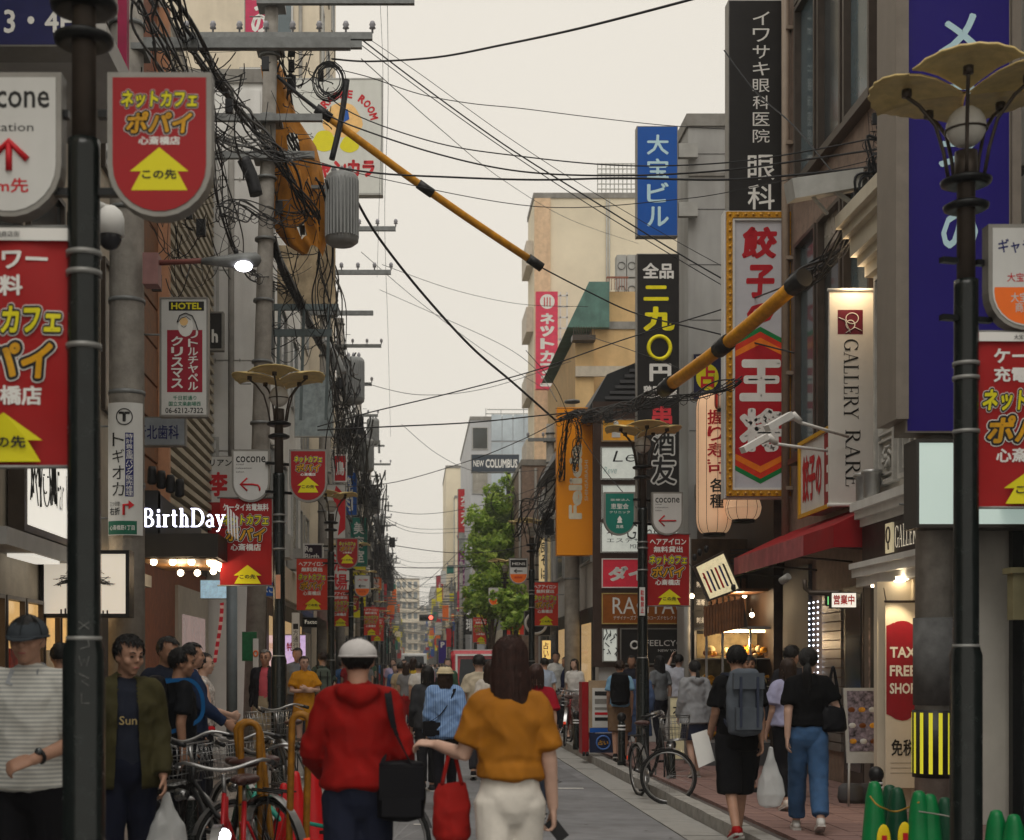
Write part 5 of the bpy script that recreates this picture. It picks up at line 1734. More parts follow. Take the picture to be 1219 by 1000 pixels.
plate(717,748,735,788,M_PLW,'pale plate with a black figure drawing',dph)
def lantern(label,d,x0,y0,x1,y1,deco=None,ribs=5,m=None):
 a0,b0,a1,b1=rect(d,x0,y0,x1,y1)
 cx,R0,h=(a0+a1)/2,(a1-a0)/2,b1-b0
 r=thing('paper_lantern',label,'lantern',(cx,d,b0),0,'paper lanterns of the stall')
 cr_=min(R0*.9,h*.45)
 prof=[(R0*.62,.04)]+[(R0*(.62+.38*math.sin(t)),.04+cr_*(1-math.cos(t)))for t in np.linspace(.2,1.57,6)]
 prof+=[(rr_,h-z)for rr_,z in prof[::-1]]
 mm=m or mat('lantern_paper',srgb(246,196,156),.8,var=.05,emit=.30,ecol=(1,.62,.36))
 q=MB().lathe((cx,d,b0),prof,20);q.build('shade',mm,r)
 q=MB().lathe((cx,d,b0),[(R0*.6,0),(R0*.64,0),(R0*.64,.05),(R0*.5,.05)],18);q.lathe((cx,d,b0),[(R0*.6,h-.05),(R0*.62,h-.05),(R0*.60,h),(R0*.2,h+.02)],18)
 q.build('cap',M_BLACK,r)
 q=MB()
 for k in range(ribs*2):
  an=math.pi*(k+.5)/ribs
  q.tube([(cx+(rr_+.002)*math.cos(an),d+(rr_+.002)*math.sin(an),b0+z)for rr_,z in prof],.004,4)
 q.build('rib',M_BRONZE,r)
 fr=lambda a,b,c=0:Vector((cx+math.sin((a-cx)/R0)*(R0+c),d-math.cos((a-cx)/R0)*(R0+c),b))
 if deco:deco(r,lambda s_,x0,y0,x1,y1,m_,**k:text(r,fr,s_,rect(d,x0,y0,x1,y1),k.pop('c',.008),m_,**k))
 MB().tube([(cx,d,b0+h),(cx,d,b0+h+.25)],.006,4).build('hanging_cord',M_BLACK,r)
 return r
def dla(r,T):
 column(T,'握り寿司',838,858,490,568,M_PRED,gap=.1,bold=.02);column(T,'各種',841,857,571,608,M_INK,gap=.1,bold=.02)
lantern('long glowing paper lantern with red and black sushi characters',21.2,829,466,871,638,dla,m=mat('lantern_paper_long',srgb(240,196,160),.8,var=.05,emit=.24,ecol=(1,.62,.36)))
lantern('round glowing paper lantern below the dumpling sign',20.7,864,588,906,622)
lantern('small red and white lantern at the top of the long one',20.9,851,462,866,490,m=stripes_mat('lantern_stripe',srgb(200,50,40),srgb(230,200,180),.12,'X'))
tl=thing('menu_sign','tilted lit menu board with small black lamps over the stall','menu sign',tuple(P(850,715,20.1)))
M_MENU=mat('menu_face',(.40,.34,.22),.5,var=.9,scale=9,emit=.55,ecol=(1,.85,.5))
fm_=face(20.1)
pp=[(X(a,20.1),Z(b,20.1))for a,b in((826,674),(862,656),(882,702),(844,716))]
MB().prism(fm_,pp,-.12,0).build('case',M_BRONZE,tl)
MB().poly(fm_,[(a+(np.mean([p[0]for p in pp])-a)*.1,b+(np.mean([p[1]for p in pp])-b)*.1)for a,b in pp],.004).build('face',M_MENU,tl)
for k in range(6):
 t=.14+.13*k
 p0=Vector(pp[0]).lerp(Vector(pp[1]),t);p1=Vector(pp[3]).lerp(Vector(pp[2]),t)
 MB().add([fm_(*(p0.lerp(p1,u)),.006)for u in(.25,.8)]+[fm_(p0.lerp(p1,u).x+.03,p0.lerp(p1,u).y,.006)for u in(.8,.25)],[(0,1,2,3)]).build('printed_strip',[M_PRED,M_NAVY,M_BRONZE][k%3],tl)
for k,(a,b)in enumerate(((827,668),(833,662),(841,658),(873,704))):
 MB().lathe(P(a,b,19.9),[(.02,0),(.035,.04),(.03,.09),(.01,.10)],10).build('spot_lamp',M_BLACK,tl)
wb=thing('slatted_box','slatted reddish wooden box hanging under the tilted menu board','wooden box',tuple(P(862,758,20.15)))
for k in range(14):
 xa=838+k*3.4
 sl=MB().add([P(xa,722-k*.7,20.15),P(xa+3,722-k*.7,20.15),P(xa+3.4,758-k*.9,20.15),P(xa+.6,758-k*.9,20.15)]+[P(xa,722-k*.7,20.15)+Vector((0,.03,0)),P(xa+3,722-k*.7,20.15)+Vector((0,.03,0)),P(xa+3.4,758-k*.9,20.15)+Vector((0,.03,0)),P(xa+.6,758-k*.9,20.15)+Vector((0,.03,0))],
 [(0,1,2,3),(7,6,5,4),(0,4,5,1),(1,5,6,2),(2,6,7,3),(3,7,4,0)])
 sl.build('slat',M_WOOD,wb)
MB().add([P(838,722,20.2),P(885,712,20.2),P(890,746,20.2),P(841,757,20.2)]+[P(838,722,20.6),P(885,712,20.6),P(890,746,20.6),P(841,757,20.6)],[(0,1,2,3),(7,6,5,4),(0,4,5,1),(1,5,6,2),(2,6,7,3),(3,7,4,0)]).build('backing',M_BRONZE,wb)
dc=thing('display_case','lit glass case full of golden food models outside the stall','display case',(4.62,20.9,.12))
q=MB()
X0,X1,Y0,Y1,Z0,Z1=4.22,5.28,20.5,21.3,.45,2.08
for x_ in(X0,4.45,4.85,X1-.03):
 for y_ in(Y0,Y1):q.box(x_,x_+.03,y_,y_+.03,Z0,Z1)
for z_ in(Z0,Z1):q.box(X0,X1+.002,Y0-.002,Y1+.032,z_,z_+.04)
q.build('frame',M_ALU,dc)
q=MB()
for z_ in(.85,1.25,1.65):q.box(X0+.03,X1-.03,Y0+.03,Y1,z_,z_+.015)
q.build('shelf',mat('case_glass_shelf',(.5,.5,.45),.2),dc)
MB().box(X0,X1,Y0,Y1,.12,Z0-.002).build('cabinet',M_GREYD,dc)
MB().box(X0+.05,X1-.05,Y0+.3,Y0+.36,Z1-.04,Z1-.002).build('case_light',M_WARM,dc)
MB().box(X0+.03,X1-.03,Y1-.01,Y1+.0,Z0+.05,Z1-.05).build('backing',mat('case_back',(.35,.28,.15),.6,var=.4,scale=6),dc)
q=MB();rr_=random.Random(9)
for z_ in(.50,.87,1.27,1.67):
 for k in range(60):
  sz=rr_.uniform(.02,.055)
  q.ball((rr_.uniform(X0+.08,X1-.08),rr_.uniform(Y0+.08,Y1-.15),z_+sz+rr_.uniform(0,.10)),sz*rr_.uniform(.7,1.6),sz,sz*rr_.uniform(.5,1.4),rr_.choice([0,0,0,1,2,3]),7,5)
tag(q.build('food_models',[mat('food_gold',srgb(214,150,40),.5,var=.4,scale=20),mat('food_brown',srgb(110,60,20),.5),mat('food_pink',srgb(220,130,130),.5),mat('food_cream',srgb(230,210,160),.5)],dc),kind='stuff')
mr=thing('menu_rack','tall black rack of small printed boards beside the grey post','rack',(X(833,21.6),21.6,.12))
for k in range(9):
 z_=.5+k*.27
 MB().fbox(face(21.6),X(826,21.6),z_,X(842,21.6),z_+.24,-.02,0).build('rack_board',M_BLK,mr)
 text(mr,face(21.6),random.choice(['本日','鮮魚','酒肴','刺身','串焼']),(X(829,21.6),z_+.08,X(839,21.6),z_+.17),.004,M_WH)
MB().box(X(824,21.6),X(844,21.6),21.63,21.66,.12,3.0).build('backing',M_BLACK,mr)
q=MB().tube([(X(818,21),21,.1),(X(818,21),21,Z(640,21))],.045,10)
tag(q.build('steel_post',M_AC),'slim light grey steel post left of the menu rack','post')
aw=thing('awning','long red fabric awning with faded pink valance over the restaurant','awning',(5.0,17.9,2.7))
M_AWN=mat('awning_red',srgb(150,14,24),.7,var=.12,scale=2,bump=.2,bscale=20,stain=.1)
M_AWF=mat('awning_faded',srgb(176,96,100),.7,var=.2,scale=5,stain=.4)
fa=rfac(5.3)
for k in range(8):
 ya,yb=15.5+k*.6,15.5+k*.6+.595
 MB().add([fa(ya,3.42,.02),fa(yb,3.42,.02),fa(yb,3.08,.72),fa(ya,3.08,.72),fa(ya,3.40,.02),fa(yb,3.40,.02),fa(yb,3.06,.70),fa(ya,3.06,.70)],[(0,1,2,3),(7,6,5,4),(0,4,5,1),(2,6,7,3),(0,3,7,4),(1,5,6,2)]).build('canopy_panel',M_AWN,aw)
 MB().fbox(fa,ya,2.84,yb,3.08,.705,.72).build('valance',M_AWF if k>1 else M_AWN,aw)
MB().add([fa(15.49,3.42,.02),fa(15.49,3.08,.72),fa(15.49,2.84,.72),fa(15.49,2.84,.02)],[(0,1,2,3)]).build('side_panel',M_AWN,aw)
for k in range(4):MB().tube([fa(15.6+k*1.5,2.86,.70),fa(15.6+k*1.5,2.80,.02)],.012,6).build('strut',M_BRONZE,aw)
bo=thing('fascia_board','yellow framed white board with red characters above the awning','shop sign',tuple(fa(17.3,3.5)))
MB().fbox(fa,16.5,3.48,18.35,4.38,.02,.30).build('board',M_WHITEP,bo)
MB().frame(fa,16.46,3.44,18.39,4.42,.05,.301,.33).build('frame',mat('frame_yellow',srgb(210,160,30),.5),bo)
MB().quad(fa,16.52,3.50,17.3,4.36,.303).build('red_field',M_RED,bo)
text(bo,fa,'餃子の',(18.25,3.62,17.40,4.22),.306,M_PRED,.04)
text(bo,fa,'王将',(17.22,3.62,16.62,4.22),.306,M_WH,.04)
box_sign('small_sign','small lit white sign with red characters under the awning','shop sign',15.2,989,705,1020,724,.08,M_LITW,M_BLACK,lambda r,f,T:T('営業中',992,708,1017,720,M_PRED,bold=.03),rim=.01)
box_sign('small_sign','tiny green exit style lamp beside the small lit sign','lamp',15.3,984,709,989,721,.08,mat('lamp_green',(.2,.8,.3),var=0,emit=.7,ecol=(.3,1,.3)),M_BLACK,None,rim=.01)
q=MB().tube([P(958,690,15.9),P(958,700,15.9),P(966,706,15.9),P(1000,706,15.4)],.03,8)
tag(q.build('pipe',M_BRONZE),'dark bent pipe hanging under the red awning','pipe')
tag(MB().tube([P(930,692,17.4),P(939,686,17.3)],.045,10).build('security_camera',M_AC),'grey bullet camera under the faded end of the awning','camera')
cr2=thing('lean_to','small pale green corrugated lean-to roof over the stall','roof',(4.75,20.9,2.6))
for k in range(9):
 MB().box(4.4+k*.1,4.49+k*.1,20.3,21.9,2.78+k*.03,2.80+k*.03).build('roof_sheet',mat('lean_green',srgb(150,160,110),.6,stain=.3),cr2)
q=MB()
for k in range(5):q.bar(P(870,655+k*4,20.4),P(935,652+k*4,20.8),.02)
tag(q.build('awning_rails',M_BLACK),'dark thin metal rails above the stall lean-to','rails')
for k,(y0,x1,y1,d)in enumerate(((516,915,498,15.5),(536,886,524,16.0))):
 fl=thing('arm_floodlight',['upper','lower'][k]+' white arm floodlight reaching out over the dumpling sign','floodlight',tuple(P(990,y0,d)),0,'white arm floodlights')
 MB().tube([P(1010,y0+4,d+.3),P(x1+35,y1+4,d)],.018,7).build('arm',M_WHITEP,fl)
 q=MB().tube([P(x1+38,y1+4,d),P(x1+30,y1-3,d),P(x1+18,y1+2,d)],[.03,.05,.035],8);q.bar(P(x1+26,y1-4,d),P(x1-2,y1+12,d-.1),.10,.07)
 q.build('lamp_head',M_WHITEP,fl)
q=MB().add([P(943,212,15.2),P(1028,200,15.2),P(1026,222,15.2),P(947,236,15.2)]+[v+Vector((0,.35,.05))for v in(P(943,212,15.2),P(1028,200,15.2),P(1026,222,15.2),P(947,236,15.2))],[(0,1,2,3),(7,6,5,4),(0,4,5,1),(1,5,6,2),(2,6,7,3),(3,7,4,0)])
q.bar(P(990,225,15.3),P(1040,260,15.35),.04);q.bar(P(960,225,15.3),P(985,255,15.4),.03)
tag(q.build('sign_floodlight',M_AC),'long grey floodlight housing beside the brown building windows','floodlight')
a0,b0,a1,b1=rect(13.9,1054,716,1093,938)
tf=thing('tax_free_banner','white and red tax free banner hanging beside the boutique door','banner',((a0+a1)/2,13.9,b0))
ft=face(13.9)
MB().fbox(ft,a0,b0,a1,b1,-.006,0).build('cloth',mat('banner_cream',(.60,.55,.46),.7,var=.05),tf)
PX=lambda pts:[(X(a,13.9),Z(b,13.9))for a,b in pts]
MB().poly(ft,PX([(1055,745),(1060,743),(1064,741)]+[(1074+11*math.cos(R_(t)),744-5*math.sin(R_(t)))for t in range(160,10,-20)]+[(1088,744),(1092,746),(1092,852),(1086,853),(1080,857),(1074,858),(1066,856),(1060,852),(1055,850)]),.003).build('red_field',mat('banner_maroon',srgb(136,14,34),.6),tf)
for t_,y_ in(('TAX',770),('FREE',792),('SHOP',813)):
 text(tf,ft,t_,rect(13.9,1059,y_,1090,y_+13),.006,M_WH,.03)
text(tf,ft,'免税',rect(13.9,1061,880,1089,900),.004,M_INK,.02)
for y_ in(908,914,920):MB().quad(ft,X(1060,13.9),Z(y_+.6,13.9),X(1088,13.9),Z(y_,13.9),.003).build('small_print',M_FRM,tf)
q=MB().tube([P(1053,716,13.9),P(1094,716,13.9)],.012,6)
q.tube([P(1055,716,13.9),P(1052,700,14.0)],.006,4);q.tube([P(1092,716,13.9),P(1094,700,14.0)],.006,4)
q.build('rod',M_BRONZE,tf)
tag(MB().box(X(1043,14.05),X(1100,14.05),14.02,14.12,.12,2.38).build('entrance_wall',M_CREAM),'cream lit wall behind the tax free banner','wall')
tag(MB().lathe(P(1074,690,13.95),[(.001,.03),(.06,.03),(.06,0),(.001,0)],12).build('downlight',M_BULB),'glowing round downlight over the tax free banner','downlight')
sp=bpy.data.lights.new('downlight','SPOT');sp.energy=22;sp.spot_size=R_(70);sp.color=(1,.78,.45);sp.shadow_soft_size=.04
so=bpy.data.objects.new('downlight_beam',sp);so.location=P(1074,694,13.65);so.rotation_euler=(R_(14),0,0);COL.objects.link(so)
def lamp(p,e,col=(1,.72,.42),r=.12):
 l=bpy.data.lights.new('lamp','POINT');l.energy=e;l.color=col;l.shadow_soft_size=r
 o=bpy.data.objects.new('lamp_light',l);o.location=p;COL.objects.link(o)
lamp((4.75,20.9,2.45),24);lamp((4.75,20.75,1.9),14,r=.05)
lamp(P(215,690,16.2),12);lamp((-3.2,13.8,2.3),8)
lamp(P(1020,330,15.7),14,r=.1)
# ---------------------------------------------------------------- left hand signs
def dnav(r,fr,T):T('3・4F',5,12,86,40,M_WH,bold=.02)
box_sign('shop_sign','navy sign with white floor numbers in the top left corner','shop sign',9.2,-60,-60,92,55,.25,mat('sign_deep_navy',srgb(20,24,78),.4),M_FRM,dnav,rim=.01)
tag(MB().fbox(face(12.2),X(140,12.2),Z(80,12.2),X(151,12.2),Z(-60,12.2),-.1,0).build('sign_strip',mat('strip_magenta',srgb(150,20,70),.5)),'narrow magenta strip sign beside the nearest left lamp head','sign')
fi=lfac(-3.42)
il=thing('illustrated_sign','lit white facade sign with a drawn smiling face and script','shop sign',(-3.4,13.2,2.7))
MB().fbox(fi,12.10,2.70,14.6,3.62,.0,.14).build('case',M_BRONZE,il)
MB().quad(fi,12.18,2.76,14.54,3.56,.144).build('face',M_LITW,il)
q=MB();rr_=random.Random(2)
q.tube([fi(12.80+.12*math.cos(a),3.2+.22*math.sin(a),.15)for a in np.linspace(3.0,6.5,14)],.006,4)
q.tube([fi(12.75+.05*math.cos(a),3.12+.03*math.sin(a),.15)for a in np.linspace(3.3,6.1,6)],.006,4)
for a in(12.70,12.84):q.ball(fi(a,3.25,.15),.010)
for k in range(26):
 a=rr_.choice([rr_.uniform(12.30,12.63),rr_.uniform(12.93,13.10)])
 q.tube([fi(a,3.5,.15),fi(a+rr_.uniform(-.05,.05),3.3,.15),fi(a+rr_.uniform(-.1,.1),rr_.uniform(2.95,3.15),.15)],.006,4)
q.build('drawing',M_INK,il)
text(il,fi,'Far West',(13.17,3.0,13.97,3.35),.15,M_INK,-.01,.15)
def dtr(r,fr,T):
 d=13.2;rr_=random.Random(5);q=MB()
 q.tube([fr(X(100,d),Z(728,d),.007),fr(X(101,d),Z(705,d),.007),fr(X(100,d),Z(688,d),.007)],[.02,.012,.02],5)
 for k in range(60):
  an=rr_.uniform(-.35,3.5);L_=rr_.uniform(.12,.30)
  x_,z_=X(100,d),Z(690,d)
  p0=(x_+math.cos(an)*L_*.3,z_+math.sin(an)*L_*.25)
  p1=(x_+math.cos(an)*L_,z_+math.sin(an)*L_*.45-.02)
  q.tube([fr(*p0,.007),fr(*p1,.007)],[.006,.003],4)
  for j in range(3):
   t=rr_.uniform(.3,1);bx,bz=p0[0]+(p1[0]-p0[0])*t,p0[1]+(p1[1]-p0[1])*t
   q.tube([fr(bx,bz,.007),fr(bx+rr_.uniform(-.05,.05),bz+rr_.uniform(-.04,.04),.007)],.003,3)
 for k in range(12):
  x_=X(72+k*5,d);q.fbox(fr,x_,Z(731,d),x_+.015,Z(731,d)+rr_.uniform(.02,.06),.005,.008)
 q.build('tree_drawing',M_INK,r)
box_sign('light_box','square lit cream light box with a black windblown tree drawing','light box',13.2,48,655,154,735,.22,mat('lit_cream_face',(.75,.68,.58),.5,var=.05,emit=.42,ecol=(1,.90,.74)),M_BLACK,dtr,rim=.035)
box_sign('small_sign','black sign with an orange ring beside the brick wall','shop sign',14.6,147,734,165,786,.1,M_BLK,M_FRM,lambda r,f,T:MB().tube([f(X(156,14.6)+.065*math.cos(a),Z(757,14.6)+.085*math.sin(a),.012)for a in np.linspace(0,6.28,19)[:-1]],.016,6,closed=True).build('orange_ring',mat('ring_orange',srgb(240,90,20),.4,emit=.8,ecol=(1,.3,.05)),r),rim=.01)
def dho(r,fr,T):
 d=15
 MB().quad(fr,*rect(d,201,359,243,370),.006).build('black_field',M_INK,r)
 T('HOTEL',204,360.5,240,368.5,M_YEL,bold=.03,c=.009)
 MB().quad(fr,*rect(d,199,393,241,467),.006).build('red_field',mat('field_crimson',srgb(150,24,48),.5),r)
 q=MB()
 q.poly(fr,[(X(221+9*math.cos(a),d),Z(389+12*math.sin(a),d))for a in np.linspace(0,6.28,17)[:-1]],.008,0)
 q.build('beard',M_WH,r)
 MB().poly(fr,[(X(219+5*math.cos(a),d),Z(383+5*math.sin(a),d))for a in np.linspace(0,6.28,13)[:-1]],.010).build('face_drawing',mat('print_skin',srgb(230,190,130),.5),r)
 q=MB().tube([fr(X(a,d),Z(b,d),.011)for a,b in((211,384),(214,376),(221,373),(229,376),(233,384),(236,394))],.006,4)
 q.tube([fr(X(a,d),Z(b,d),.011)for a,b in((212,384),(216,379),(222,377),(227,381))],.004,4)
 q.tube([fr(X(a,d),Z(b,d),.011)for a,b in((216,388),(219,390),(222,388))],.003,4)
 q.build('outline',M_INK,r)
 column(T,'クリスマス',204,218,400,463,M_WH,gap=.1,bold=.03,c=.012)
 column(T,'リトルチャペル',224,236,393,465,M_WH,gap=.08,bold=.02,c=.012)
 gn=mat('print_green',srgb(20,120,90),.5)
 T('千日前通り',206,471,234,476.5,gn,bold=.01);T('国立文楽劇場西',201,478,239,483.5,gn,bold=.01);T('06-6212-7322',197,485.5,242,492,M_INK,bold=.01)
box_sign('hotel_sign','white hotel sign with red panel and bearded man drawing','shop sign',15,190,354,248,496,.12,M_SIGNW,M_FRM,dho,rim=.02)
def dde(r,fr,T):T('新北歯科',162,506,213,523,M_NAVY,bold=.01)
box_sign('small_sign','grey dental clinic sign under the hotel sign','shop sign',16.2,158,496,221,531,.12,mat('sign_greyblue',(.30,.33,.36),.4),M_FRM,dde,rim=.015)
box_sign('small_sign','black square sign with white letter h on the white panels','shop sign',22.8,236,371,266,417,.15,M_BLK,M_FRM,lambda r,f,T:T('h',252,392,259.5,408,M_WH,bold=.04),rim=.03)
def dli(r,fr,T):
 T('リアン',250,547,276,555,M_INK,bold=.02);T('李',249,562,271,591,M_PRED,bold=.04)
 MB().quad(fr,*rect(23,247,598,276,640),.006).build('red_field',M_RED,r)
box_sign('shop_sign','white and red restaurant sign behind the left cocone shield','shop sign',23.0,245,543,290,640,.12,M_SIGNW,M_FRM,dli,rim=.01)
box_sign('small_sign','blue tobacco sign low behind the second left lamp post','shop sign',23.2,309,693,328,710,.1,M_BLUE,M_FRM,lambda r,f,T:T('ばこ',312,697,326,706,M_WH,bold=.03),rim=.01)
box_sign('small_sign','black rebirth hair salon sign left of the hair iron banner','shop sign',28,361,647,385,668,.15,mat('sign_plum',srgb(40,24,44),.5),M_WHITEP,lambda r,f,T:(T('Re',363,650,372,657,M_WH,bold=.03),T('Birth',363,659,380,666,M_WH,bold=.03)),rim=.03)
bc=thing('shop_canopy','black shop canopy with bulbs beneath and glowing birthday letters','canopy',(X(213,15.2),16.3,Z(663,15.2)))
xa,xb=X(167,15.2)-.12,X(259,15.2)
MB().box(xa,xb,15.2,17.3,Z(663,15.2),Z(635,15.2)).build('canopy',mat('canopy_black',(.02,.017,.014),.5,var=.2),bc)
MB().box(xa+.05,xb-.05,15.3,17.2,Z(663,15.2)-.012,Z(663,15.2)-.001).build('soffit',mat('soffit_wood',(.25,.13,.05),.5,var=.2),bc)
for k,(px,py,d)in enumerate(((183,669,15.5),(205.5,669,15.5),(228,669,15.5),(215,682,16.5),(235,682,16.5),(254,680,16.5))):
 MB().ball(P(px,py,d),.038,n=12,k=8).build('bulb',M_BULB,bc)
 MB().tube([P(px,py,d),(P(px,py,d).x,d,Z(663,15.2)-.01)],.012,5).build('bulb_stem',M_BRONZE,bc)
MB().tube([P(251,669,15.6),P(278,683,17.1)],.05,8).build('tube_light',M_BULB,bc)
MB().box(xa,X(187,15.2),15.25,15.4,Z(635,15.2)+.002,Z(583,15.2)).build('sign_backing',M_BLACK,bc)
MB().add([Vector((X(187,15.2),15.26,Z(635,15.2)+.003)),Vector((X(187,15.2),15.26,Z(585,15.2))),Vector((X(187,15.2),18.4,Z(585,15.2)-.1)),Vector((X(187,15.2),18.4,Z(635,15.2)+.003))],[(0,1,2,3)]).build('side_panel',M_GREYD,bc)
serif(bc,face(15.15),'BirthDay',rect(15.15,170,605,268,633),0,M_NEON,depth=.03)
MB().box(X(168,15.2),X(268,15.2),15.17,15.20,Z(628.5,15.2),Z(627.3,15.2)).build('letter_rail',M_BLACK,bc)
for k in range(4):
 MB().lathe(P(181+k*11,577+k*5,15.8),[(.03,0),(.055,.02),(.05,.16),(.04,.20)],10).build('spot_lamp',M_BLACK,bc)
for k in range(4):
 a=270+k*3.6
 q=MB().add([P(a,601+k*4,15.5),P(a+2.2,604+k*4,15.5),P(a+3,636+k*3,15.5),P(a+1,632+k*3,15.5)]+[v+Vector((0,.02,0))for v in(P(a,601+k*4,15.5),P(a+2.2,604+k*4,15.5),P(a+3,636+k*3,15.5),P(a+1,632+k*3,15.5))],[(0,1,2,3),(7,6,5,4),(0,4,5,1),(1,5,6,2),(2,6,7,3),(3,7,4,0)])
 q.build('white_slat',M_WH,bc)
box_sign('light_box','pale blue lit shop sign hanging under the birthday canopy','light box',20,238,690,276,713,.1,mat('lit_blue_face',(.3,.5,.65),var=.6,scale=8,emit=.35,ecol=(.6,.85,1)),M_FRM,None,rim=.01)
q=MB()
vs=[]
for k in range(14):
 a,b=262-10*math.sin(k/13*1.2)**2,718+k*5.5
 vs+=[P(a,b,19),P(a+4.5,b-1,19.02)]
q.add(vs,[(2*i,2*i+1,2*i+3,2*i+2)for i in range(13)])
tag(q.build('streamer',stripes_mat('streamer_red',srgb(196,40,60),srgb(230,190,190),.11,'Z',.62)),'red and white vertical streamer by the left shop doorway','streamer')
def dkr(r,fr,T):
 d=38.4
 for ch,ang in zip('KARAOKE ROOM',np.linspace(165,15,12)):
  if ch==' ':continue
  cx_,cy_=412+34*math.cos(R_(ang)),148-36*math.sin(R_(ang))
  th_=R_(ang-90)
  w_=.085
  fr2=lambda a,b,c=0:fr(X(cx_,d)+a*math.cos(th_)-b*math.sin(th_),Z(cy_,d)+a*math.sin(th_)+b*math.cos(th_),c)
  text(r,fr2,ch,(-w_,-.11,w_,.11),.008,M_PRED,.05)
 for(cx_,cy_,rr2,m_)in((408,143,23,mat('print_peach',srgb(236,190,120),.5)),(386,168,14,M_YEL),(416,172,11,M_YEL)):
  MB().poly(fr,[(X(cx_+rr2*(1+.12*math.sin(3*a))*math.cos(a),d),Z(cy_+rr2*.9*math.sin(a),d))for a in np.linspace(0,6.28,25)[:-1]],.006+(.003 if m_ is M_YEL else 0)).build('round_motif',m_,r)
 MB().poly(fr,[(X(a,d),Z(b,d))for a,b in((406,132),(414,130),(416,142),(409,146))],.014).build('blue_motif',M_BLUE,r)
 T('ジャンカラ',362,190,446,212,M_PRED,bold=.06)
box_sign('roof_board','large white karaoke board with round orange motif behind the wires','billboard',38.4,345,93,456,232,.3,mat('board_white',(.60,.61,.57),.5,var=.03,stain=.1),M_AC,dkr,rim=.05)
box_sign('tall_sign','magenta sign with white characters at the top behind the wires','shop sign',30,291,-60,324,52,.2,mat('sign_magenta',srgb(190,50,90),.5),M_FRM,lambda r,f,T:column(T,'カラの',299,318,-40,42,M_WH,bold=.05),rim=.02)
box_sign('small_sign','white building sign with thin red characters beside the orange sheet','shop sign',29,285,80,316,125,.1,M_SIGNW,M_FRM,lambda r,f,T:(T('心斎橋',292,93,312,101,M_PRED,bold=0),T('ビル',295,107,308,116,M_PRED,bold=0)),rim=.01)
box_sign('tall_sign','red sign with white character behind the second red shield','shop sign',31,397,541,413,574,.1,M_PRED,M_WHITEP,lambda r,f,T:T('鳥',400,549,410,566,M_WH,bold=.03),rim=.03)
box_sign('tall_sign','curved edged red and white sign below the third left lamp head','shop sign',30.5,388,576,412,642,.1,M_SIGNW,M_FRM,lambda r,f,T:(MB().poly(f,[(X(a,30.5),Z(b,30.5))for a,b in((400,578),(411,590),(411,630),(402,638),(405,615),(396,592))],.008).build('red_field',M_PRED,r)),rim=.02)
box_sign('menu_screen','purple glowing menu screen on the left pavement','display',26,335,755,365,810,.1,mat('lit_violet_face',(.5,.4,.55),var=.4,scale=10,emit=.5,ecol=(.85,.6,1)),M_FRM,lambda r,f,T:T('特選',341,765,358,775,M_PRED,bold=.03),rim=.02)
box_sign('small_sign','small dark nameboard with pale letters above the left awning','shop sign',33,359,735,387,747,.1,M_BLK,M_FRM,lambda r,f,T:T('Factory',363,738,384,744,M_GOLDL,bold=.0),rim=.01)
rr_=random.Random(12)
words=['酒場','焼肉','薬','美容室','寿司','カフェ','整骨','靴','居酒屋','写真','時計','眼鏡','珈琲','麺','古着','ビル']
scm=[('white',M_SIGNW,M_PRED),('blue',M_BLUE,M_WH),('yellow',M_YEL,M_INK),('green',M_TEAL,M_WH),('black',M_BLK,M_WH),('pink',mat('sign_pink',(0,0,0)),M_WH),('orange',M_ORG,M_WH),('red',M_PRED,M_WH)]
side_slots=[(-1,42,3.6),(-1,46,6.4),(-1,55,3.4),(-1,57,5.5),(-1,66,4.5),(-1,76,3.4),(-1,84,6.0),(-1,98,4.2),(-1,115,5.2),(1,50,3.4),(1,68,3.2),(1,74,4.6),(1,84,3.4),(1,96,5.2),(1,110,3.6),(1,140,5.5)]
for i,(sd,d,z)in enumerate(side_slots):
 nm,fmm,tm=scm[i%8]
 xx=(-2.1 if sd<0 else 3.4)
 w_,h_=.7,rr_.choice([.8,1.4,2.0])
 px0,px1=CX+(xx-w_/2)*F/d,CX+(xx+w_/2)*F/d
 py0,py1=CY-(z+h_-CH)*F/d,CY-(z-CH)*F/d
 wd=words[i]if i!=8 else '酒蔵'
 nth=['first','second','third','fourth','fifth','sixth','seventh','eighth','ninth'][i if sd<0 else i-9]
 box_sign('projecting_sign','%s small %s sign projecting far down the %s side'%(nth,nm,'left' if sd<0 else 'right'),'shop sign',d,px0,py0,px1,py1,.15,fmm,M_FRM,
 lambda r,f,T:column(T,wd,px0+(px1-px0)*.2,px0+(px1-px0)*.8,py0+(py1-py0)*.08,py1-(py1-py0)*.08,tm,bold=.02),rim=.02)
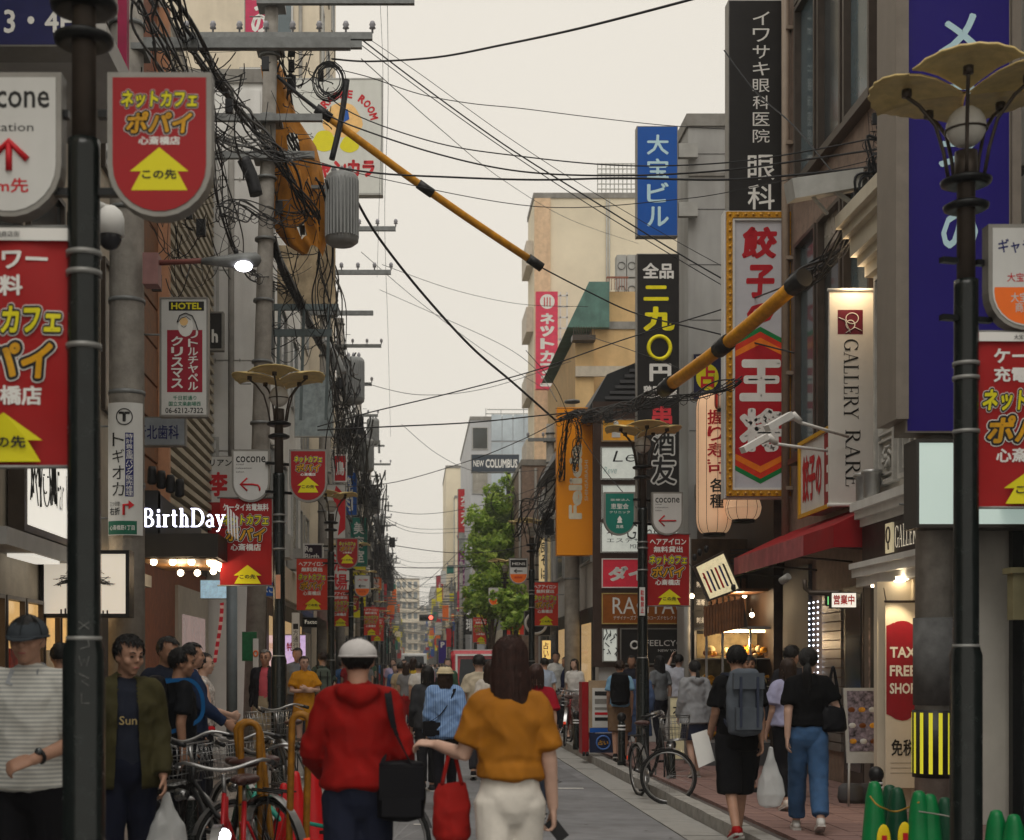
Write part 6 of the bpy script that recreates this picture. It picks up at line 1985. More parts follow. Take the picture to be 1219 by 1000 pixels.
 # ---------------------------------------------------------------- utility poles, wires, tangles
M_POLE=mat('pole_concrete',(.34,.32,.29),.85,var=.2,scale=6,bump=.35,bscale=40,stain=.35)
M_ARM=mat('galvanised',(.20,.21,.21),.55,metal=.4,var=.2,scale=10,stain=.2)
M_WIRE=mat('cable_black',(.014,.015,.018),.5,var=0)
M_CER=mat('porcelain',(.30,.30,.33),.3,var=.05)
M_TRF=mat('transformer_grey',(.27,.28,.28),.5,var=.1,stain=.2)
def pole(label,x,y,h,r0=.19,r1=.14,lean=0,arms=(),name='utility_pole',group='concrete utility poles'):
 r=thing(name,label,'utility pole',(x,y,0),0,group)
 q=MB().lathe((0,0,0),[(r0,0),(r0+(r1-r0)*.5,h*.5),(r1,h)],16)
 q.v=[(a+lean*c/h,b,c)for a,b,c in q.v]
 q.build('shaft',M_POLE,r,True)
 for(z,xa,xb,ins)in arms:
  l=lean*z/h
  MB().box(l+xa,l+xb,-.22,-.14,z-.05,z+.05).build('cross_arm',M_ARM,r,True)
  MB().box(l-.2,l+.2,-.15,.19,z-.03,z+.03).build('arm_clamp',M_ARM,r,True)
  n=int(abs(xb-xa)/.38)if ins else 0
  for i in range(n+1)if ins else():
   xx=l+xa+(xb-xa)*i/n
   MB().lathe((xx,-.18,z+.05),[(.015,0),(.015,.06),(.05,.07),(.035,.10),(.05,.12),(.03,.17),(.001,.18)],8).build('insulator',M_CER,r,True)
 for z in np.arange(3.0,h,.9):
  l=lean*z/h
  MB().tube([(l+.16*(-1)**int(z),0,z),(l+.32*(-1)**int(z),0,z)],.010,5).build('step_bolt',M_ARM,r,True)
  MB().lathe((l,0,z+.3),[(r0*.93,0),(r0*.99,0),(r0*.99,.04),(r0*.93,.04)],12).build('band',M_ARM,r,True)
 return r
p1=pole('near concrete pole carrying the white watch shop sign',X(151,14),14,13,.185,.15,0,((Z(62,14),.2,2.2,0),(9.4,-.9,1.4,1)))
p2=pole('leaning concrete pole wrapped in the orange sheet and tangled cables',X(300,21),21,14,.155,.085,.36,((Z(50,21),-1.6,1.5,1),(Z(60,21),-2.2,1.35,0),(Z(146,21),-1.5,.8,0),(Z(190,21),-1.2,.7,0),(Z(8,21),-.2,2.1,1)))
pole('concrete pole rising behind the bottom of the orange sheet',X(384,33),33,12.5,.16,.12,.1,((11.6,-.5,1.6,1),(10.6,-.4,1.5,1),(Z(375,33),-.6,1.1,0)))
pole('third leftward concrete pole beside the grey second transformer',X(405,45),45,12.5,.15,.12,0,((11.6,-.5,1.3,1),(10.4,-.4,1.0,1),(8.8,-.5,.5,0)))
for i,d in enumerate((58,72,87,103,121,141,165)):
 pole('%s distant utility pole with cross arms along the left row'%['first','second','third','fourth','fifth','sixth','seventh'][i],-2.15,d,12.5,.15,.12,0,((11.7,-.4,rn.uniform(.7,1.5),1),(10.6,-.4,rn.uniform(.6,1.3),1),(8.9,-.4,.5,0)))
pr1=pole('mottled concrete pole with yellow and black guard on the right pavement',X(1113,12.8),12.8,12,.175,.14,0,())
pole('concrete pole under the orange upward reading sign',X(681,29),29,Z(488,29),.16,.14)
pole('concrete pole behind the white shirted man on the right',X(655,44),44,9,.15,.12,0,((8.5,-.7,.7,1),))
for i,d in enumerate((75,95,120)):
 pole('%s distant utility pole along the right row'%['first','second','third'][i],3.3,d,8.5,.15,.12,0,((8.2,-.9,.7,1),))
gx,gy=X(1113,12.8),12.8
gw=thing('pole_guard','black guard wrap with bright yellow stripes round the right concrete pole','pole guard',(gx,gy,Z(925,12.8)))
MB().lathe((gx,gy,Z(925,12.8)),[(.18,0),(.195,0),(.195,.60),(.18,.60)],24).build('wrap',M_BLACK,gw)
MB().lathe((gx,gy,Z(842,12.8)+.02),[(.182,0),(.188,0),(.188,.78),(.182,.78)],24).build('mesh_sheet',mat('pole_sheet',(.11,.11,.11),.7,var=.3,bump=.4,bscale=200),gw)
for k in range(10):
 an=-math.pi/2+(k-4.5)*.42+.1
 vs=[]
 for z in(Z(920,12.8),Z(848,12.8)):
  for da in(-.085,0,.085):vs.append((gx+.1985*math.cos(an+da),gy+.1985*math.sin(an+da),z))
 MB().add(vs,[(0,1,4,3),(1,2,5,4)],0,True).build('yellow_stripe',mat('reflective_yellow',srgb(245,232,20),.35,var=.03,emit=.25,ecol=(1,.95,.1)),gw)  # faint emission stands in for light the stripes throw back
wx,wy,WR=X(148,13.8),14,.235
wfr=lambda a,b,c=0:Vector((wx+math.sin((a-wx)/WR)*(WR+c),wy-math.cos((a-wx)/WR)*(WR+c),b))
ws=thing('pole_sign','curved white watch shop sign wrapped round the near left pole','shop sign',(wx,wy,Z(636,13.77)))
dW=13.77
q=MB();n=12
a0,a1=X(125,dW),X(171,dW)
for cc in(-.01,0):
 q.add([wfr(a0+(a1-a0)*i/n,z,cc)for z in(Z(637,dW),Z(479,dW))for i in range(n+1)],[(i,i+1,n+2+i,n+1+i)for i in range(n)],0,True)
q.build('face',M_SIGNW,ws)
W=lambda s_,x0,y0,x1,y1,m,**k:text(ws,wfr,s_,rect(dW,x0,y0,x1,y1),k.pop('c',.004),m,**k)
MB().tube([wfr(X(148+9.5*math.cos(a),dW),Z(496+9.5*math.sin(a),dW),.002)for a in np.linspace(0,6.28,25)[:-1]],.006,4,closed=True).build('ring_mark',M_INK,ws)
W('T',141.5,490,154.5,502,M_INK,bold=.05)
column(W,'トギオカ',133,148,513,592,M_INK,gap=.18,bold=0)
q=MB().add([wfr(X(a,dW),Z(b,dW),.002)for b in(515,591)for a in np.linspace(149,159,4)],[(i,i+1,5+i,4+i)for i in range(3)])
q.build('navy_strip',M_NAVY,ws)
column(W,'時計貴金属バッグ販売修理',150,158,516,590,M_WH,gap=.1,bold=0)
W('三つ目筋',129,597,143,602.5,M_INK,bold=0);W('右折',129,604,143,613,M_INK,bold=.02)
MB().tube([wfr(X(147.5,dW),Z(613,dW),.002),wfr(X(147.5,dW),Z(601,dW),.002),wfr(X(154,dW),Z(601,dW),.002)],.014,5).build('arrow_shaft',M_PRED,ws)
MB().poly(wfr,[(X(153,dW),Z(595.5,dW)),(X(160,dW),Z(601,dW)),(X(153,dW),Z(606.5,dW))],.006).build('arrow_head',M_PRED,ws)
q=MB().add([wfr(X(a,dW),Z(b,dW),.002)for b in(620,636)for a in np.linspace(126,163,9)],[(i,i+1,10+i,9+i)for i in range(8)])
q.build('green_strip',mat('strip_green',srgb(16,92,70),.5),ws)
W('心斎橋筋1丁目',129,625,160,631,M_WH,bold=.01)
tag(MB().box(X(172,13.8),X(190,13.8),13.7,13.9,Z(341,13.8),Z(304,13.8)).build('junction_box',mat('box_faded_pink',srgb(150,110,108),.6,stain=.3)),'faded pinkish junction box on the near left pole','utility box')
sl=thing('arm_street_light','lit cobra head street light on a horizontal arm off the left pole','street light',tuple(P(190,312,13.8)))
MB().tube([P(188,313,13.8),P(230,311,13.8),P(262,309,13.8)],.026,8).build('arm',mat('arm_rust',srgb(120,70,64),.6),sl)
q=MB().tube([P(240,311,13.8),P(262,311,13.8),P(285,311,13.8),(P(306,309,13.8)),P(311,308,13.8)],[.03,.05,.075,.07,.02],12)
q.build('lamp_head',M_ARM,sl)
MB().ball(P(290,317,13.76),.085,.07,.05,n=14,k=8).build('lens',mat('lens_lit',(1,1,1),var=0,emit=9,ecol=(.95,.92,1)),sl)
MB().lathe(P(281,306,13.8),[(.02,0),(.025,.05),(.02,.08)],8).build('photocell',M_BLACK,sl)
dm=thing('dome_camera','white dome security camera behind the nearest left lamp post','camera',tuple(P(131,290,7.5)))
cx_,cz_=X(131,7.5),Z(272,7.5)
MB().lathe((cx_,7.5,cz_),[(.075,-.04),(.075,.05),(.06,.09),(.03,.115),(.001,.12)],18).build('housing',M_WHITEP,dm)
MB().ball((cx_,7.5,cz_-.04),.065,.065,.075,n=16,k=10).build('dome',mat('dome_smoke',(.03,.03,.035),.1),dm)
MB().tube([(cx_,7.5,cz_+.1),(X(108,7.5),7.4,cz_+.12),(X(104,6.2),6.0,cz_+.12)],.018,8).build('arm',M_WHITEP,dm)
def transformer(label,p,r=.26,h=.95):
 t=thing('transformer',label,'transformer',tuple(p),0,'pole transformers')
 MB().lathe((0,0,0),[(r*.7,-.05),(r*.95,0),(r*.95,h),(r*.8,h+.05),(.05,h+.08)],20).build('tank',M_TRF,t,True)
 for k in range(28):
  an=2*math.pi*k/28
  MB().bar((r*.93*math.cos(an),r*.93*math.sin(an),.06),(r*.93*math.cos(an),r*.93*math.sin(an),h-.04),.022,.075).build('fin',M_TRF,t,True)
 for k in(-1,0,1):
  MB().lathe((k*.12,0,h+.04),[(.03,0),(.045,.03),(.03,.05),(.045,.08),(.02,.14)],8).build('bushing',M_CER,t,True)
 MB().bar((-r,.1,h-.1),(-r-.35,.1,h-.1),.05).build('bracket',M_ARM,t,True)
 return t
t0_=transformer('large ribbed grey transformer can below the karaoke board',P(407,288,21.3))
tt={t0_.name:kids(t0_)}
dup(t0_,P(421,478,33),0,'second ribbed transformer can lower down the left row',tree=tt)
for i,(px,py,d)in enumerate(((436,560,46),(446,610,60),(444,528,58),(452,640,74),(456,668,92))):
 dup(t0_,P(px,py,d),0,['third','fourth','high fifth','sixth','tiny seventh'][i]+' transformer can along the far left poles',tree=tt)
def spline(pts,n=8):
 pts=[Vector(p)for p in pts]
 if len(pts)==2:return[pts[0].lerp(pts[1],i/n)for i in range(n+1)]
 out_=[]
 for i in range(len(pts)-1):
  p0,p1,p2,p3=pts[max(i-1,0)],pts[i],pts[i+1],pts[min(i+2,len(pts)-1)]
  for k in range(n):
   t=k/n
   out_.append(.5*((2*p1)+(p2-p0)*t+(2*p0-5*p1+4*p2-p3)*t*t+(3*p1-p0-3*p2+p3)*t**3))
 out_.append(pts[-1])
 return out_
def wire(label,pts,r=.012,m=M_WIRE,n=8,cat='cable',name='overhead_cable'):
 q=MB().tube(spline([P(*p)for p in pts],n),r,5)
 return tag(q.build(name,m),label,cat,'overhead cables')
wire('high cable curving up to the right from the left cross arm',[(395,70,21),(440,73,20.5),(520,68,19),(600,53,17.5),(680,36,16),(760,16,15),(850,-8,14)],.014)
wire('thin cable with clips crossing to the blue sign',[(400,82,21),(440,92,21),(500,112,21.5),(560,123,22),(620,129,22.5),(700,139,23.5),(790,149,24.5),(870,154,25)],.007)
wire('straight cable dropping from the left arm to the dumpling sign',[(428,45,21),(500,100,21),(600,172,20.8),(700,235,20.6),(800,297,20.4),(862,333,20.3)],.011)
wire('twin straight cable just below the one reaching the dumpling sign',[(428,52,21),(500,106,21),(600,177,20.8),(700,243,20.6),(800,304,20.4),(862,341,20.3)],.007)
wire('thin upper strand running beside the straight cables',[(430,40,21),(500,88,21),(600,160,20.8),(700,225,20.6),(800,284,20.4),(862,318,20.3)],.005)
wire('sagging cable level with the blue sign middle',[(370,95,21),(420,135,20.8),(520,170,20.3),(620,186,19.5),(740,197,18.5),(860,194,17.5),(960,180,16.5),(1062,160,15.4)],.009)
wire('sagging cable under the first across the blue sign',[(372,128,21),(420,150,20.8),(520,183,20.3),(620,204,19.5),(740,209,18.5),(860,203,17.5),(960,190,16.5),(1062,175,15.4)],.012)
wire('thick nearly level cable from the tangle to the right building',[(260,165,20),(340,187,20.5),(440,205,20.4),(540,211,20),(640,214,19.3),(740,212,18.5),(860,214,17.5),(960,207,16.5),(1062,196,15.4)],.014)
wire('faint level cable under the thick one',[(370,190,21),(460,214,20.4),(640,246,19.3),(800,238,18.5),(900,222,17.5),(1062,185,15.4)],.006)
wire('thick diagonal cable from the transformer down to the orange sign',[(424,238,21.3),(450,282,21.9),(500,346,23),(560,412,24.5),(610,455,26),(661,500,27.7)],.022)
wire('yellow sleeved cable continuing to the black tall sign',[(640,316,22),(700,347,22),(760,374,22),(850,396,21),(945,420,19)],.012)
wire('rising cable from the left tangle to the tube on the right',[(378,508,24),(440,491,24.5),(540,467,25),(640,440,25),(740,405,24),(860,368,22),(950,335,17)],.011)
wire('level cable from the left tangle to the orange sign',[(378,512,24),(460,508,24.5),(560,503,26),(640,495,27),(700,489,27.5)],.013)
wire('faint long cable sagging across the pale sky',[(452,345,45),(520,375,42),(600,412,38),(640,442,35),(663,478,28.5)],.008)
wire('thin cable falling steeply past the tan building',[(626,417,27),(660,458,27),(680,500,27),(720,560,25),(790,640,22),(840,690,20)],.007)
wire('long low cable crossing before the office block',[(400,580,36),(470,574,36),(560,548,34),(620,524,31),(663,502,28.5)],.010)
wire('low level cable under the slate sign',[(420,640,44),(480,651,46),(540,658,47),(600,655,47),(660,640,44)],.012)
wire('lowest level cable above the far trees',[(430,672,50),(490,676,52),(560,675,54),(620,668,54)],.014)
wire('second faint cable over the pale sky',[(478,505,50),(520,540,50),(570,562,48),(640,560,44)],.009)
wire('thin wire rising left of the sky from the transformer to the top',[(452,-10,30),(456,100,32),(452,220,34),(449,330,40)],.005)
wire('second thin vertical wire beside the karaoke board',[(461,-10,30),(462,120,33),(458,260,36),(462,400,46),(465,520,60)],.006)
wire('fine wire sagging from the left arm to the cream block',[(430,70,21),(520,150,26),(600,215,34),(680,262,44),(760,290,55)],.007)
wire('fine wire crossing low over the pale office block',[(430,300,40),(500,360,44),(580,420,50),(660,470,56)],.009)
wire('fine wire from the second transformer toward the tan building',[(430,455,34),(500,470,36),(580,462,38),(680,430,40)],.008)
wire('fine level wire just above the slate sign',[(420,600,44),(500,612,46),(580,600,48),(655,575,44)],.009)
wire('fine wire over the top of the net cafe sign',[(455,315,40),(540,345,42),(620,362,44),(700,365,41)],.008)
wire('thin cable crossing the grey building toward the lantern',[(700,400,27),(760,420,25),(820,445,23),(870,485,21.5)],.007)
wire('loose cable looping over the black eye clinic sign',[(862,60,19),(900,110,18.5),(945,150,17.5),(1000,215,16),(1050,262,15.2)],.010)
rr_=random.Random(21)
for i in range(16):
 d=rr_.uniform(50,120)
 y0_,y1_=rr_.uniform(560,730),rr_.uniform(560,720)
 zl=min(9,max(4,CH+(CY-y0_)*d/F));zr=min(8.5,max(4,CH+(CY-y1_)*d/F))
 q=MB().tube(spline([(-2.1,d,zl),(0,d+2,min(zl,zr)-.35),(3.6,d+5,zr)],8),.012,4)
 tag(q.build('overhead_cable',M_WIRE),'one of the many far cables crossing the street canyon','cable','far cables crossing the street')
def guard_tube(label,p0,p1,r=.055):
 t=thing('cable_guard',label,'cable guard',tuple((Vector(p0)+Vector(p1))/2))
 p0,p1=Vector(p0),Vector(p1)
 MB().tube([p0.lerp(p1,i/6)+Vector((0,0,-.05*math.sin(math.pi*i/6)))for i in range(7)],r,10).build('sleeve',mat('guard_yellow',srgb(206,142,30),.45,var=.2,scale=12,stain=.3),t)
 for u in(0,.47,1):
  c=p0.lerp(p1,u)+Vector((0,0,-.05*math.sin(math.pi*u)))
  dv=(p1-p0).normalized()*.13
  MB().tube([c-dv,c+dv],r*1.25,10).build('joint_tape',M_BLACK,t)
 return t
guard_tube('long yellow cable guard tube slanting across the upper sky',P(385,135,21),P(637,313,22),.058)
guard_tube('yellow cable guard tube slanting up in front of the dumpling sign',P(795,460,19.0),P(950,336,16.0),.085)
wire('cable inside the upper yellow guard up to the pole',[(330,90,21),(355,112,21),(385,135,21)],.03)
def bundle(label,pts,n=8,spread=.05,r=.010,seed=0,loops=True,name='cable_bundle',hang=0):
 b=random.Random(seed)
 t=thing(name,label,'cable bundle',tuple(P(*pts[0])))
 base=spline([P(*p)for p in pts],9)
 for k in range(n):
  ph,fq=b.uniform(0,6.28),b.uniform(.15,.5)
  sx=b.uniform(-1,1)*spread;sz=b.uniform(-1,1)*spread
  path=[]
  for i,p in enumerate(base):
   w_=math.sin(i*fq+ph)
   path.append(p+Vector((sx+w_*spread*.9,.3*w_*spread,sz+math.cos(i*fq*1.3+ph)*spread*.8-hang*b.random()*math.sin(math.pi*i/(len(base)-1)))))
  MB().tube(path,r*b.uniform(.6,1.6),4).build('cable',M_WIRE,t)
 if loops:
  for i in range(2,len(base)-1,2):
   c=base[i]
   MB().tube([c+Vector((.06*math.cos(a),.02,-.05+.08*math.sin(a)))for a in np.linspace(0,6.28,9)[:-1]],.006,4,closed=True).build('hanger_ring',M_WIRE,t)
 return t
bundle('thick cable bundle sweeping down from the top left corner',[(192,-20,12),(225,40,13.5),(262,100,16),(300,150,18.5),(340,200,20),(372,262,21)],10,.07,.012,1)
bundle('second cable bundle running beside it toward the wrapped pole',[(165,-20,10),(205,75,12),(250,150,15),(300,172,18),(360,187,20.5)],8,.08,.009,2)
bundle('cables descending along the wrapped pole into the far row',[(330,60,21),(345,150,22),(370,210,23),(392,300,26),(405,400,31),(424,500,40),(440,590,56),(456,660,80)],10,.13,.012,3)
bundle('looping cables hanging below the first left transformer',[(372,215,21),(380,300,22),(388,380,24),(396,460,27),(398,540,30),(410,620,40)],9,.13,.010,4)
bundle('cable bundle crossing behind the big red shield',[(262,260,17),(290,250,18),(330,262,20),(360,250,21)],8,.10,.009,5)
bundle('lower cable bundle running off the wrapped pole',[(240,120,15),(262,200,17),(285,300,19),(312,330,21),(350,345,24)],6,.07,.009,6)
bundle('drooping cable bundle from the right building to the black sign',[(1072,170,15.2),(1060,225,15.3),(1020,272,15.5),(975,315,16.2),(945,340,16.6)],14,.07,.012,7)
bundle('cable bundle continuing from the tube end to the orange sign',[(795,460,19.0),(770,474,20),(745,483,21.5),(712,490,24),(690,492,26),(664,500,27.6)],9,.045,.009,8)
bundle('second strand of cables above the teal shield',[(880,452,19.5),(820,470,20.5),(770,482,22),(715,498,25),(680,496,27.3)],7,.05,.008,18)
bundle('thick black cable rope dropping left of the orange sign',[(700,490,26),(680,497,27.3),(671,530,27.6),(667,570,28),(657,606,29),(645,632,30),(638,660,31.5)],9,.045,.010,9)
bundle('cable knot hanging in front of the orange sign',[(688,500,27.4),(689,520,27.4),(686,540,27.4),(685,556,27.4)],7,.05,.008,10)
bundle('cables reaching the street lamp and camera by the tree',[(663,560,28.5),(640,590,30),(622,605,31),(615,640,31.8)],9,.12,.010,11)
bundle('short cable drop beside the brown building cornice',[(1066,150,15.2),(1050,190,15.2),(1040,240,15.25),(1035,275,15.3)],12,.13,.010,12)
bundle('grey cable sleeve slanting from pole to the second transformer',[(322,285,21.4),(342,330,22.5),(362,372,24.5),(380,405,27),(398,432,30)],3,.03,.045,13)
def tangle(label,boxes,n,seed,r=.006,L=.9):
 b=random.Random(seed)
 q=MB()
 for k in range(n):
  (x0,y0,x1,y1,d0,d1)=b.choice(boxes)
  t0,t1=b.random(),b.random()
  if b.random()<.6:t1=min(1,max(0,t0+b.uniform(-.25,.25)))
  d,e=d0+(d1-d0)*t0,d0+(d1-d0)*t1
  p=P(b.uniform(x0,x1),y0+(y1-y0)*t0,d);p2=P(b.uniform(x0,x1),y0+(y1-y0)*t1,e)
  sag=b.choice([.02,.08,.25,.45])*(.3+min(1.5,(p2-p).length))*L
  ox=b.gauss(0,.05)
  pts=[p.lerp(p2,i/8)+Vector((ox*math.sin(math.pi*i/4),0,-sag*4*(i/8)*(1-i/8)))for i in range(9)]
  q.tube(pts,r*d/21*b.uniform(.5,1.7),3,caps=False)
  if b.random()<.12:
   c=p.lerp(p2,.5);w_=b.uniform(.03,.07)*d/21
   q.add([c+Vector((x,y,z))for x in(-w_,w_)for y in(-w_*.7,w_*.7)for z in(-w_*1.8,w_*1.8)],[(0,1,3,2),(4,6,7,5),(0,4,5,1),(2,3,7,6),(0,2,6,4),(1,5,7,3)])
 return tag(q.build('cable_tangle',M_WIRE),label,'cables',kind='stuff')
tangle('dense tangle of black cables round the wrapped pole',[(300,60,400,260,20.5,21.8),(310,100,350,300,20.5,21.5),(300,250,400,420,21,25),(330,40,400,110,20.8,21.4)],80,31)
tangle('loose cable mass on the near left pole arms',[(165,60,300,200,13.5,16),(175,180,290,340,13.6,16)],90,32,.007)
tangle('tangled cables and fittings down the far left row',[(390,420,430,560,28,42),(405,480,445,640,36,60),(420,560,460,700,50,90),(435,640,470,720,70,130)],260,33,.007)
tangle('cable tangle at the top of the orange sign',[(655,484,740,500,26,27.4),(640,580,662,640,28.5,31)],40,34,.005,.12)
tangle('cable tangle on the corner of the brown building',[(1030,130,1075,290,15.15,15.35)],80,35,.005,.5)
q=MB()
for i in range(40):
 d=58+i*4
 z=10.9+rr_.uniform(-1.6,1)
 xx=rr_.uniform(-2.3,-1.4)
 q.box(xx-.25,xx+.25,d,d+.1,z,z+.08);q.box(xx-.05,xx+.05,d,d+.1,z-.3,z+.3)
tag(q.build('pole_fittings',M_ARM),'small distant fittings hanging on the far wires','fittings',kind='stuff')
for i,(px,py,d,lb)in enumerate(((392,95,21,'coiled black cable hanging under the left cross arm'),(655,620,29.5,'coiled cable by the tree top camera'),(598,598,50,'faint cable coil above the street tree'))):
 q=MB()
 for k in range(7):
  rr2=(.16+.015*k)*d/21
  q.tube([P(px,py,d)+Vector((rr2*math.cos(a)+.02*math.sin(k),.01*k,rr2*1.2*math.sin(a)))for a in np.linspace(0,6.28,17)[:-1]],.010,4,closed=True)
 tag(q.build('cable_coil',M_WIRE),lb,'cable coil')
for i,(x0,y0,x1,y1,d,rr2,lb)in enumerate(((290,190,305,232,20.5,.10,'sagging black cable hose left of the orange sheet'),(413,95,395,190,21,.045,'black splice tube hanging beside the karaoke board'),(1040,250,1058,215,15.0,.09,'black splice case on the right cable bundle'),(385,405,408,445,29,.10,'grey splice tube above the second transformer'))):
 q=MB().tube(spline([P(x0,y0,d),P((x0+x1)/2+2,(y0+y1)/2,d),P(x1,y1,d)],4),rr2,8)
 tag(q.build('splice_case',M_WIRE if i!=3 else M_TRF),lb,'splice case')
sh=thing('protective_sheet','weathered orange protective sheet wrapped round the cables on the pole','sheet',tuple(P(345,300,21.6)))
M_SHEET=mat('sheet_orange',srgb(196,128,36),.6,var=.3,scale=3,bump=.4,bscale=12,stain=.35)
outl=[(82,311,338),(110,315,346),(140,317,354),(170,318,376),(200,319,384),(225,320,388),(250,322,390),(275,328,390),(290,340,388),(302,360,384)]
q=MB();n=14
vs=[]
for(py,xa,xb)in outl:
 for i in range(n+1):
  u=i/n
  px=xa+(xb-xa)*u
  p=P(px,py+4*math.sin(u*7),21.6)
  p.y+=-.28*math.sin(u*math.pi)+.05*math.sin(u*17+py*.05)+.04*math.sin(py*.13+u*5)
  vs.append(p)
m_=len(outl)
fs=[]
for j in range(m_-1):
 for i in range(n):
  if(j in(3,)and 5<i<9)or(j==7 and i in(6,7)):continue
  fs.append((j*(n+1)+i,j*(n+1)+i+1,(j+1)*(n+1)+i+1,(j+1)*(n+1)+i))
q.add(vs,fs,0,True)
q.add([v+Vector((0,.012,0))for v in vs],fs,0,True)
q.build('cloth',M_SHEET,sh)
for k in range(5):
 MB().tube(spline([P(323+k*11,175+k*9,21.2),P(345+k*8,215+k*12,21.15),P(380,250+k*10,21.2)],4),.014,5).build('lashing',M_SHEET,sh)
hb=thing('hoarding','stained beige hoarding panel with blue grey frame behind the cables','panel',tuple(P(360,365,24)))
MB().fbox(face(24),X(330,24),Z(362,24),X(399,24),Z(292,24),-.05,0).build('panel',mat('hoarding_beige',(.50,.40,.26),.8,var=.4,scale=3,stain=.7),hb)
MB().fbox(face(24),X(326,24),Z(369,24),X(403,24),Z(362,24),-.06,.02).build('rail',mat('frame_bluegrey',(.14,.18,.19),.6),hb)
MB().fbox(face(24),X(326,24),Z(400,24),X(395,24),Z(392,24),-.06,.02).build('rail',mat('frame_bluegrey',(0,0,0)),hb)
for px in(333,362,392):MB().bar(P(px,362,24),P(px-4,500,24),.05).build('strut',mat('frame_bluegrey',(0,0,0)),hb)
box_sign('panel','greenish white blank panel behind the second left lamp head','panel',29,350,445,397,520,.1,mat('panel_pale_blue',(.34,.40,.42),.6,var=.3,stain=.3),M_AC,None,rim=.02)
# ---------------------------------------------------------------- street trees
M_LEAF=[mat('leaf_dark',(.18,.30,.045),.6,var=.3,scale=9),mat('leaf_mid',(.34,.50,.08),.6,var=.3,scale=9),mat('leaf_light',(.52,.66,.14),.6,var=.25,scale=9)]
for lm in M_LEAF:
 n_=lm.node_tree;pb=n_.nodes['Principled BSDF'];om=n_.nodes['Material Output']
 tr=n_.nodes.new('ShaderNodeBsdfTranslucent');mx_=n_.nodes.new('ShaderNodeMixShader');mx_.inputs[0].default_value=.45
 n_.links.new(pb.inputs['Base Color'].links[0].from_socket,tr.inputs['Color'])
 n_.links.new(pb.outputs[0],mx_.inputs[1]);n_.links.new(tr.outputs[0],mx_.inputs[2]);n_.links.new(mx_.outputs[0],om.inputs['Surface'])
M_BARK=mat('bark',(.11,.085,.065),.9,var=.3,scale=14,bump=.6,bscale=40)
def tree(label,x,y,h,clumps,seed):
 b=random.Random(seed)
 t=thing('street_tree',label,'tree',(x,y,.1),0,'street trees')
 q=MB().tube([(0,0,0),(.03,.02,h*.3),(0,0,h*.55),(.05,0,h*.8)],[.13,.10,.075,.04],10)
 q.build('trunk',M_BARK,t,True)
 for c in clumps:
  MB().tube([(0,0,max(1.6,c[2]*.45)),(c[0]*.4,c[1]*.4,c[2]*.75),(c[0],c[1],c[2])],[.05,.03,.012],6).build('limb',M_BARK,t,True)
 q=MB()
 for(cx,cy,cz,rr2)in clumps:
  sub=[(cx+b.gauss(0,rr2*.5),cy+b.gauss(0,rr2*.5),cz+b.gauss(0,rr2*.42),rr2*b.uniform(.25,.5))for _ in range(30)]
  for(sx,sy,sz,sr)in sub:
   for k in range(int(110*(sr/.4)**1.5)):
    u=Vector((b.gauss(0,1),b.gauss(0,1),b.gauss(0,1))).normalized()*sr*b.uniform(.5,1.08)
    c=Vector((sx,sy,sz))+u
    a_=Vector((b.gauss(0,1),b.gauss(0,1),b.gauss(0,.6))).normalized()
    c_=a_.cross(Vector((b.gauss(0,1),b.gauss(0,1),b.gauss(0,1)))).normalized()
    l=b.uniform(.07,.13)
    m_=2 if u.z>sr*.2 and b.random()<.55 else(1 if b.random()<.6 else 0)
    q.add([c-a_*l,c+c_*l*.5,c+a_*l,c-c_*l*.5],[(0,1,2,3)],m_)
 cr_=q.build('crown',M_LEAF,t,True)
 return t
def clump(px,py,d,bx,by,r):
 p=P(px,py,d);return(p.x-bx,p.y-by,p.z-.1,r)
tx,ty=X(612,58),58
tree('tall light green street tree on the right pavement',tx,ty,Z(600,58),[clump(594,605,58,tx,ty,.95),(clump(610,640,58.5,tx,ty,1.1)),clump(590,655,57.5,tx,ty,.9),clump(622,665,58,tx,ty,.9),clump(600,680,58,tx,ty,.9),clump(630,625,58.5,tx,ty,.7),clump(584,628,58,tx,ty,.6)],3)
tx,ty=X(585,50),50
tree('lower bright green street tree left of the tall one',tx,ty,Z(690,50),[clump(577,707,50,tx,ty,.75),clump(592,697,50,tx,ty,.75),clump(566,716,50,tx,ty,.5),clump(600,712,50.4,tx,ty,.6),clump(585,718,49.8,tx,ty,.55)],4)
tree('small green shrub like tree showing under the amber noodle sign',X(612,40),40,3.2,[(.0,0,2.9,.4),(.25,.2,3.2,.35),(-.2,0,3.3,.3)],6)
# ---------------------------------------------------------------- cones, bollards, hoops
M_CONEG=mat('cone_green',srgb(6,118,62),.38,var=.12,scale=6,stain=.08)
M_CONED=mat('cone_dark_green',srgb(10,70,46),.4,var=.15)
M_CONER=mat('cone_red',srgb(190,20,26),.4,var=.1,stain=.1)
def cone(label,px,topy,d,m,h=.80,r=.16,z0=.12,group='green cones by the right kerb',tip=.042,patch=None):
 x=X(px,d)
 z1=Z(topy,d)
 z0=max(z0 if x>2.8 or x<-1.2 else 0,z1-h)
 r_=thing('traffic_cone',label,'cone',(x,d,z0),random.uniform(0,3),group)
 H_=z1-z0
 MB().lathe((0,0,0),[(r,.035),(r*.97,.05),(tip+.012,H_*.86),(tip,H_-.04),(tip*.8,H_-.012),(tip*.4,H_-.001),(.002,H_)],20).build('body',m,r_,True)
 MB().box(-r-.03,r+.03,-r-.03,r+.03,0,.034).build('base',m,r_,True)
 return r_
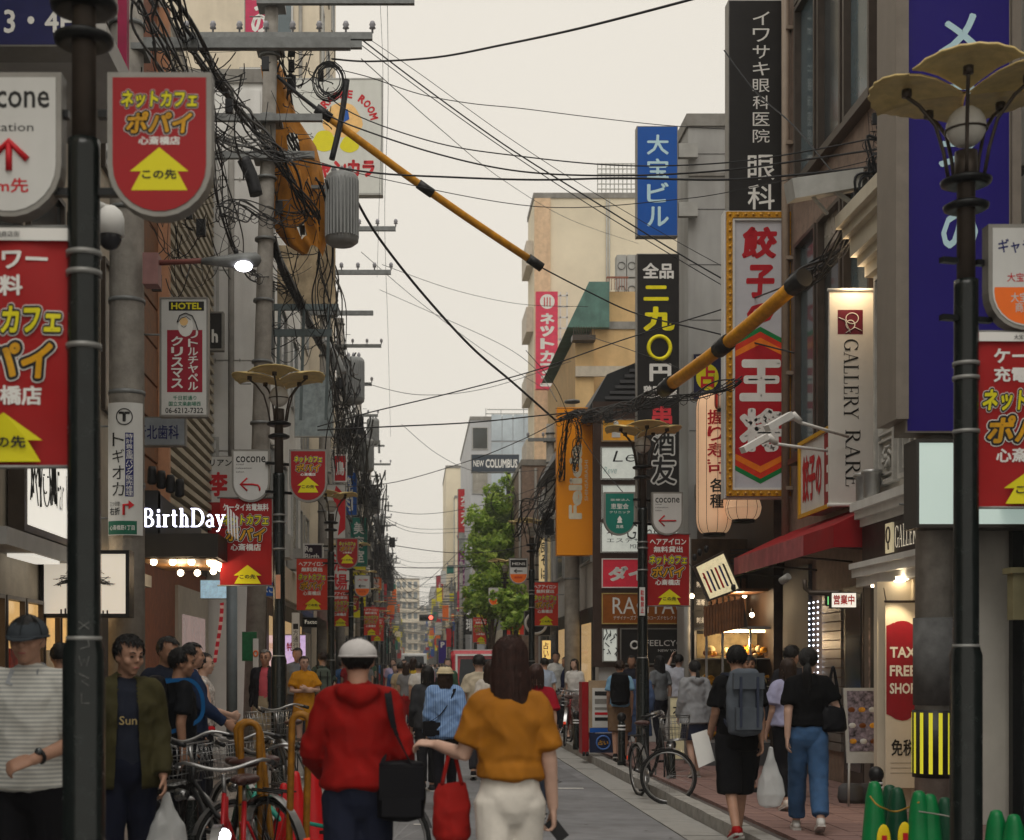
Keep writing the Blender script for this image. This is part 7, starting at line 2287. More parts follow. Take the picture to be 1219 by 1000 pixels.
for i,(px,py,m)in enumerate(((1041,930,M_CONEG),(1059,934,M_CONED),(1068,937,M_CONED),(1094,941,M_CONEG),(1107,945,M_CONEG),(1125,949,M_CONED),(1154,957,M_CONEG),(1186,964,M_CONEG),(1207,969,M_CONEG))):
 d=[9.2,9.5,9.4,9.0,9.0,9.3,8.8,8.7,8.6][i]
 cone('%s green cone of the row at lower right'%['leftmost','second','third','fourth','fifth','sixth','seventh','eighth','rightmost'][i]if m is M_CONEG else '%s cone, darker green, of the row at lower right'%['','second','third','','','sixth'][i],px,py,d,m,.82,.105,.12)
for k,(px,py)in enumerate(((1052,1000),(1077,997))):
 q=MB().ball(P(px,py,9.0),.045,.01,.10,n=14,k=8)
 o=q.build('warning_tag',mat('tag_yellow',srgb(230,200,20),.5))
 tag(o,['left','right'][k]+' oval yellow tag with red mark on the green cones','tag','yellow cone tags')
 MB().box(X(px,9)-.015,X(px,9)+.015,8.983,8.99,Z(py,9)-.03,Z(py,9)+.03).build('red_mark',M_PRED,o)
q=MB().tube(spline([P(1036,948,9.1),P(1043,957,9.0),P(1052,962,9.0),P(1068,966,9.1),P(1094,955,8.95)],5),.006,5)
tag(q.build('cord',mat('cord_orange',srgb(170,130,50),.7)),'thin orange cord strung between the green cones','cord')
q=MB().tube(spline([P(1094,966,8.9),P(1130,972,8.9),P(1154,980,8.75)],5),.005,5)
tag(q.build('cord',mat('cord_grey',(.3,.28,.25),.7)),'thin grey cord strung between the right green cones','cord')
cone('red cone in front of the yellow hoops',338,932,9.6,M_CONER,.75,.15,0,'red cones by the left kerb',.03)
cone('red cone under the second yellow hoop',352,918,9.3,M_CONER,.8,.16,0,'red cones by the left kerb',.03)
cone('red cone behind the teal bicycle frame',372,897,11.5,M_CONER,.75,.15,0,'red cones by the left kerb',.03)
def bollard(label,px,topy,d,group='black bollards'):
 x=X(px,d);h=Z(topy,d)-.12
 r_=thing('bollard',label,'bollard',(x,d,.12),0,group)
 s=h/.9
 MB().lathe((0,0,0),[(.062,0),(.062,.08),(.052,.10),(.052,.70*s),(.045,.72*s),(.04,.76*s)],16).build('post',M_POST,r_,True)
 MB().ball((0,0,h-.07),.065,.065,.07,n=16,k=10).build('dome',M_BLACK,r_,True)
 for z in(.60,.66):MB().lathe((0,0,0),[(.05,z*s),(.056,z*s),(.056,(z+.03)*s),(.05,(z+.03)*s)],16).build('reflective_band',mat('reflective_white',(.75,.75,.75),.3),r_,True)
 return r_
bollard('black domed bollard at the left in front of the dark clothed man',227,907,9.8)
bollard('black domed bollard beside the jacket wearing man',171,940,9.0)
bollard('black bollard left of the parked bicycle',740,848,20.4)
bollard('black bollard beside the sandwich board',686,846,24.5)
bollard('black bollard behind the leftmost green cone',1043,912,12.2)
bollard('black bollard beyond the parked bicycle wheel',799,880,18.2)
M_HOOP=mat('hoop_yellow',srgb(150,100,18),.5,var=.35,scale=16,stain=.5)
def hoop(label,px0,px1,topy,d,lean=0,depth=.0):
 x0,x1=X(px0,d),X(px1,d)
 z1=Z(topy,d)
 t=thing('barrier_hoop',label,'barrier',((x0+x1)/2,d,0),0,'yellow barrier hoops')
 rr2=(x1-x0)/2
 xm=(x0+x1)/2
 pts=[(x0+lean*.0,d,.02)]+[(x0+lean*z/z1,d,z)for z in(.4,.8,z1-rr2)]
 pts+=[(xm+lean-rr2*math.cos(a),d+depth*.5*a/math.pi,z1-rr2+rr2*math.sin(a))for a in np.linspace(.3,math.pi-.3,6)]
 pts+=[(x1+lean*z/z1,d+depth,z)for z in(z1-rr2,.8,.4,.02)]
 MB().tube(pts,.021,10).build('tube',M_HOOP,t)
 return t
hoop('leftmost rusty yellow barrier hoop at the lower left',290,312,860,8.9,-.02)
hoop('second yellow barrier hoop leaning beside the first',303,331,859,9.05,-.12)
hoop('third yellow barrier hoop in front of the red hooded man',342,362,850,8.6,.03)
# ---------------------------------------------------------------- bicycles
M_TYRE=mat('tyre',(.015,.015,.015),.8,var=.2)
M_CHROME=mat('chrome',(.34,.34,.34),.3,metal=.85,var=.2)
def bicycle(label,loc,rz,frame_m,basket=True,lean=.06,group='parked bicycles',steer=.35,lamp_on=False,R=.33):
 r=thing('bicycle',label,'bicycle',loc,rz,group)
 r.rotation_euler=(0,lean,rz)
 B=lambda mb,n,m,par=None:mb.build(n,m,par or r,True)
 yr,yf=-.54,.54
 hd=Vector((0,.34,.72))
 def wheel(y,st):
  cs,sn=math.cos(st),math.sin(st)
  f=lambda a,b:Vector((-sn*a,y+cs*a,R+b))
  w_=B(MB().tube([f(R*math.cos(t),R*math.sin(t))for t in np.linspace(0,2*math.pi,33)[:-1]],.017,7,closed=True),'wheel',M_TYRE)
  B(MB().tube([f((R-.025)*math.cos(t),(R-.025)*math.sin(t))for t in np.linspace(0,2*math.pi,33)[:-1]],.010,5,closed=True),'rim',M_CHROME,w_)
  q=MB()
  for k in range(20):
   t=2*math.pi*k/20
   q.tube([f(.02*math.cos(t+1),.02*math.sin(t+1)),f((R-.03)*math.cos(t),(R-.03)*math.sin(t))],.0014,3,caps=False)
  q.tube([f(0,0)-Vector((cs*.04,sn*.04,0)),f(0,0)+Vector((cs*.04,sn*.04,0))],.018,8)
  B(q,'spokes',M_CHROME,w_)
  q=MB()
  rg=np.linspace(.35,2.9,14)
  vs=[]
  for t in rg:
   for dx in(-.025,.025):
    p=f((R+.03)*math.cos(t),(R+.03)*math.sin(t));vs.append(p+Vector((cs*dx,sn*dx,0)))
  q.add(vs,[(2*i,2*i+1,2*i+3,2*i+2)for i in range(13)],0,True)
  B(q,'mudguard',M_CHROME)
 wheel(yr,0);wheel(yf,steer)
 bbk=Vector((0,-.08,.27));seat=Vector((0,-.24,.74))
 q=MB()
 q.tube([(0,yf,R),(0,.44,.60),hd+Vector((0,.0,.12))],.014,8)
 q.tube([hd+Vector((0,.02,-.10)),hd+Vector((0,-.02,.10))],.02,8)
 q.tube([hd+Vector((0,.01,-.05)),(0,.12,.40),bbk],.019,8)
 q.tube([hd,(0,.06,.50),(0,-.15,.45)],.015,8)
 q.tube([bbk,seat],.016,8)
 for s_ in(-1,1):
  q.tube([bbk+Vector((s_*.02,0,0)),(s_*.05,yr,R)],.010,6)
  q.tube([(s_*.02,-.21,.62),(s_*.05,yr,R)],.009,6)
  q.tube([(s_*.0,.45,.58),(s_*.045,yf,R)],.010,6)
 B(q,'frame',frame_m)
 q=MB();q.tube([seat,seat+Vector((0,-.02,.10))],.012,8);B(q,'seat_post',M_CHROME)
 q=MB();q.ball((0,-.29,.87),.09,.13,.035,n=14,k=8);q.ball((0,-.17,.87),.035,.10,.028,n=10,k=6);B(q,'saddle',mat('saddle',(.05,.02,.018),.4))
 cs,sn=math.cos(steer),math.sin(steer)
 H=lambda x,y,z:Vector((x*cs-y*sn,.33+x*sn+y*cs,z))
 q=MB();q.tube([H(0,0,.80),H(0,.02,.95)],.013,8)
 q.tube(spline([H(-.28,-.16,.98),H(-.22,.0,1.02),H(-.06,.05,.98),H(.06,.05,.98),H(.22,.0,1.02),H(.28,-.16,.98)],4),.011,7);B(q,'handlebar',M_CHROME)
 for s_ in(-1,1):
  B(MB().tube([H(s_*.28,-.17,.98),H(s_*.265,-.06,1.0)],.017,8),'grip',M_BLACK)
  B(MB().tube([H(s_*.24,.02,1.0),H(s_*.27,-.10,.955)],.006,5),'brake_lever',M_CHROME)
 if basket:
  q=MB()
  w0,w1,l0,l1,z0,z1=.15,.19,.12,.16,.70,.96
  yc=.17
  for k in range(5):
   t=k/4;ww,ll_,zz=w0+(w1-w0)*t,l0+(l1-l0)*t,z0+(z1-z0)*t
   q.tube([H(-ww,yc-ll_,zz),H(ww,yc-ll_,zz),H(ww,yc+ll_,zz),H(-ww,yc+ll_,zz)],.004 if k<4 else .007,4,closed=True)
  for k in range(8):
   u=-1+2*k/7
   for sg in(-1,1):
    q.tube([H(u*w0,yc+sg*l0,z0),H(u*w1,yc+sg*l1,z1)],.003,3)
    q.tube([H(sg*w0,yc+u*l0,z0),H(sg*w1,yc+u*l1,z1)],.003,3)
   q.tube([H(u*w0,yc-l0,z0),H(u*w0,yc+l0,z0)],.003,3)
  B(q,'basket',M_CHROME)
 q=MB();q.tube([H(0,.06,.62),H(0,.14,.62)],[.03,.045],12)
 B(q,'head_lamp',M_CHROME)
 if lamp_on:B(MB().ball(H(0,.15,.62),.04,.02,.04),'lamp_glass',mat('lens_lit',(0,0,0)))
 q=MB()
 for t in(-1,1):q.tube([(t*.045,-.50,.36),(t*.05,-.62,.70)],.006,5)
 for t in(-.05,0,.05):q.tube([(t,-.36,.71),(t,-.76,.71)],.006,5)
 B(q,'carrier',M_BLACK)
 q=MB();q.tube([(.06,-.08,.27),(.08,-.05,.11)],.011,6);q.tube([(-.06,-.08,.27),(-.08,-.11,.43)],.011,6)
 q.lathe((.045,-.08,.27),[(.001,-.004),(.09,-.004),(.09,.004),(.001,.004)],18,axis='X');B(q,'crank',M_CHROME)
 for s_,z in((1,.11),(-1,.43)):B(MB().box(s_*.08,s_*.15,-.10 if s_<0 else-.09,-.02,z-.012,z+.012),'pedal',M_BLACK)
 B(MB().box(-.022,.022,yr-R-.055,yr-R-.045,.40,.45),'rear_reflector',mat('reflector_red',srgb(230,40,20),.3,emit=.25,ecol=(1,.15,.05)))  # reflector given a faint glow of its own in place of caught light
 q=MB();q.tube([(-.06,yr,R),(-.16,yr-.06,.01)],.008,5);B(q,'kickstand',M_CHROME)
 return r
bicycle('silver city bicycle with wire basket parked at the right kerb',(2.80,16.5,0.012),R_(-171),M_BLACK,True,.05,steer=R_(66),R=.30)
bicycle('rusty red framed bicycle parked beside the white bloused woman',(X(676,26),26.2,.12),R_(-10),mat('bike_red',srgb(130,30,30),.4),True,.06)
bicycle('dark bicycle with wire basket under the left lamp light',(X(262,8.9),9.2,.08),R_(40),M_BLACK,True,-.06)
bicycle('teal framed bicycle leaning behind the red hooded man',(X(372,9.4),9.6,0),R_(115),mat('bike_teal',srgb(40,150,130),.35),False,.10)
bicycle('dark green bicycle behind the yellow hoops',(X(310,10.5),10.7,.0),R_(25),mat('bike_green',srgb(20,70,50),.4),True,-.08)
bicycle('red bicycle with lit front lamp at the bottom left',(X(280,8.0),8.3,.0),R_(176),mat('bike_crimson',srgb(170,20,30),.35),False,.04,lamp_on=True,steer=.1)
bicycle('black bicycle in the left parked row before the beige trousered man',(X(345,14.5),14.6,.12),R_(20),M_BLACK,True,-.06)
# ---------------------------------------------------------------- boards on the right pavement
sb_=thing('sandwich_board','fortune shop sandwich board with printed notices on the right pavement','sandwich board',(X(716,22.6),22.6,.12))
fb=face(22.5)
MB().fbox(fb,X(701,22.5),Z(872,22.5),X(733,22.5),Z(810,22.5),-.05,0).build('upper_panel',mat('board_tan',(.35,.26,.17),.5,var=.2),sb_)
MB().quad(fb,X(705,22.5),Z(866,22.5),X(731,22.5),Z(819,22.5),.004).build('notice',M_SIGNW,sb_)
for k,(y0,y1)in enumerate(((823,828),(832,838),(842,845),(848,851),(854,858))):
 MB().quad(fb,X(708,22.5),Z(y1,22.5),X(728,22.5),Z(y0,22.5),.007).build('printed_line',[M_INK,M_FRM,M_FRM,M_PRED,M_INK][k],sb_)
MB().quad(fb,X(702,22.5),Z(872,22.5),X(733,22.5),Z(866.5,22.5),.005).build('blue_strip',M_BLUE,sb_)
MB().fbox(fb,X(702,22.5),Z(896,22.5),X(735,22.5),Z(873,22.5),-.05,.01).build('lower_panel',mat('board_navy',srgb(24,34,64),.5),sb_)
MB().tube([fb(X(718+8*math.cos(a),22.5),Z(884+8*math.sin(a),22.5),.014)for a in np.linspace(0,6.28,21)[:-1]],.014,5,closed=True).build('round_mark',mat('mark_blue',srgb(80,120,190),.5),sb_)
text(sb_,fb,'占い',rect(22.5,712,881,724,887),.013,M_GOLD,.02)
text(sb_,fb,'占',rect(22.5,722,812,730,818.5),.004,M_PRED,.03)
MB().box(X(692,22.7),X(700,22.7),22.6,23.0,.16,Z(812,22.5)).build('side_panel',M_RED,sb_)
for k in range(2):MB().lathe((X(694+k*4,22.7),22.6,.16),[(.001,-.02),(.035,-.02),(.035,.02),(.001,.02)],12,axis='X').build('wheel',M_BLACK,sb_)
box_sign('standing_sign','cream rounded standing sign with black character behind the bicycle','standing sign',19.4,796,829,816,905,.06,mat('sign_cream2',srgb(226,218,180),.5),M_FRM,lambda r,f,T:T('大',801,838,811,850,M_INK,bold=.03),rim=.02)
ms=thing('menu_stand','framed menu stand with food photographs before the restaurant','menu stand',(X(1028,14.6),14.6,.12))
fm2=lambda a,b,c=0:Vector((a,14.6-c+(b-1.0)*.16,b))
a0,b0,a1,b1=rect(14.6,1006,819,1047,908)
MB().fbox(fm2,a0,b0,a1,b1,-.03,0).build('panel',M_AC,ms)
MB().quad(fm2,a0+.03,b0+.12,a1-.03,b1-.03,.004).build('poster',mat('menu_poster',(.17,.14,.17),.4,var=.9,scale=22),ms)
for j in range(3):
 for i in range(3):MB().ball(fm2(a0+.07+i*.105,b0+.22+j*.16,.006),.038,.004,.03,n=10,k=4).build('food_photo',[mat('food_gold',(0,0,0)),M_SIGNW,mat('food_brown',(0,0,0))][(i+j)%3],ms)
for sx in(a0+.02,a1-.02):MB().tube([(sx,14.6+(b0-1)*.16,b0),(sx,14.55,.12)],.012,6).build('leg',M_AC,ms)
for k in range(2):
 tag(MB().lathe((X(1015+k*22,14.9),14.95,.12),[(.12,0),(.14,.05),(.13,.16),(.09,.20)],16).build('stand_weight',M_GREYD),['left','right'][k]+' round grey base weight under the framed menu stand','weight','grey base weights')
la=thing('awning','small dusty pink awning on the left beyond the screen','awning',(-2.3,33,2.5))
for k in range(4):
 MB().add([Vector(v)for v in((-2.6,32+k*.6,2.95),(-2.6,32.58+k*.6,2.95),(-1.9,32.58+k*.6,2.55),(-1.9,32+k*.6,2.55),(-1.9,32.58+k*.6,2.38),(-1.9,32+k*.6,2.38))],[(0,1,2,3),(3,2,4,5)]).build('canopy_panel',mat('awning_pink',srgb(190,130,130),.7),la)
tag(MB().tube([P(276,690,19.5),P(276,900,19.5)],.075,12).build('duct',mat('duct_bluegrey',(.12,.15,.17),.5)),'thick blue grey duct pipe left of the leaning pole','pipe')
box_sign('poster','green poster with white figure wrapped on the leaning pole','poster',20.78,288,752,306,787,.02,mat('poster_green',srgb(20,100,60),.5,var=.3,scale=20),M_FRM,None,rim=.004)
box_sign('poster','small white and orange notice on the leaning pole','poster',20.74,301,760,308,795,.02,M_SIGNW,M_FRM,lambda r,f,T:MB().tube([f(X(304.5,20.74)+.03*math.cos(a),Z(778,20.74)+.04*math.sin(a),.01)for a in np.linspace(0,6.28,11)[:-1]],.01,5,closed=True).build('ring',M_ORG,r),rim=.003)
box_sign('pole_notice','narrow white notice with black text by the third left post','notice',25,347,729,357,775,.03,M_SIGNW,M_FRM,lambda r,f,T:column(T,'一方通行',349,355,742,772,M_INK,bold=0),rim=.01)
box_sign('pole_notice','small orange sticker plate on the second left lamp post','notice',15.9,328,684,334,713,.01,mat('sticker_orange',srgb(210,150,120),.5),M_FRM,None,rim=.003)
box_sign('pole_notice','small red and white sticker plate on the second right lamp post','notice',19.4,761,699,768,733,.01,M_SIGNW,M_FRM,lambda r,f,T:column(T,'駐輪禁止',762.5,766.5,702,730,M_PRED,bold=.02),rim=.003)
box_sign('small_sign','round black sign with white ring and arrow behind the red banner','shop sign',33,624,727,656,757,.1,M_BLK,M_FRM,lambda r,f,T:(MB().tube([f(X(638,33)+.24*math.cos(a),Z(742,33)+.24*math.sin(a),.02)for a in np.linspace(0,6.28,25)[:-1]],.03,6,closed=True).build('ring',M_WH,r)),rim=.02)
box_sign('small_sign','lit amber sign with brush letters right of the long haired woman','shop sign',34,645,762,656,785,.1,mat('sign_amber_lit',srgb(255,190,60),.5,emit=.6,ecol=(1,.7,.25)),M_FRM,lambda r,f,T:column(T,'占い',647,653,764,783,M_INK,bold=.02),rim=.01)
# ---------------------------------------------------------------- traffic lights and vehicles
tl_=thing('traffic_light','distant three lamp traffic light hanging over the street with red lit','traffic light',(X(507,100),100,4.6))
MB().box(X(499,100),X(517,100),100,100.2,Z(739,100),Z(731.5,100)).build('housing',M_GREYD,tl_)
for k,m_ in enumerate((M_BLACK,M_BLACK,mat('lamp_red',(1,.1,.05),var=0,emit=2,ecol=(1,.15,.1)))):
 MB().lathe((X(502.5+5.2*k,100),99.95,Z(735.3,100)),[(.001,-.05),(.15,-.05),(.15,.02)],14,m=0,axis='Y').build('lamp',m_,tl_)
MB().bar((X(517,100),100.1,Z(735,100)),(3.2,100.1,Z(735,100)-.1),.09).build('arm',M_ARM,tl_)
MB().tube([(3.2,100.1,.1),(3.2,100.1,5.4)],.09,8).build('pole',M_ARM,tl_)
M_CARG=mat('car_glass',(.02,.025,.03),.08,var=.2)
def van(label,x,y,rz,body_m,w=1.66,h=1.9,l=3.9,cat='van'):
 r=thing('parked_van',label,cat,(x,y,0),rz)
 prof=[(-l/2,.35),(-l/2,1.0),(-l/2+.12,h-.12),(-l/2+.3,h),(l/2-1.0,h),(l/2-.45,1.15),(l/2-.05,1.0),(l/2,.6),(l/2-.05,.3)]
 fr=lambda a,b,c=0:Vector((c,a,b))
 q=MB()
 n=len(prof)
 W_=w/2
 for sgn,xs in((-1,W_),(1,W_)):
  pass
 rows=[]
 for xx,sc_ in((-W_,.94),(-W_+.07,1),(W_-.07,1),(W_,.94)):
  rows.append([(xx,a*(1 if sc_==1 else .985),b if sc_==1 else(b-.05 if b>1.2 else b+.04))for a,b in prof])
 vs=[p for row in rows for p in row]
 fs=[tuple(range(n))[::-1],tuple(range(3*n,4*n))]
 for k in range(3):
  for i in range(n):fs.append((k*n+i,k*n+(i+1)%n,(k+1)*n+(i+1)%n,(k+1)*n+i))
 q.add(vs,fs);q.build('body',body_m,r,True)
 q=MB().add([(-W_+.18,-l/2-.012+.0,1.05),(W_-.18,-l/2-.012,1.05),(W_-.24,-l/2+.10,h-.22),(-W_+.24,-l/2+.10,h-.22)],[(0,1,2,3)])
 q.build('rear_window',M_CARG,r,True)
 for s_ in(-1,1):
  MB().box(min(s_*(W_-.20),s_*(W_-.03)),max(s_*(W_-.20),s_*(W_-.03)),-l/2-.02,-l/2+.02,.80,1.15).build('tail_light',mat('tail_red',srgb(190,20,20),.25,emit=.15,ecol=(1,.1,.05)),r,True)
  for ya in(-l/2+.65,l/2-.65):
   MB().lathe((s_*(W_-.08),ya,.29),[(.1,-.09),(.28,-.09),(.29,0),(.28,.09),(.1,.09)],20,axis='X').build('wheel',M_TYRE,r,True)
  MB().add([(s_*(W_+.003),-l/2+.35,1.1),(s_*(W_+.003),l/2-1.2,1.1),(s_*(W_+.003),l/2-1.3,h-.25),(s_*(W_+.003),-l/2+.4,h-.25)],[(0,1,2,3)]).build('side_window',M_CARG,r,True)
 MB().box(-.22,.22,-l/2-.03,-l/2-.012,.55,.72).build('number_plate',mat('plate_white',(.7,.7,.66),.5),r,True)
 MB().box(-W_+.05,W_-.05,-l/2-.06,-l/2+.02,.30,.50).build('bumper',M_GREYD,r,True)
 return r
M_VANR=mat('van_red',srgb(176,34,52),.28,var=.04,coat=.6)
vr=van('red van with white upper body parked ahead on the right',X(573,36),38,R_(0),M_VANR,1.5,1.95,3.4)
MB().box(-.70,.70,-1.4,1.0,1.952,1.975).build('roof_panel',M_WHITEP,vr,True)
MB().frame(lambda a,b,c=0:Vector((a,-1.72-c+(b-1.0)*.13,b)),-.64,.98,.64,1.86,.05,.0,.025).build('window_surround',M_WHITEP,vr,True)
van('distant white delivery truck in the middle of the street',X(493,105),108,0,M_WHITEP,1.9,2.5,5,'truck')
van('distant pale car coming down the street',X(507,84),87,0,M_AC,1.7,1.5,4.2,'car')
rr_=random.Random(55)
q=MB()
cm=[M_SIGNW,M_PRED,M_BLUE,M_YEL,M_TEAL,M_ORG,M_ARM,M_CREAML]
for k in range(230):
 d=105+190*rr_.random()
 sd=rr_.choice((-1,1))
 xi=(-2.6 if sd<0 else 3.5)-sd*rr_.uniform(.1,1.1)
 z=rr_.uniform(2.4,8.5);w_=rr_.uniform(.2,.7);h_=rr_.uniform(.4,1.6)
 q.box(xi-w_/2,xi+w_/2,d,d+.12,z,z+h_,rr_.randrange(8))
tag(q.build('distant_signs',cm),'mass of tiny projecting signs far down both sides of the street','signs',kind='stuff')
q=MB()
for k in range(90):
 d=100+2.3*k
 z=rr_.uniform(4.2,8.8)
 q.tube(spline([(-2.4,d,z),(.5,d+1,z-rr_.uniform(.1,.5)),(3.6,d+2,z+rr_.uniform(-.8,.8))],3),.016,3,caps=False)
for k in range(46):
 d=100+4.4*k
 for xx in(-2.1,3.3):
  q.box(xx-.07,xx+.07,d,d+.14,0,rr_.uniform(5,9));q.box(xx-1,xx+1,d,d+.1,6.4,6.5)
tag(q.build('distant_wires',M_ARM),'mass of far wires and poles closing over the street canyon','wires',kind='stuff')
# ---------------------------------------------------------------- people
def who(label,px,topy,d,yaw,ground=0,**k):
 return person(label,(X(px,d),d,ground),yaw,H=(Z(topy,d)-ground)*.995,**k)
OCH=(168,106,22)
wo=who('long haired woman in ochre shirt and white trousers walking away in the centre',607,757,6.9,3,fine=True,vox=.0085,skin='b',hair=('long','auburn'),strands=900,seed=3,build=.88,
top=dict(col=OCH,sleeve='short',slen=.78,hem=1.02,loose=.020,wr=.012,mat=mat('ochre_cotton',srgb(146,92,18),.8,var=.12,scale=5,bump=.12,bscale=320,spec=.2)),bottom=dict(kind='trousers',col=(206,200,190),loose=.008,wide=.006,wr=.004),shoes=(150,140,130),
pose=dict(stride=.5,elbow={-1:(-.225,.03,1.13),1:(.19,-.02,1.10)},wrist={-1:(-.345,.20,1.17),1:(.215,.03,.87)},palm={-1:V((0,.3,-1)),1:V((-1,.2,0))},hdir={-1:V((-.9,.4,.1))},curl={-1:.7,1:.8}))
def tote(label,p,w,h,t,m,rz=0,handle=.22,name='tote_bag'):
 b=thing(name,label,'bag',tuple(p),rz)
 q=MB()
 rg=[((0,0,0),w*.40,t*.55),((0,0,h*.10),w*.5,t*.7),((0,0,h*.5),w*.49,t*.62),((0,0,h*.85),w*.44,t*.40),((0,0,h),w*.38,t*.22)]
 loft(q,rg,16,cap=False)
 me=bake(q,.010,2,'bag_body');wrinkle(me,.008,50,len(label));me.materials.append(m)
 o=bpy.data.objects.new('bag_body',me);COL.objects.link(o);o.parent=b
 if handle:
  for sy in(-1,1):
   MB().tube(spline([(-w*.25,sy*t*.15,h*.96),(-w*.10,sy*t*.1,h+handle*.7),(0,0,h+handle),(w*.10,sy*t*.1,h+handle*.7),(w*.25,sy*t*.15,h*.96)],4),.010,6).build('strap',m,b,True)
 return b
wr_=wpt(wo,-.275,.10,1.14)
tote('red cloth tote bag hanging from the ochre shirted woman forearm',(wr_.x,wr_.y,wr_.z-.44),.19,.29,.10,cloth('tote_red',(142,28,24)),handle=.17)
hp=wpt(wo,.228,.05,.775)
ph=thing('mobile_phone','black phone in the ochre shirted woman right hand','phone',tuple(hp),R_(20))
q=MB().bar((-.03,.0,.03),(.035,-.03,-.06),.010,.062);q.build('case',M_BLACK,ph,True)
hm_=who('man in red hooded jacket and white flat cap walking away left of centre',426,757,7.2,2,fine=True,vox=.009,skin='a',hair=('short','black'),cap=('beret',(196,192,190)),seed=8,build=.90,
top=dict(col=(170,24,16),sleeve='long',hem=.95,loose=.036,hood=True,wr=.011,mat=mat('red_fleece',srgb(132,16,12),.85,var=.12,scale=5,bump=.15,bscale=320,spec=.15)),bottom=dict(kind='trousers',col=(30,34,50),loose=.016,wide=.012),shoes=(40,36,34),
pose=dict(stride=.4,elbow={-1:(-.235,.03,1.12),1:(.225,-.03,1.12)},wrist={-1:(-.17,.22,1.0),1:(.22,.12,.92)}))
def shoulder_bag(label,root,side,w,h,t,m,z=.78,strap_from=-1,x=.24,y=-.02,name='shoulder_bag'):
 p=wpt(root,side*x,y,z)
 b=thing(name,label,'bag',tuple(p),root.rotation_euler.z)
 q=MB()
 loft(q,[((0,0,0),w*.5,t*.5),((0,0,h*.5),w*.52,t*.55),((0,0,h),w*.48,t*.42)],16,dome=.3,dome0=.3)
 me=bake(q,.010,2,'bag_body');wrinkle(me,.005,50,4);me.materials.append(m)
 o=bpy.data.objects.new('bag_body',me);COL.objects.link(o);o.parent=b
 MB().box(-w*.46,w*.46,-t*.62,-t*.5,h*.35,h*.95).build('flap',m,b,True)
 MB().box(-w*.40,w*.40,-t*.56-.02,-t*.5,h*.05,h*.38).build('pocket',m,b,True)
 s=root['H']/1.7
 L=lambda a,b_,c:(a*s-side*x*s,b_*s-y*s,c*s-z*s)
 so=side if strap_from==0 else-side
 if strap_from==0:
  pts=[(-w*.4,0,h)]+[L(side*.16,.08,1.30),L(side*.145,.05,1.435),L(side*.15,-.06,1.425),L(side*.18,-.13,1.25),(w*.2,-t*.3,h)]
 else:
  pts=[(-side*w*.35,.04,h),L(side*.05,.14,1.15),L(-side*.09,.085,1.38),L(-side*.105,.02,1.455),L(-side*.09,-.10,1.39),L(side*.05,-.150,1.15),(side*w*.1,-t*.5,h)]
 pts=spline(pts,5)
 q=MB()
 for i in range(len(pts)-1):q.bar(pts[i],pts[i+1].lerp(pts[i],-.05),.035,.006)
 q.build('strap',m,b,True)
 return b
M_BAG=cloth('bag_black',(20,20,24),.6)
shoulder_bag('black messenger bag hanging at the red hooded man right hip',hm_,1,.24,.27,.15,M_BAG,z=.80,strap_from=0,x=.215,y=-.10)
po=who('man in grey cap and striped polo shirt walking toward us at left edge',34,731,7.1,172,ground=.0,fine=True,vox=.0085,skin='a',hair=('short','black'),cap=('cap',(66,72,78)),seed=11,head=(6,-4),build=.98,
top=dict(col=(150,150,146),sleeve='short',slen=.85,hem=.90,loose=.03,mat=stripes_mat('polo_stripes',srgb(205,205,198),srgb(166,168,166),.021,'Z',.5),collar=(150,154,158),wr=.010),
bottom=dict(kind='trousers',col=(18,18,22),loose=.014),pose=dict(stride=.5,elbow={-1:(-.25,.0,1.12),1:(.23,-.02,1.12)},wrist={-1:(-.12,.24,1.04)},hdir={-1:V((.85,.35,-.25))},palm={-1:V((.1,-.7,-.7))},curl={-1:.7}))
wp=[wpt(po,-.145,.212,1.055)]
wt=thing('wristwatch','black wristwatch on the polo shirted man left wrist','watch',tuple(wp[0]),po.rotation_euler.z)
dv=Vector((.13,.24,-.08)).normalized();u_=dv.cross(Vector((0,0,1))).normalized();v_=dv.cross(u_)
MB().tube([u_*.032*math.cos(a)+v_*.032*math.sin(a)for a in np.linspace(0,6.28,17)[:-1]],.009,6,closed=True).build('strap',M_BLACK,wt,True)
MB().ball((0,.02,.025),.019,.012,.019).build('dial',M_GLASS,wt,True)
ja=who('man in open olive jacket over dark slogan T-shirt carrying a white bag',150,755,8.5,196,ground=.0,fine=True,vox=.009,skin='a',hair=('short','black'),seed=14,head=(26,-10),build=.96,
top=dict(col=(58,54,30),sleeve='long',hem=.82,loose=.034,open=True,wr=.011,name='jacket',mat=mat('olive_cotton',srgb(62,58,32),.8,var=.2,scale=5,bump=.12,bscale=320,spec=.2)),inner=(38,42,54),
bottom=dict(kind='trousers',col=(24,28,44),loose=.014),pose=dict(stride=.45))
fj=lambda a,b,c=0:Vector((-a,.142+c,b))
sj=ja['H']/1.7
tm_=text(ja,lambda a,b,c=0:Vector((-(a)*sj,(.150+c)*sj,b*sj))+ja.location,'Sun',(-.05,1.185,.05,1.235),0,mat('print_sand',srgb(170,150,100),.6),.01)
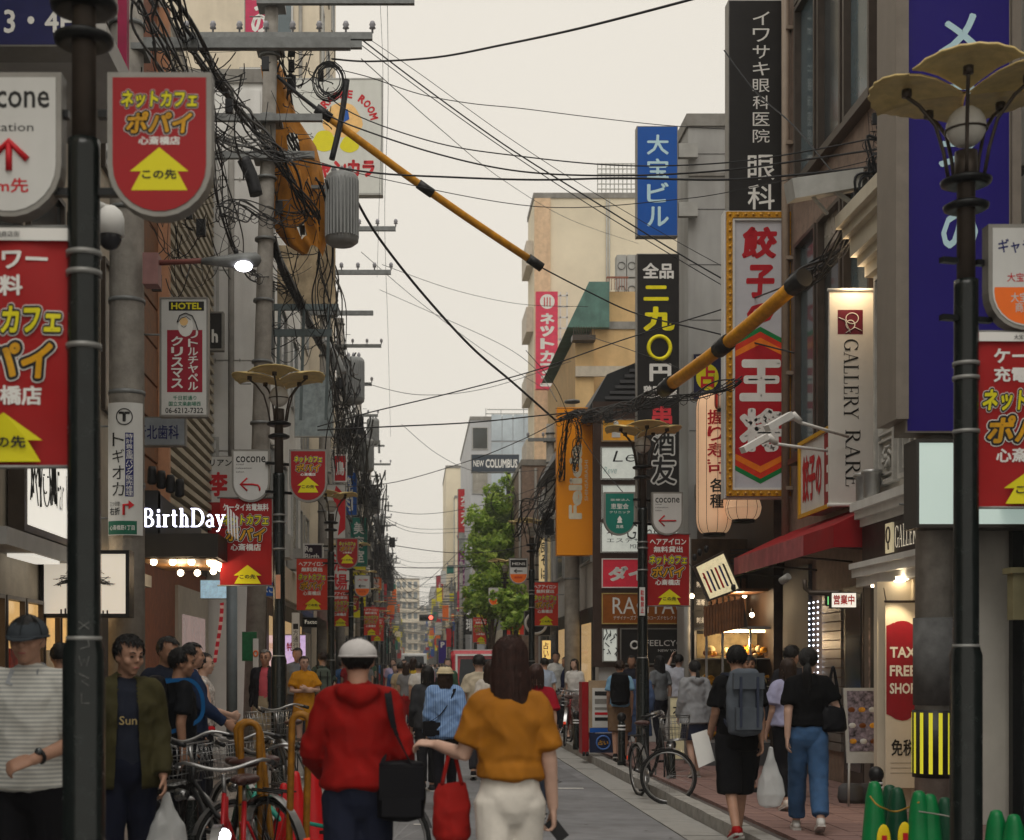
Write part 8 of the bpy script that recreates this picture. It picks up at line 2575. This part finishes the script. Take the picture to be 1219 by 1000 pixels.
def plastic_bag(label,p,s=1.0,sh=1.0):
 b=thing('plastic_bag',label,'bag',tuple(p),random.uniform(-.4,.4),'white plastic bags')
 q=MB()
 loft(q,[((0,0,0),.10*s,.05*s),((0,0,.10*s),.13*s,.07*s),((0,0,.22*s),.11*s,.055*s),((0,0,.32*s*sh),.045*s,.03*s),((0,0,.40*s*sh),.02*s,.015*s)],14,dome0=.4)
 me=bake(q,.012,1,'bag_body');wrinkle(me,.010,42,int(s*9),(1.3,1.3,.35));me.materials.append(mat('thin_plastic',(.70,.72,.72),.2,var=.05,scale=8,alpha=.62,spec=.6))
 o=bpy.data.objects.new('bag_body',me);COL.objects.link(o);o.parent=b
 return b
p_=wpt(ja,-.235,.03,.79);plastic_bag('white plastic bag with green print in the olive jacketed man hand',(p_.x,p_.y,p_.z-.42),1.0)
dk_=who('man in black T-shirt with blue trimmed backpack, head turned right',214,771,10.3,-60,ground=.12,vox=.011,fine=True,skin='c',hair=('short','black'),seed=21,head=(-20,-4),
top=dict(col=(18,20,24),sleeve='short',hem=.92,loose=.018),bottom=dict(kind='trousers',col=(20,22,28),loose=.014),shoes=(30,80,170),pose=dict(stride=.6))
def backpack(label,root,m,w=.30,h=.44,t=.16,z=.98,strap_m=None):
 p=wpt(root,0,-.125-t*.5,z)
 b=thing('backpack',label,'backpack',tuple(p),root.rotation_euler.z,'worn backpacks')
 q=MB()
 loft(q,[((0,0,0),w*.44,t*.48),((0,0,h*.25),w*.5,t*.55),((0,0,h*.75),w*.48,t*.50),((0,.01,h),w*.38,t*.36)],18,dome=.6,dome0=.4)
 me=bake(q,.011,2,'bag_body');wrinkle(me,.006,40,2);me.materials.append(m)
 o=bpy.data.objects.new('bag_body',me);COL.objects.link(o);o.parent=b
 MB().box(-w*.34,w*.34,-t*.66,-t*.45,h*.06,h*.42).build('pocket',m,b,True)
 MB().box(-w*.40,w*.40,-t*.64,-t*.40,h*.72,h*.98).build('flap',m,b,True)
 sm=strap_m or M_BAG
 for sx in(-1,1):
  MB().box(sx*w*.22-.010,sx*w*.22+.010,-t*.70,-t*.50,h*.10,h*.92).build('buckle_strap',sm,b,True)
  s=root['H']/1.7
  L=lambda a,b_,c:(a*s,(b_+.125)*s+t*.5,(c-z)*s)
  pts=spline([(sx*w*.28,.02,h*.95),L(sx*.11,-.06,1.455),L(sx*.12,.06,1.44),L(sx*.14,.125,1.32),L(sx*.13,.10,1.14),(sx*w*.42,.03,h*.12)],5)
  q=MB()
  for i in range(len(pts)-1):q.bar(pts[i],pts[i+1].lerp(pts[i],-.06),.010,.028)
  q.build('strap',sm,b,True)
 return b
backpack('black backpack with bright blue trim on the man looking right',dk_,M_BAG,strap_m=cloth('strap_blue',(24,84,136)))
who('black haired man close behind the dark clothed man',197,757,11.2,-150,ground=.12,vox=.012,skin='c',hair=('short','black'),seed=22,head=(20,-12),top=dict(col=(30,34,46),sleeve='long',hem=.9,loose=.02),bottom=dict(kind='trousers',col=(30,30,34)),pose=dict(stride=.2))
who('person in navy jacket beyond the man with blue straps',228,765,12.2,-70,ground=.12,vox=.012,skin='a',hair=('short','black'),seed=23,top=dict(col=(32,46,74),sleeve='long',hem=.88,loose=.026),bottom=dict(kind='trousers',col=(28,30,40)),pose=dict(stride=.3,elbow={1:(.24,.06,1.14)},wrist={1:(.2,.26,1.0)}))
who('woman in pale patterned top holding something red, facing right at left',242,777,13.6,-78,ground=.12,vox=.012,skin='b',hair=('pony','black'),seed=24,top=dict(col=(196,188,182),sleeve='none',hem=.95,loose=.016,mat=mat('pattern_top',(.5,.46,.43),.8,var=.55,scale=34)),
bottom=dict(kind='trousers',col=(24,24,28),loose=.01),shoes=(200,150,140),pose=dict(stride=.2,elbow={-1:(-.21,.04,1.13),1:(.21,.04,1.13)},wrist={-1:(-.10,.26,1.04),1:(.08,.28,1.06)}))
q=MB().ball(P(249,868,13.5),.06,.05,.035,n=14,k=8);tag(q.build('pouch',cloth('pouch_red',(190,30,40))),'small red pouch in the patterned top woman hands','pouch')
who('dark haired person in pale blue standing behind the nearest left post',72,765,11.5,20,ground=.12,vox=.013,hair=('short','black'),seed=25,top=dict(col=(120,150,175),sleeve='short',hem=.9),bottom=dict(kind='trousers',col=(20,20,24)),pose=dict(stride=.2))
bpm=who('man in black with grey backpack and wide shorts walking away on the right',877,768,11.9,6,ground=.10,fine=True,vox=.010,skin='a',hair=('short','black'),seed=31,head=(-14,-4),
top=dict(col=(14,14,16),sleeve='short',hem=.80,loose=.030,slen=.8),bottom=dict(kind='shorts',col=(20,20,23),loose=.012,wide=.018,hem=.42),shoes=(150,24,24),pose=dict(stride=.8))
backpack('grey rolltop backpack with flap and two straps on the right hand man',bpm,cloth('pack_grey',(84,90,98)),.32,.50,.17,.95,cloth('strap_slate',(58,64,80)))
p_=wpt(bpm,.235,-.05,.80);plastic_bag('clear white plastic bag in the backpack man right hand',(p_.x+.05,p_.y,p_.z-.47),.92,1.3)
p_=wpt(bpm,-.25,.1,.86)
tag(MB().add([p_+V((-.12,0,.06)),p_+V((.02,.03,.10)),p_+V((.08,.0,-.16)),p_+V((-.06,-.02,-.22)),p_+V((-.12,0.004,.06)),p_+V((.02,.034,.10)),p_+V((.08,.004,-.16)),p_+V((-.06,-.016,-.22))],[(0,1,2,3),(7,6,5,4),(0,4,5,1),(1,5,6,2),(2,6,7,3),(3,7,4,0)]).build('paper_sheet',M_WH),'white paper sheet in the backpack man left hand','paper')
bw_=who('woman in black T-shirt and blue jeans with ponytail walking away right',962,771,12.3,-8,ground=.12,fine=True,vox=.010,skin='b',hair=('pony','black'),seed=33,head=(-10,0),
top=dict(col=(12,12,14),sleeve='short',hem=.99,loose=.022,slen=.75),bottom=dict(kind='trousers',col=(58,88,124),loose=.014,wide=.02,mat=mat('denim_mid',srgb(56,88,126),.8,var=.2,scale=6,bump=.2,bscale=320)),shoes=(196,194,190),
pose=dict(stride=-.9,elbow={1:(.25,-.02,1.16)},wrist={1:(.22,.16,1.28)}))
q_=tote('black tote bag on the black shirted woman right shoulder',wpt(bw_,.22,-.03,.93),.24,.22,.10,M_BAG,bw_.rotation_euler.z+.3,handle=.34)
who('woman in lavender frilled blouse half hidden behind the black shirted woman',938,783,14.2,10,ground=.12,vox=.012,skin='b',hair=('bob','brown'),seed=34,top=dict(col=(150,150,178),sleeve='short',hem=.95,loose=.04),bottom=dict(kind='trousers',col=(20,20,24)),shoes=(200,190,180),pose=dict(stride=.5))
who('tall black haired man beyond the ponytailed woman',942,768,15.4,-20,ground=.12,vox=.013,skin='b',hair=('short','black'),seed=35,head=(-25,0),top=dict(col=(40,40,44),sleeve='short'),bottom=dict(kind='trousers',col=(26,26,30)))
who('man in dark suit and tie facing us beside the display case',891,780,16.2,178,ground=.12,vox=.012,skin='c',hair=('fringe','black'),seed=36,top=dict(col=(26,28,36),sleeve='long',hem=.84,loose=.024,open=True,name='jacket'),inner=(180,185,195),bottom=dict(kind='trousers',col=(24,26,34)))
who('ponytailed woman in grey hooded cardigan and dark skirt on the right pavement',827,786,18.3,10,ground=.12,vox=.012,skin='b',hair=('pony','black'),seed=37,top=dict(col=(140,142,146),sleeve='long',hem=.80,loose=.045,hood=True,flare=.02),bottom=dict(kind='skirt',col=(34,38,56),hem=.55),shoes=(150,140,130))
who('long haired woman in loose denim dress behind the right lamp post',762,792,22.0,20,ground=.12,vox=.014,skin='b',hair=('long','auburn'),strands=200,seed=38,top=dict(col=(84,104,142),sleeve='long',hem=.80,loose=.04),bottom=dict(kind='dress',col=(84,104,142),hem=.42,flare=.06,loose=.02),shoes=(24,24,26))
ph_=who('man with pale blue shirt and black backpack beside the sandwich board',738,786,21.6,-8,ground=.12,vox=.014,skin='a',hair=('short','brown'),seed=39,top=dict(col=(120,160,190),sleeve='short',hem=.92,loose=.024),bottom=dict(kind='shorts',col=(120,96,74),loose=.02,wide=.02,hem=.5),shoes=(26,26,30))
backpack('black backpack on the pale blue shirted man',ph_,M_BAG)
who('woman with long straight black hair in grey top right of the lamp',785,780,23.6,30,ground=.12,vox=.015,skin='b',hair=('long','black'),strands=200,seed=40,top=dict(col=(112,116,120),sleeve='short',hem=.92),bottom=dict(kind='trousers',col=(30,30,40)),shoes=(60,50,46))
who('man in white shirt raising one arm near the tenant board',808,779,25,-30,ground=.12,vox=.016,skin='b',hair=('short','black'),seed=41,top=dict(col=(180,184,196),sleeve='half',hem=.9,loose=.03),bottom=dict(kind='trousers',col=(34,36,52)),pose=dict(elbow={-1:(-.28,.12,1.42)},wrist={-1:(-.22,.22,1.64)},stride=.2))
who('smiling dark haired man in black shirt beyond the sandwich board',752,780,25.4,165,ground=.12,vox=.016,skin='c',hair=('short','black'),seed=42,top=dict(col=(30,30,40),sleeve='short'),bottom=dict(kind='trousers',col=(30,30,40)))
wtm=who('man in white T-shirt and navy trousers facing us by the right kerb',662,776,31.5,185,ground=.12,vox=.016,skin='a',hair=('short','black'),seed=43,top=dict(col=(206,206,202),sleeve='half',hem=.88,loose=.03),bottom=dict(kind='trousers',col=(26,32,60)))
who('man in pale blue striped shirt left of the white T-shirt man',648,783,29,20,ground=.0,vox=.016,skin='b',hair=('short','black'),seed=44,top=dict(col=(160,176,200),sleeve='short',loose=.03),bottom=dict(kind='trousers',col=(60,60,70)))
who('woman in white blouse and patterned skirt by the red bicycle',684,784,28,150,ground=.12,vox=.016,skin='b',hair=('bob','black'),seed=45,top=dict(col=(204,202,198),sleeve='short'),bottom=dict(kind='skirt',col=(110,84,80),hem=.5,mat=mat('pattern_skirt',(.2,.13,.12),.8,var=.7,scale=24)),shoes=(60,50,50))
who('person in navy top just right of the white T-shirt man',674,782,30,90,ground=.12,vox=.018,skin='a',hair=('short','black'),seed=46,top=dict(col=(30,36,66),sleeve='short'),bottom=dict(kind='trousers',col=(40,40,48)))
hg=who('young woman in pale helmet like cap and oversized blue striped shirt',530,791,15.4,4,vox=.011,fine=True,skin='b',hair=('bob','brown'),cap=('helmet',(196,182,150)),seed=51,
top=dict(col=(118,146,190),sleeve='long',hem=.86,loose=.050,wr=.013,mat=stripes_mat('blue_pinstripe',srgb(98,130,176),srgb(132,158,194),.024,'X',.6)),bottom=dict(kind='trousers',col=(20,20,26),loose=.004),shoes=(176,160,130),pose=dict(stride=.7))
shoulder_bag('small black crossbody bag on the blue shirted young woman',hg,-1,.20,.15,.08,M_BAG,z=.88,x=.17,y=-.10)
who('dark haired person in charcoal top left of the blue shirted woman',509,792,17.6,8,vox=.013,skin='a',hair=('bob','black'),seed=52,top=dict(col=(50,52,56),sleeve='long',hem=.86,loose=.03),bottom=dict(kind='trousers',col=(30,30,34)),shoes=(40,40,44))
wl=who('woman in lavender top with dark strap walking toward us',468,784,40,180,vox=.018,skin='b',hair=('bob','brown'),seed=53,top=dict(col=(178,166,196),sleeve='short'),bottom=dict(kind='trousers',col=(40,44,70)))
ww=who('woman in white T-shirt carrying a white bag walking toward us',487,788,38,180,vox=.018,skin='b',hair=('pony','black'),seed=54,top=dict(col=(206,208,212),sleeve='short',loose=.03),bottom=dict(kind='trousers',col=(30,34,60)))
p_=wpt(ww,-.23,.03,.80);plastic_bag('pale plastic bag in the white T-shirt woman hand',(p_.x,p_.y,p_.z-.5),1.3)
who('person in cream shirt with dark strap beyond the ochre shirted woman',570,779,19.5,0,vox=.014,skin='b',hair=('short','black'),seed=55,top=dict(col=(176,166,146),sleeve='short',loose=.03),bottom=dict(kind='trousers',col=(50,50,56)))
who('dark haired person low beside the cream shirted one',584,786,18.6,-10,vox=.014,skin='b',hair=('long','brown'),strands=200,seed=56,top=dict(col=(190,184,176),sleeve='short'),bottom=dict(kind='trousers',col=(60,60,66)))
who('person in maroon shirt right behind the ochre shirted woman',638,790,14.6,2,vox=.014,skin='b',hair=('bob','auburn'),seed=57,top=dict(col=(140,20,36),sleeve='short',loose=.03),bottom=dict(kind='trousers',col=(60,66,80)))
who('older man in dark blazer over pink shirt and beige trousers at left',316,773,19.6,172,ground=.12,vox=.014,skin='a',hair=('short','grey'),strands=60,glasses=True,seed=61,top=dict(col=(30,30,36),sleeve='long',hem=.86,open=True,name='jacket',loose=.03),inner=(186,84,96),bottom=dict(kind='trousers',col=(150,138,116),loose=.02))
who('woman with glasses and arms folded in an ochre dress at left',362,781,22.5,-160,ground=.12,vox=.015,skin='b',hair=('pony','auburn'),glasses=True,seed=62,top=dict(col=(190,130,24),sleeve='short',hem=.9,loose=.03),bottom=dict(kind='dress',col=(184,126,30),hem=.62,flare=.05),pose=dict(stride=.1,elbow={-1:(-.24,.06,1.12),1:(.24,.06,1.12)},wrist={-1:(.0,.18,1.16),1:(.02,.17,1.12)}))
who('short haired man in grey T-shirt behind the ochre dressed woman',354,771,24.5,175,ground=.12,vox=.016,skin='a',hair=('short','black'),seed=63,top=dict(col=(110,116,124),sleeve='short',loose=.03),bottom=dict(kind='trousers',col=(60,64,74)))
gbp=who('man in green with grey green backpack walking away at left',384,776,27,8,ground=.0,vox=.016,skin='b',hair=('short','brown'),seed=64,top=dict(col=(60,74,66),sleeve='short'),bottom=dict(kind='trousers',col=(50,50,50)))
backpack('grey green backpack on the man by the third left post',gbp,cloth('pack_sage',(92,104,96)))
# ---- crowd further off: each walker is its own copy with its own clothes
rr_=random.Random(77)
far_base=[]
for i,(hair_,bt,yaw)in enumerate(((('short','black'),'trousers',0),(('bob','black'),'skirt',180),(('long','brown'),'trousers',0),(('short','brown'),'trousers',180),(('pony','black'),'skirt',0))):
 r=person('far walker',(0,-30-i,0),yaw,H=1.66,vox=.026,hair=hair_,strands=24,seed=100+i,top=dict(col=(120,120,124),sleeve=['short','long'][i%2]),bottom=dict(kind=bt,col=(40,42,52)),hands=False,skin='b')
 far_base.append(r)
tree_f={}
for o in bpy.data.objects:
 if o.parent is not None:tree_f.setdefault(o.parent.name,[]).append(o)
cl=[('white',(206,204,200)),('black',(22,22,26)),('navy',(34,42,70)),('red',(160,30,34)),('grey',(120,122,126)),('beige',(176,158,128)),('blue',(70,110,160)),('green',(60,90,70)),('pink',(200,150,160)),('yellow',(200,170,60))]
seen_l=set()
spots_=[]
for i in range(64):
 d=29+95*(i/64)**1.3+rr_.uniform(0,2)
 road_=rr_.random()<.62
 if road_:x=rr_.uniform(-.5,2.2);gz=0
 else:x=rr_.choice([rr_.uniform(-2.2,-1.5),rr_.uniform(3.1,3.5 if d<45 else 3.6)]);gz=.12
 if road_ and d>33 and d<44 and .6<x:x=rr_.uniform(-.5,.5)
 spots_.append((x,d,gz,road_))
for i,(x,d,gz,road_)in enumerate(spots_):
 b_=far_base[i%5]
 c=dup(b_,(x,d,gz),b_.rotation_euler.z+rr_.uniform(-.3,.3),tree=tree_f)
 nm,col=cl[(i*7+i//10)%10]
 nm2,col2=cl[(i*3+1)%4]
 for ch in bpy.data.objects:
  if ch.parent==c:
   base=ch.name.split('.')[0]
   if base in('shirt','trousers','skirt'):
    ch.data=ch.data.copy();ch.data.materials.clear()
    cc=col if base=='shirt' else col2
    ch.data.materials.append(cloth('far%d_%d_%d'%cc,cc))
 s_=.92+.14*rr_.random()
 c.scale=(s_,s_,s_)
 where='in the road' if road_ else('on the left pavement' if x<0 else 'on the right pavement')
 dist='mid distance' if d<50 else('far' if d<80 else 'very far')
 what={0:'short haired man',1:'bobbed woman in skirt',2:'long haired woman',3:'brown haired man',4:'ponytailed woman in skirt'}[i%5]
 c['label']='%s %s in %s top walking %s'%(dist,what,nm,where)
 if c['label']in seen_l:c['label']='%s %s in %s top over %s walking %s'%(dist,what,nm,nm2,where)
 seen_l.add(c['label'])
 c['group']='pedestrians further down the street'
for r in far_base:
 for o in tree_f.get(r.name,[]):
  bpy.data.objects.remove(o)
 bpy.data.objects.remove(r)
bpy.data.scenes.remove(TS)
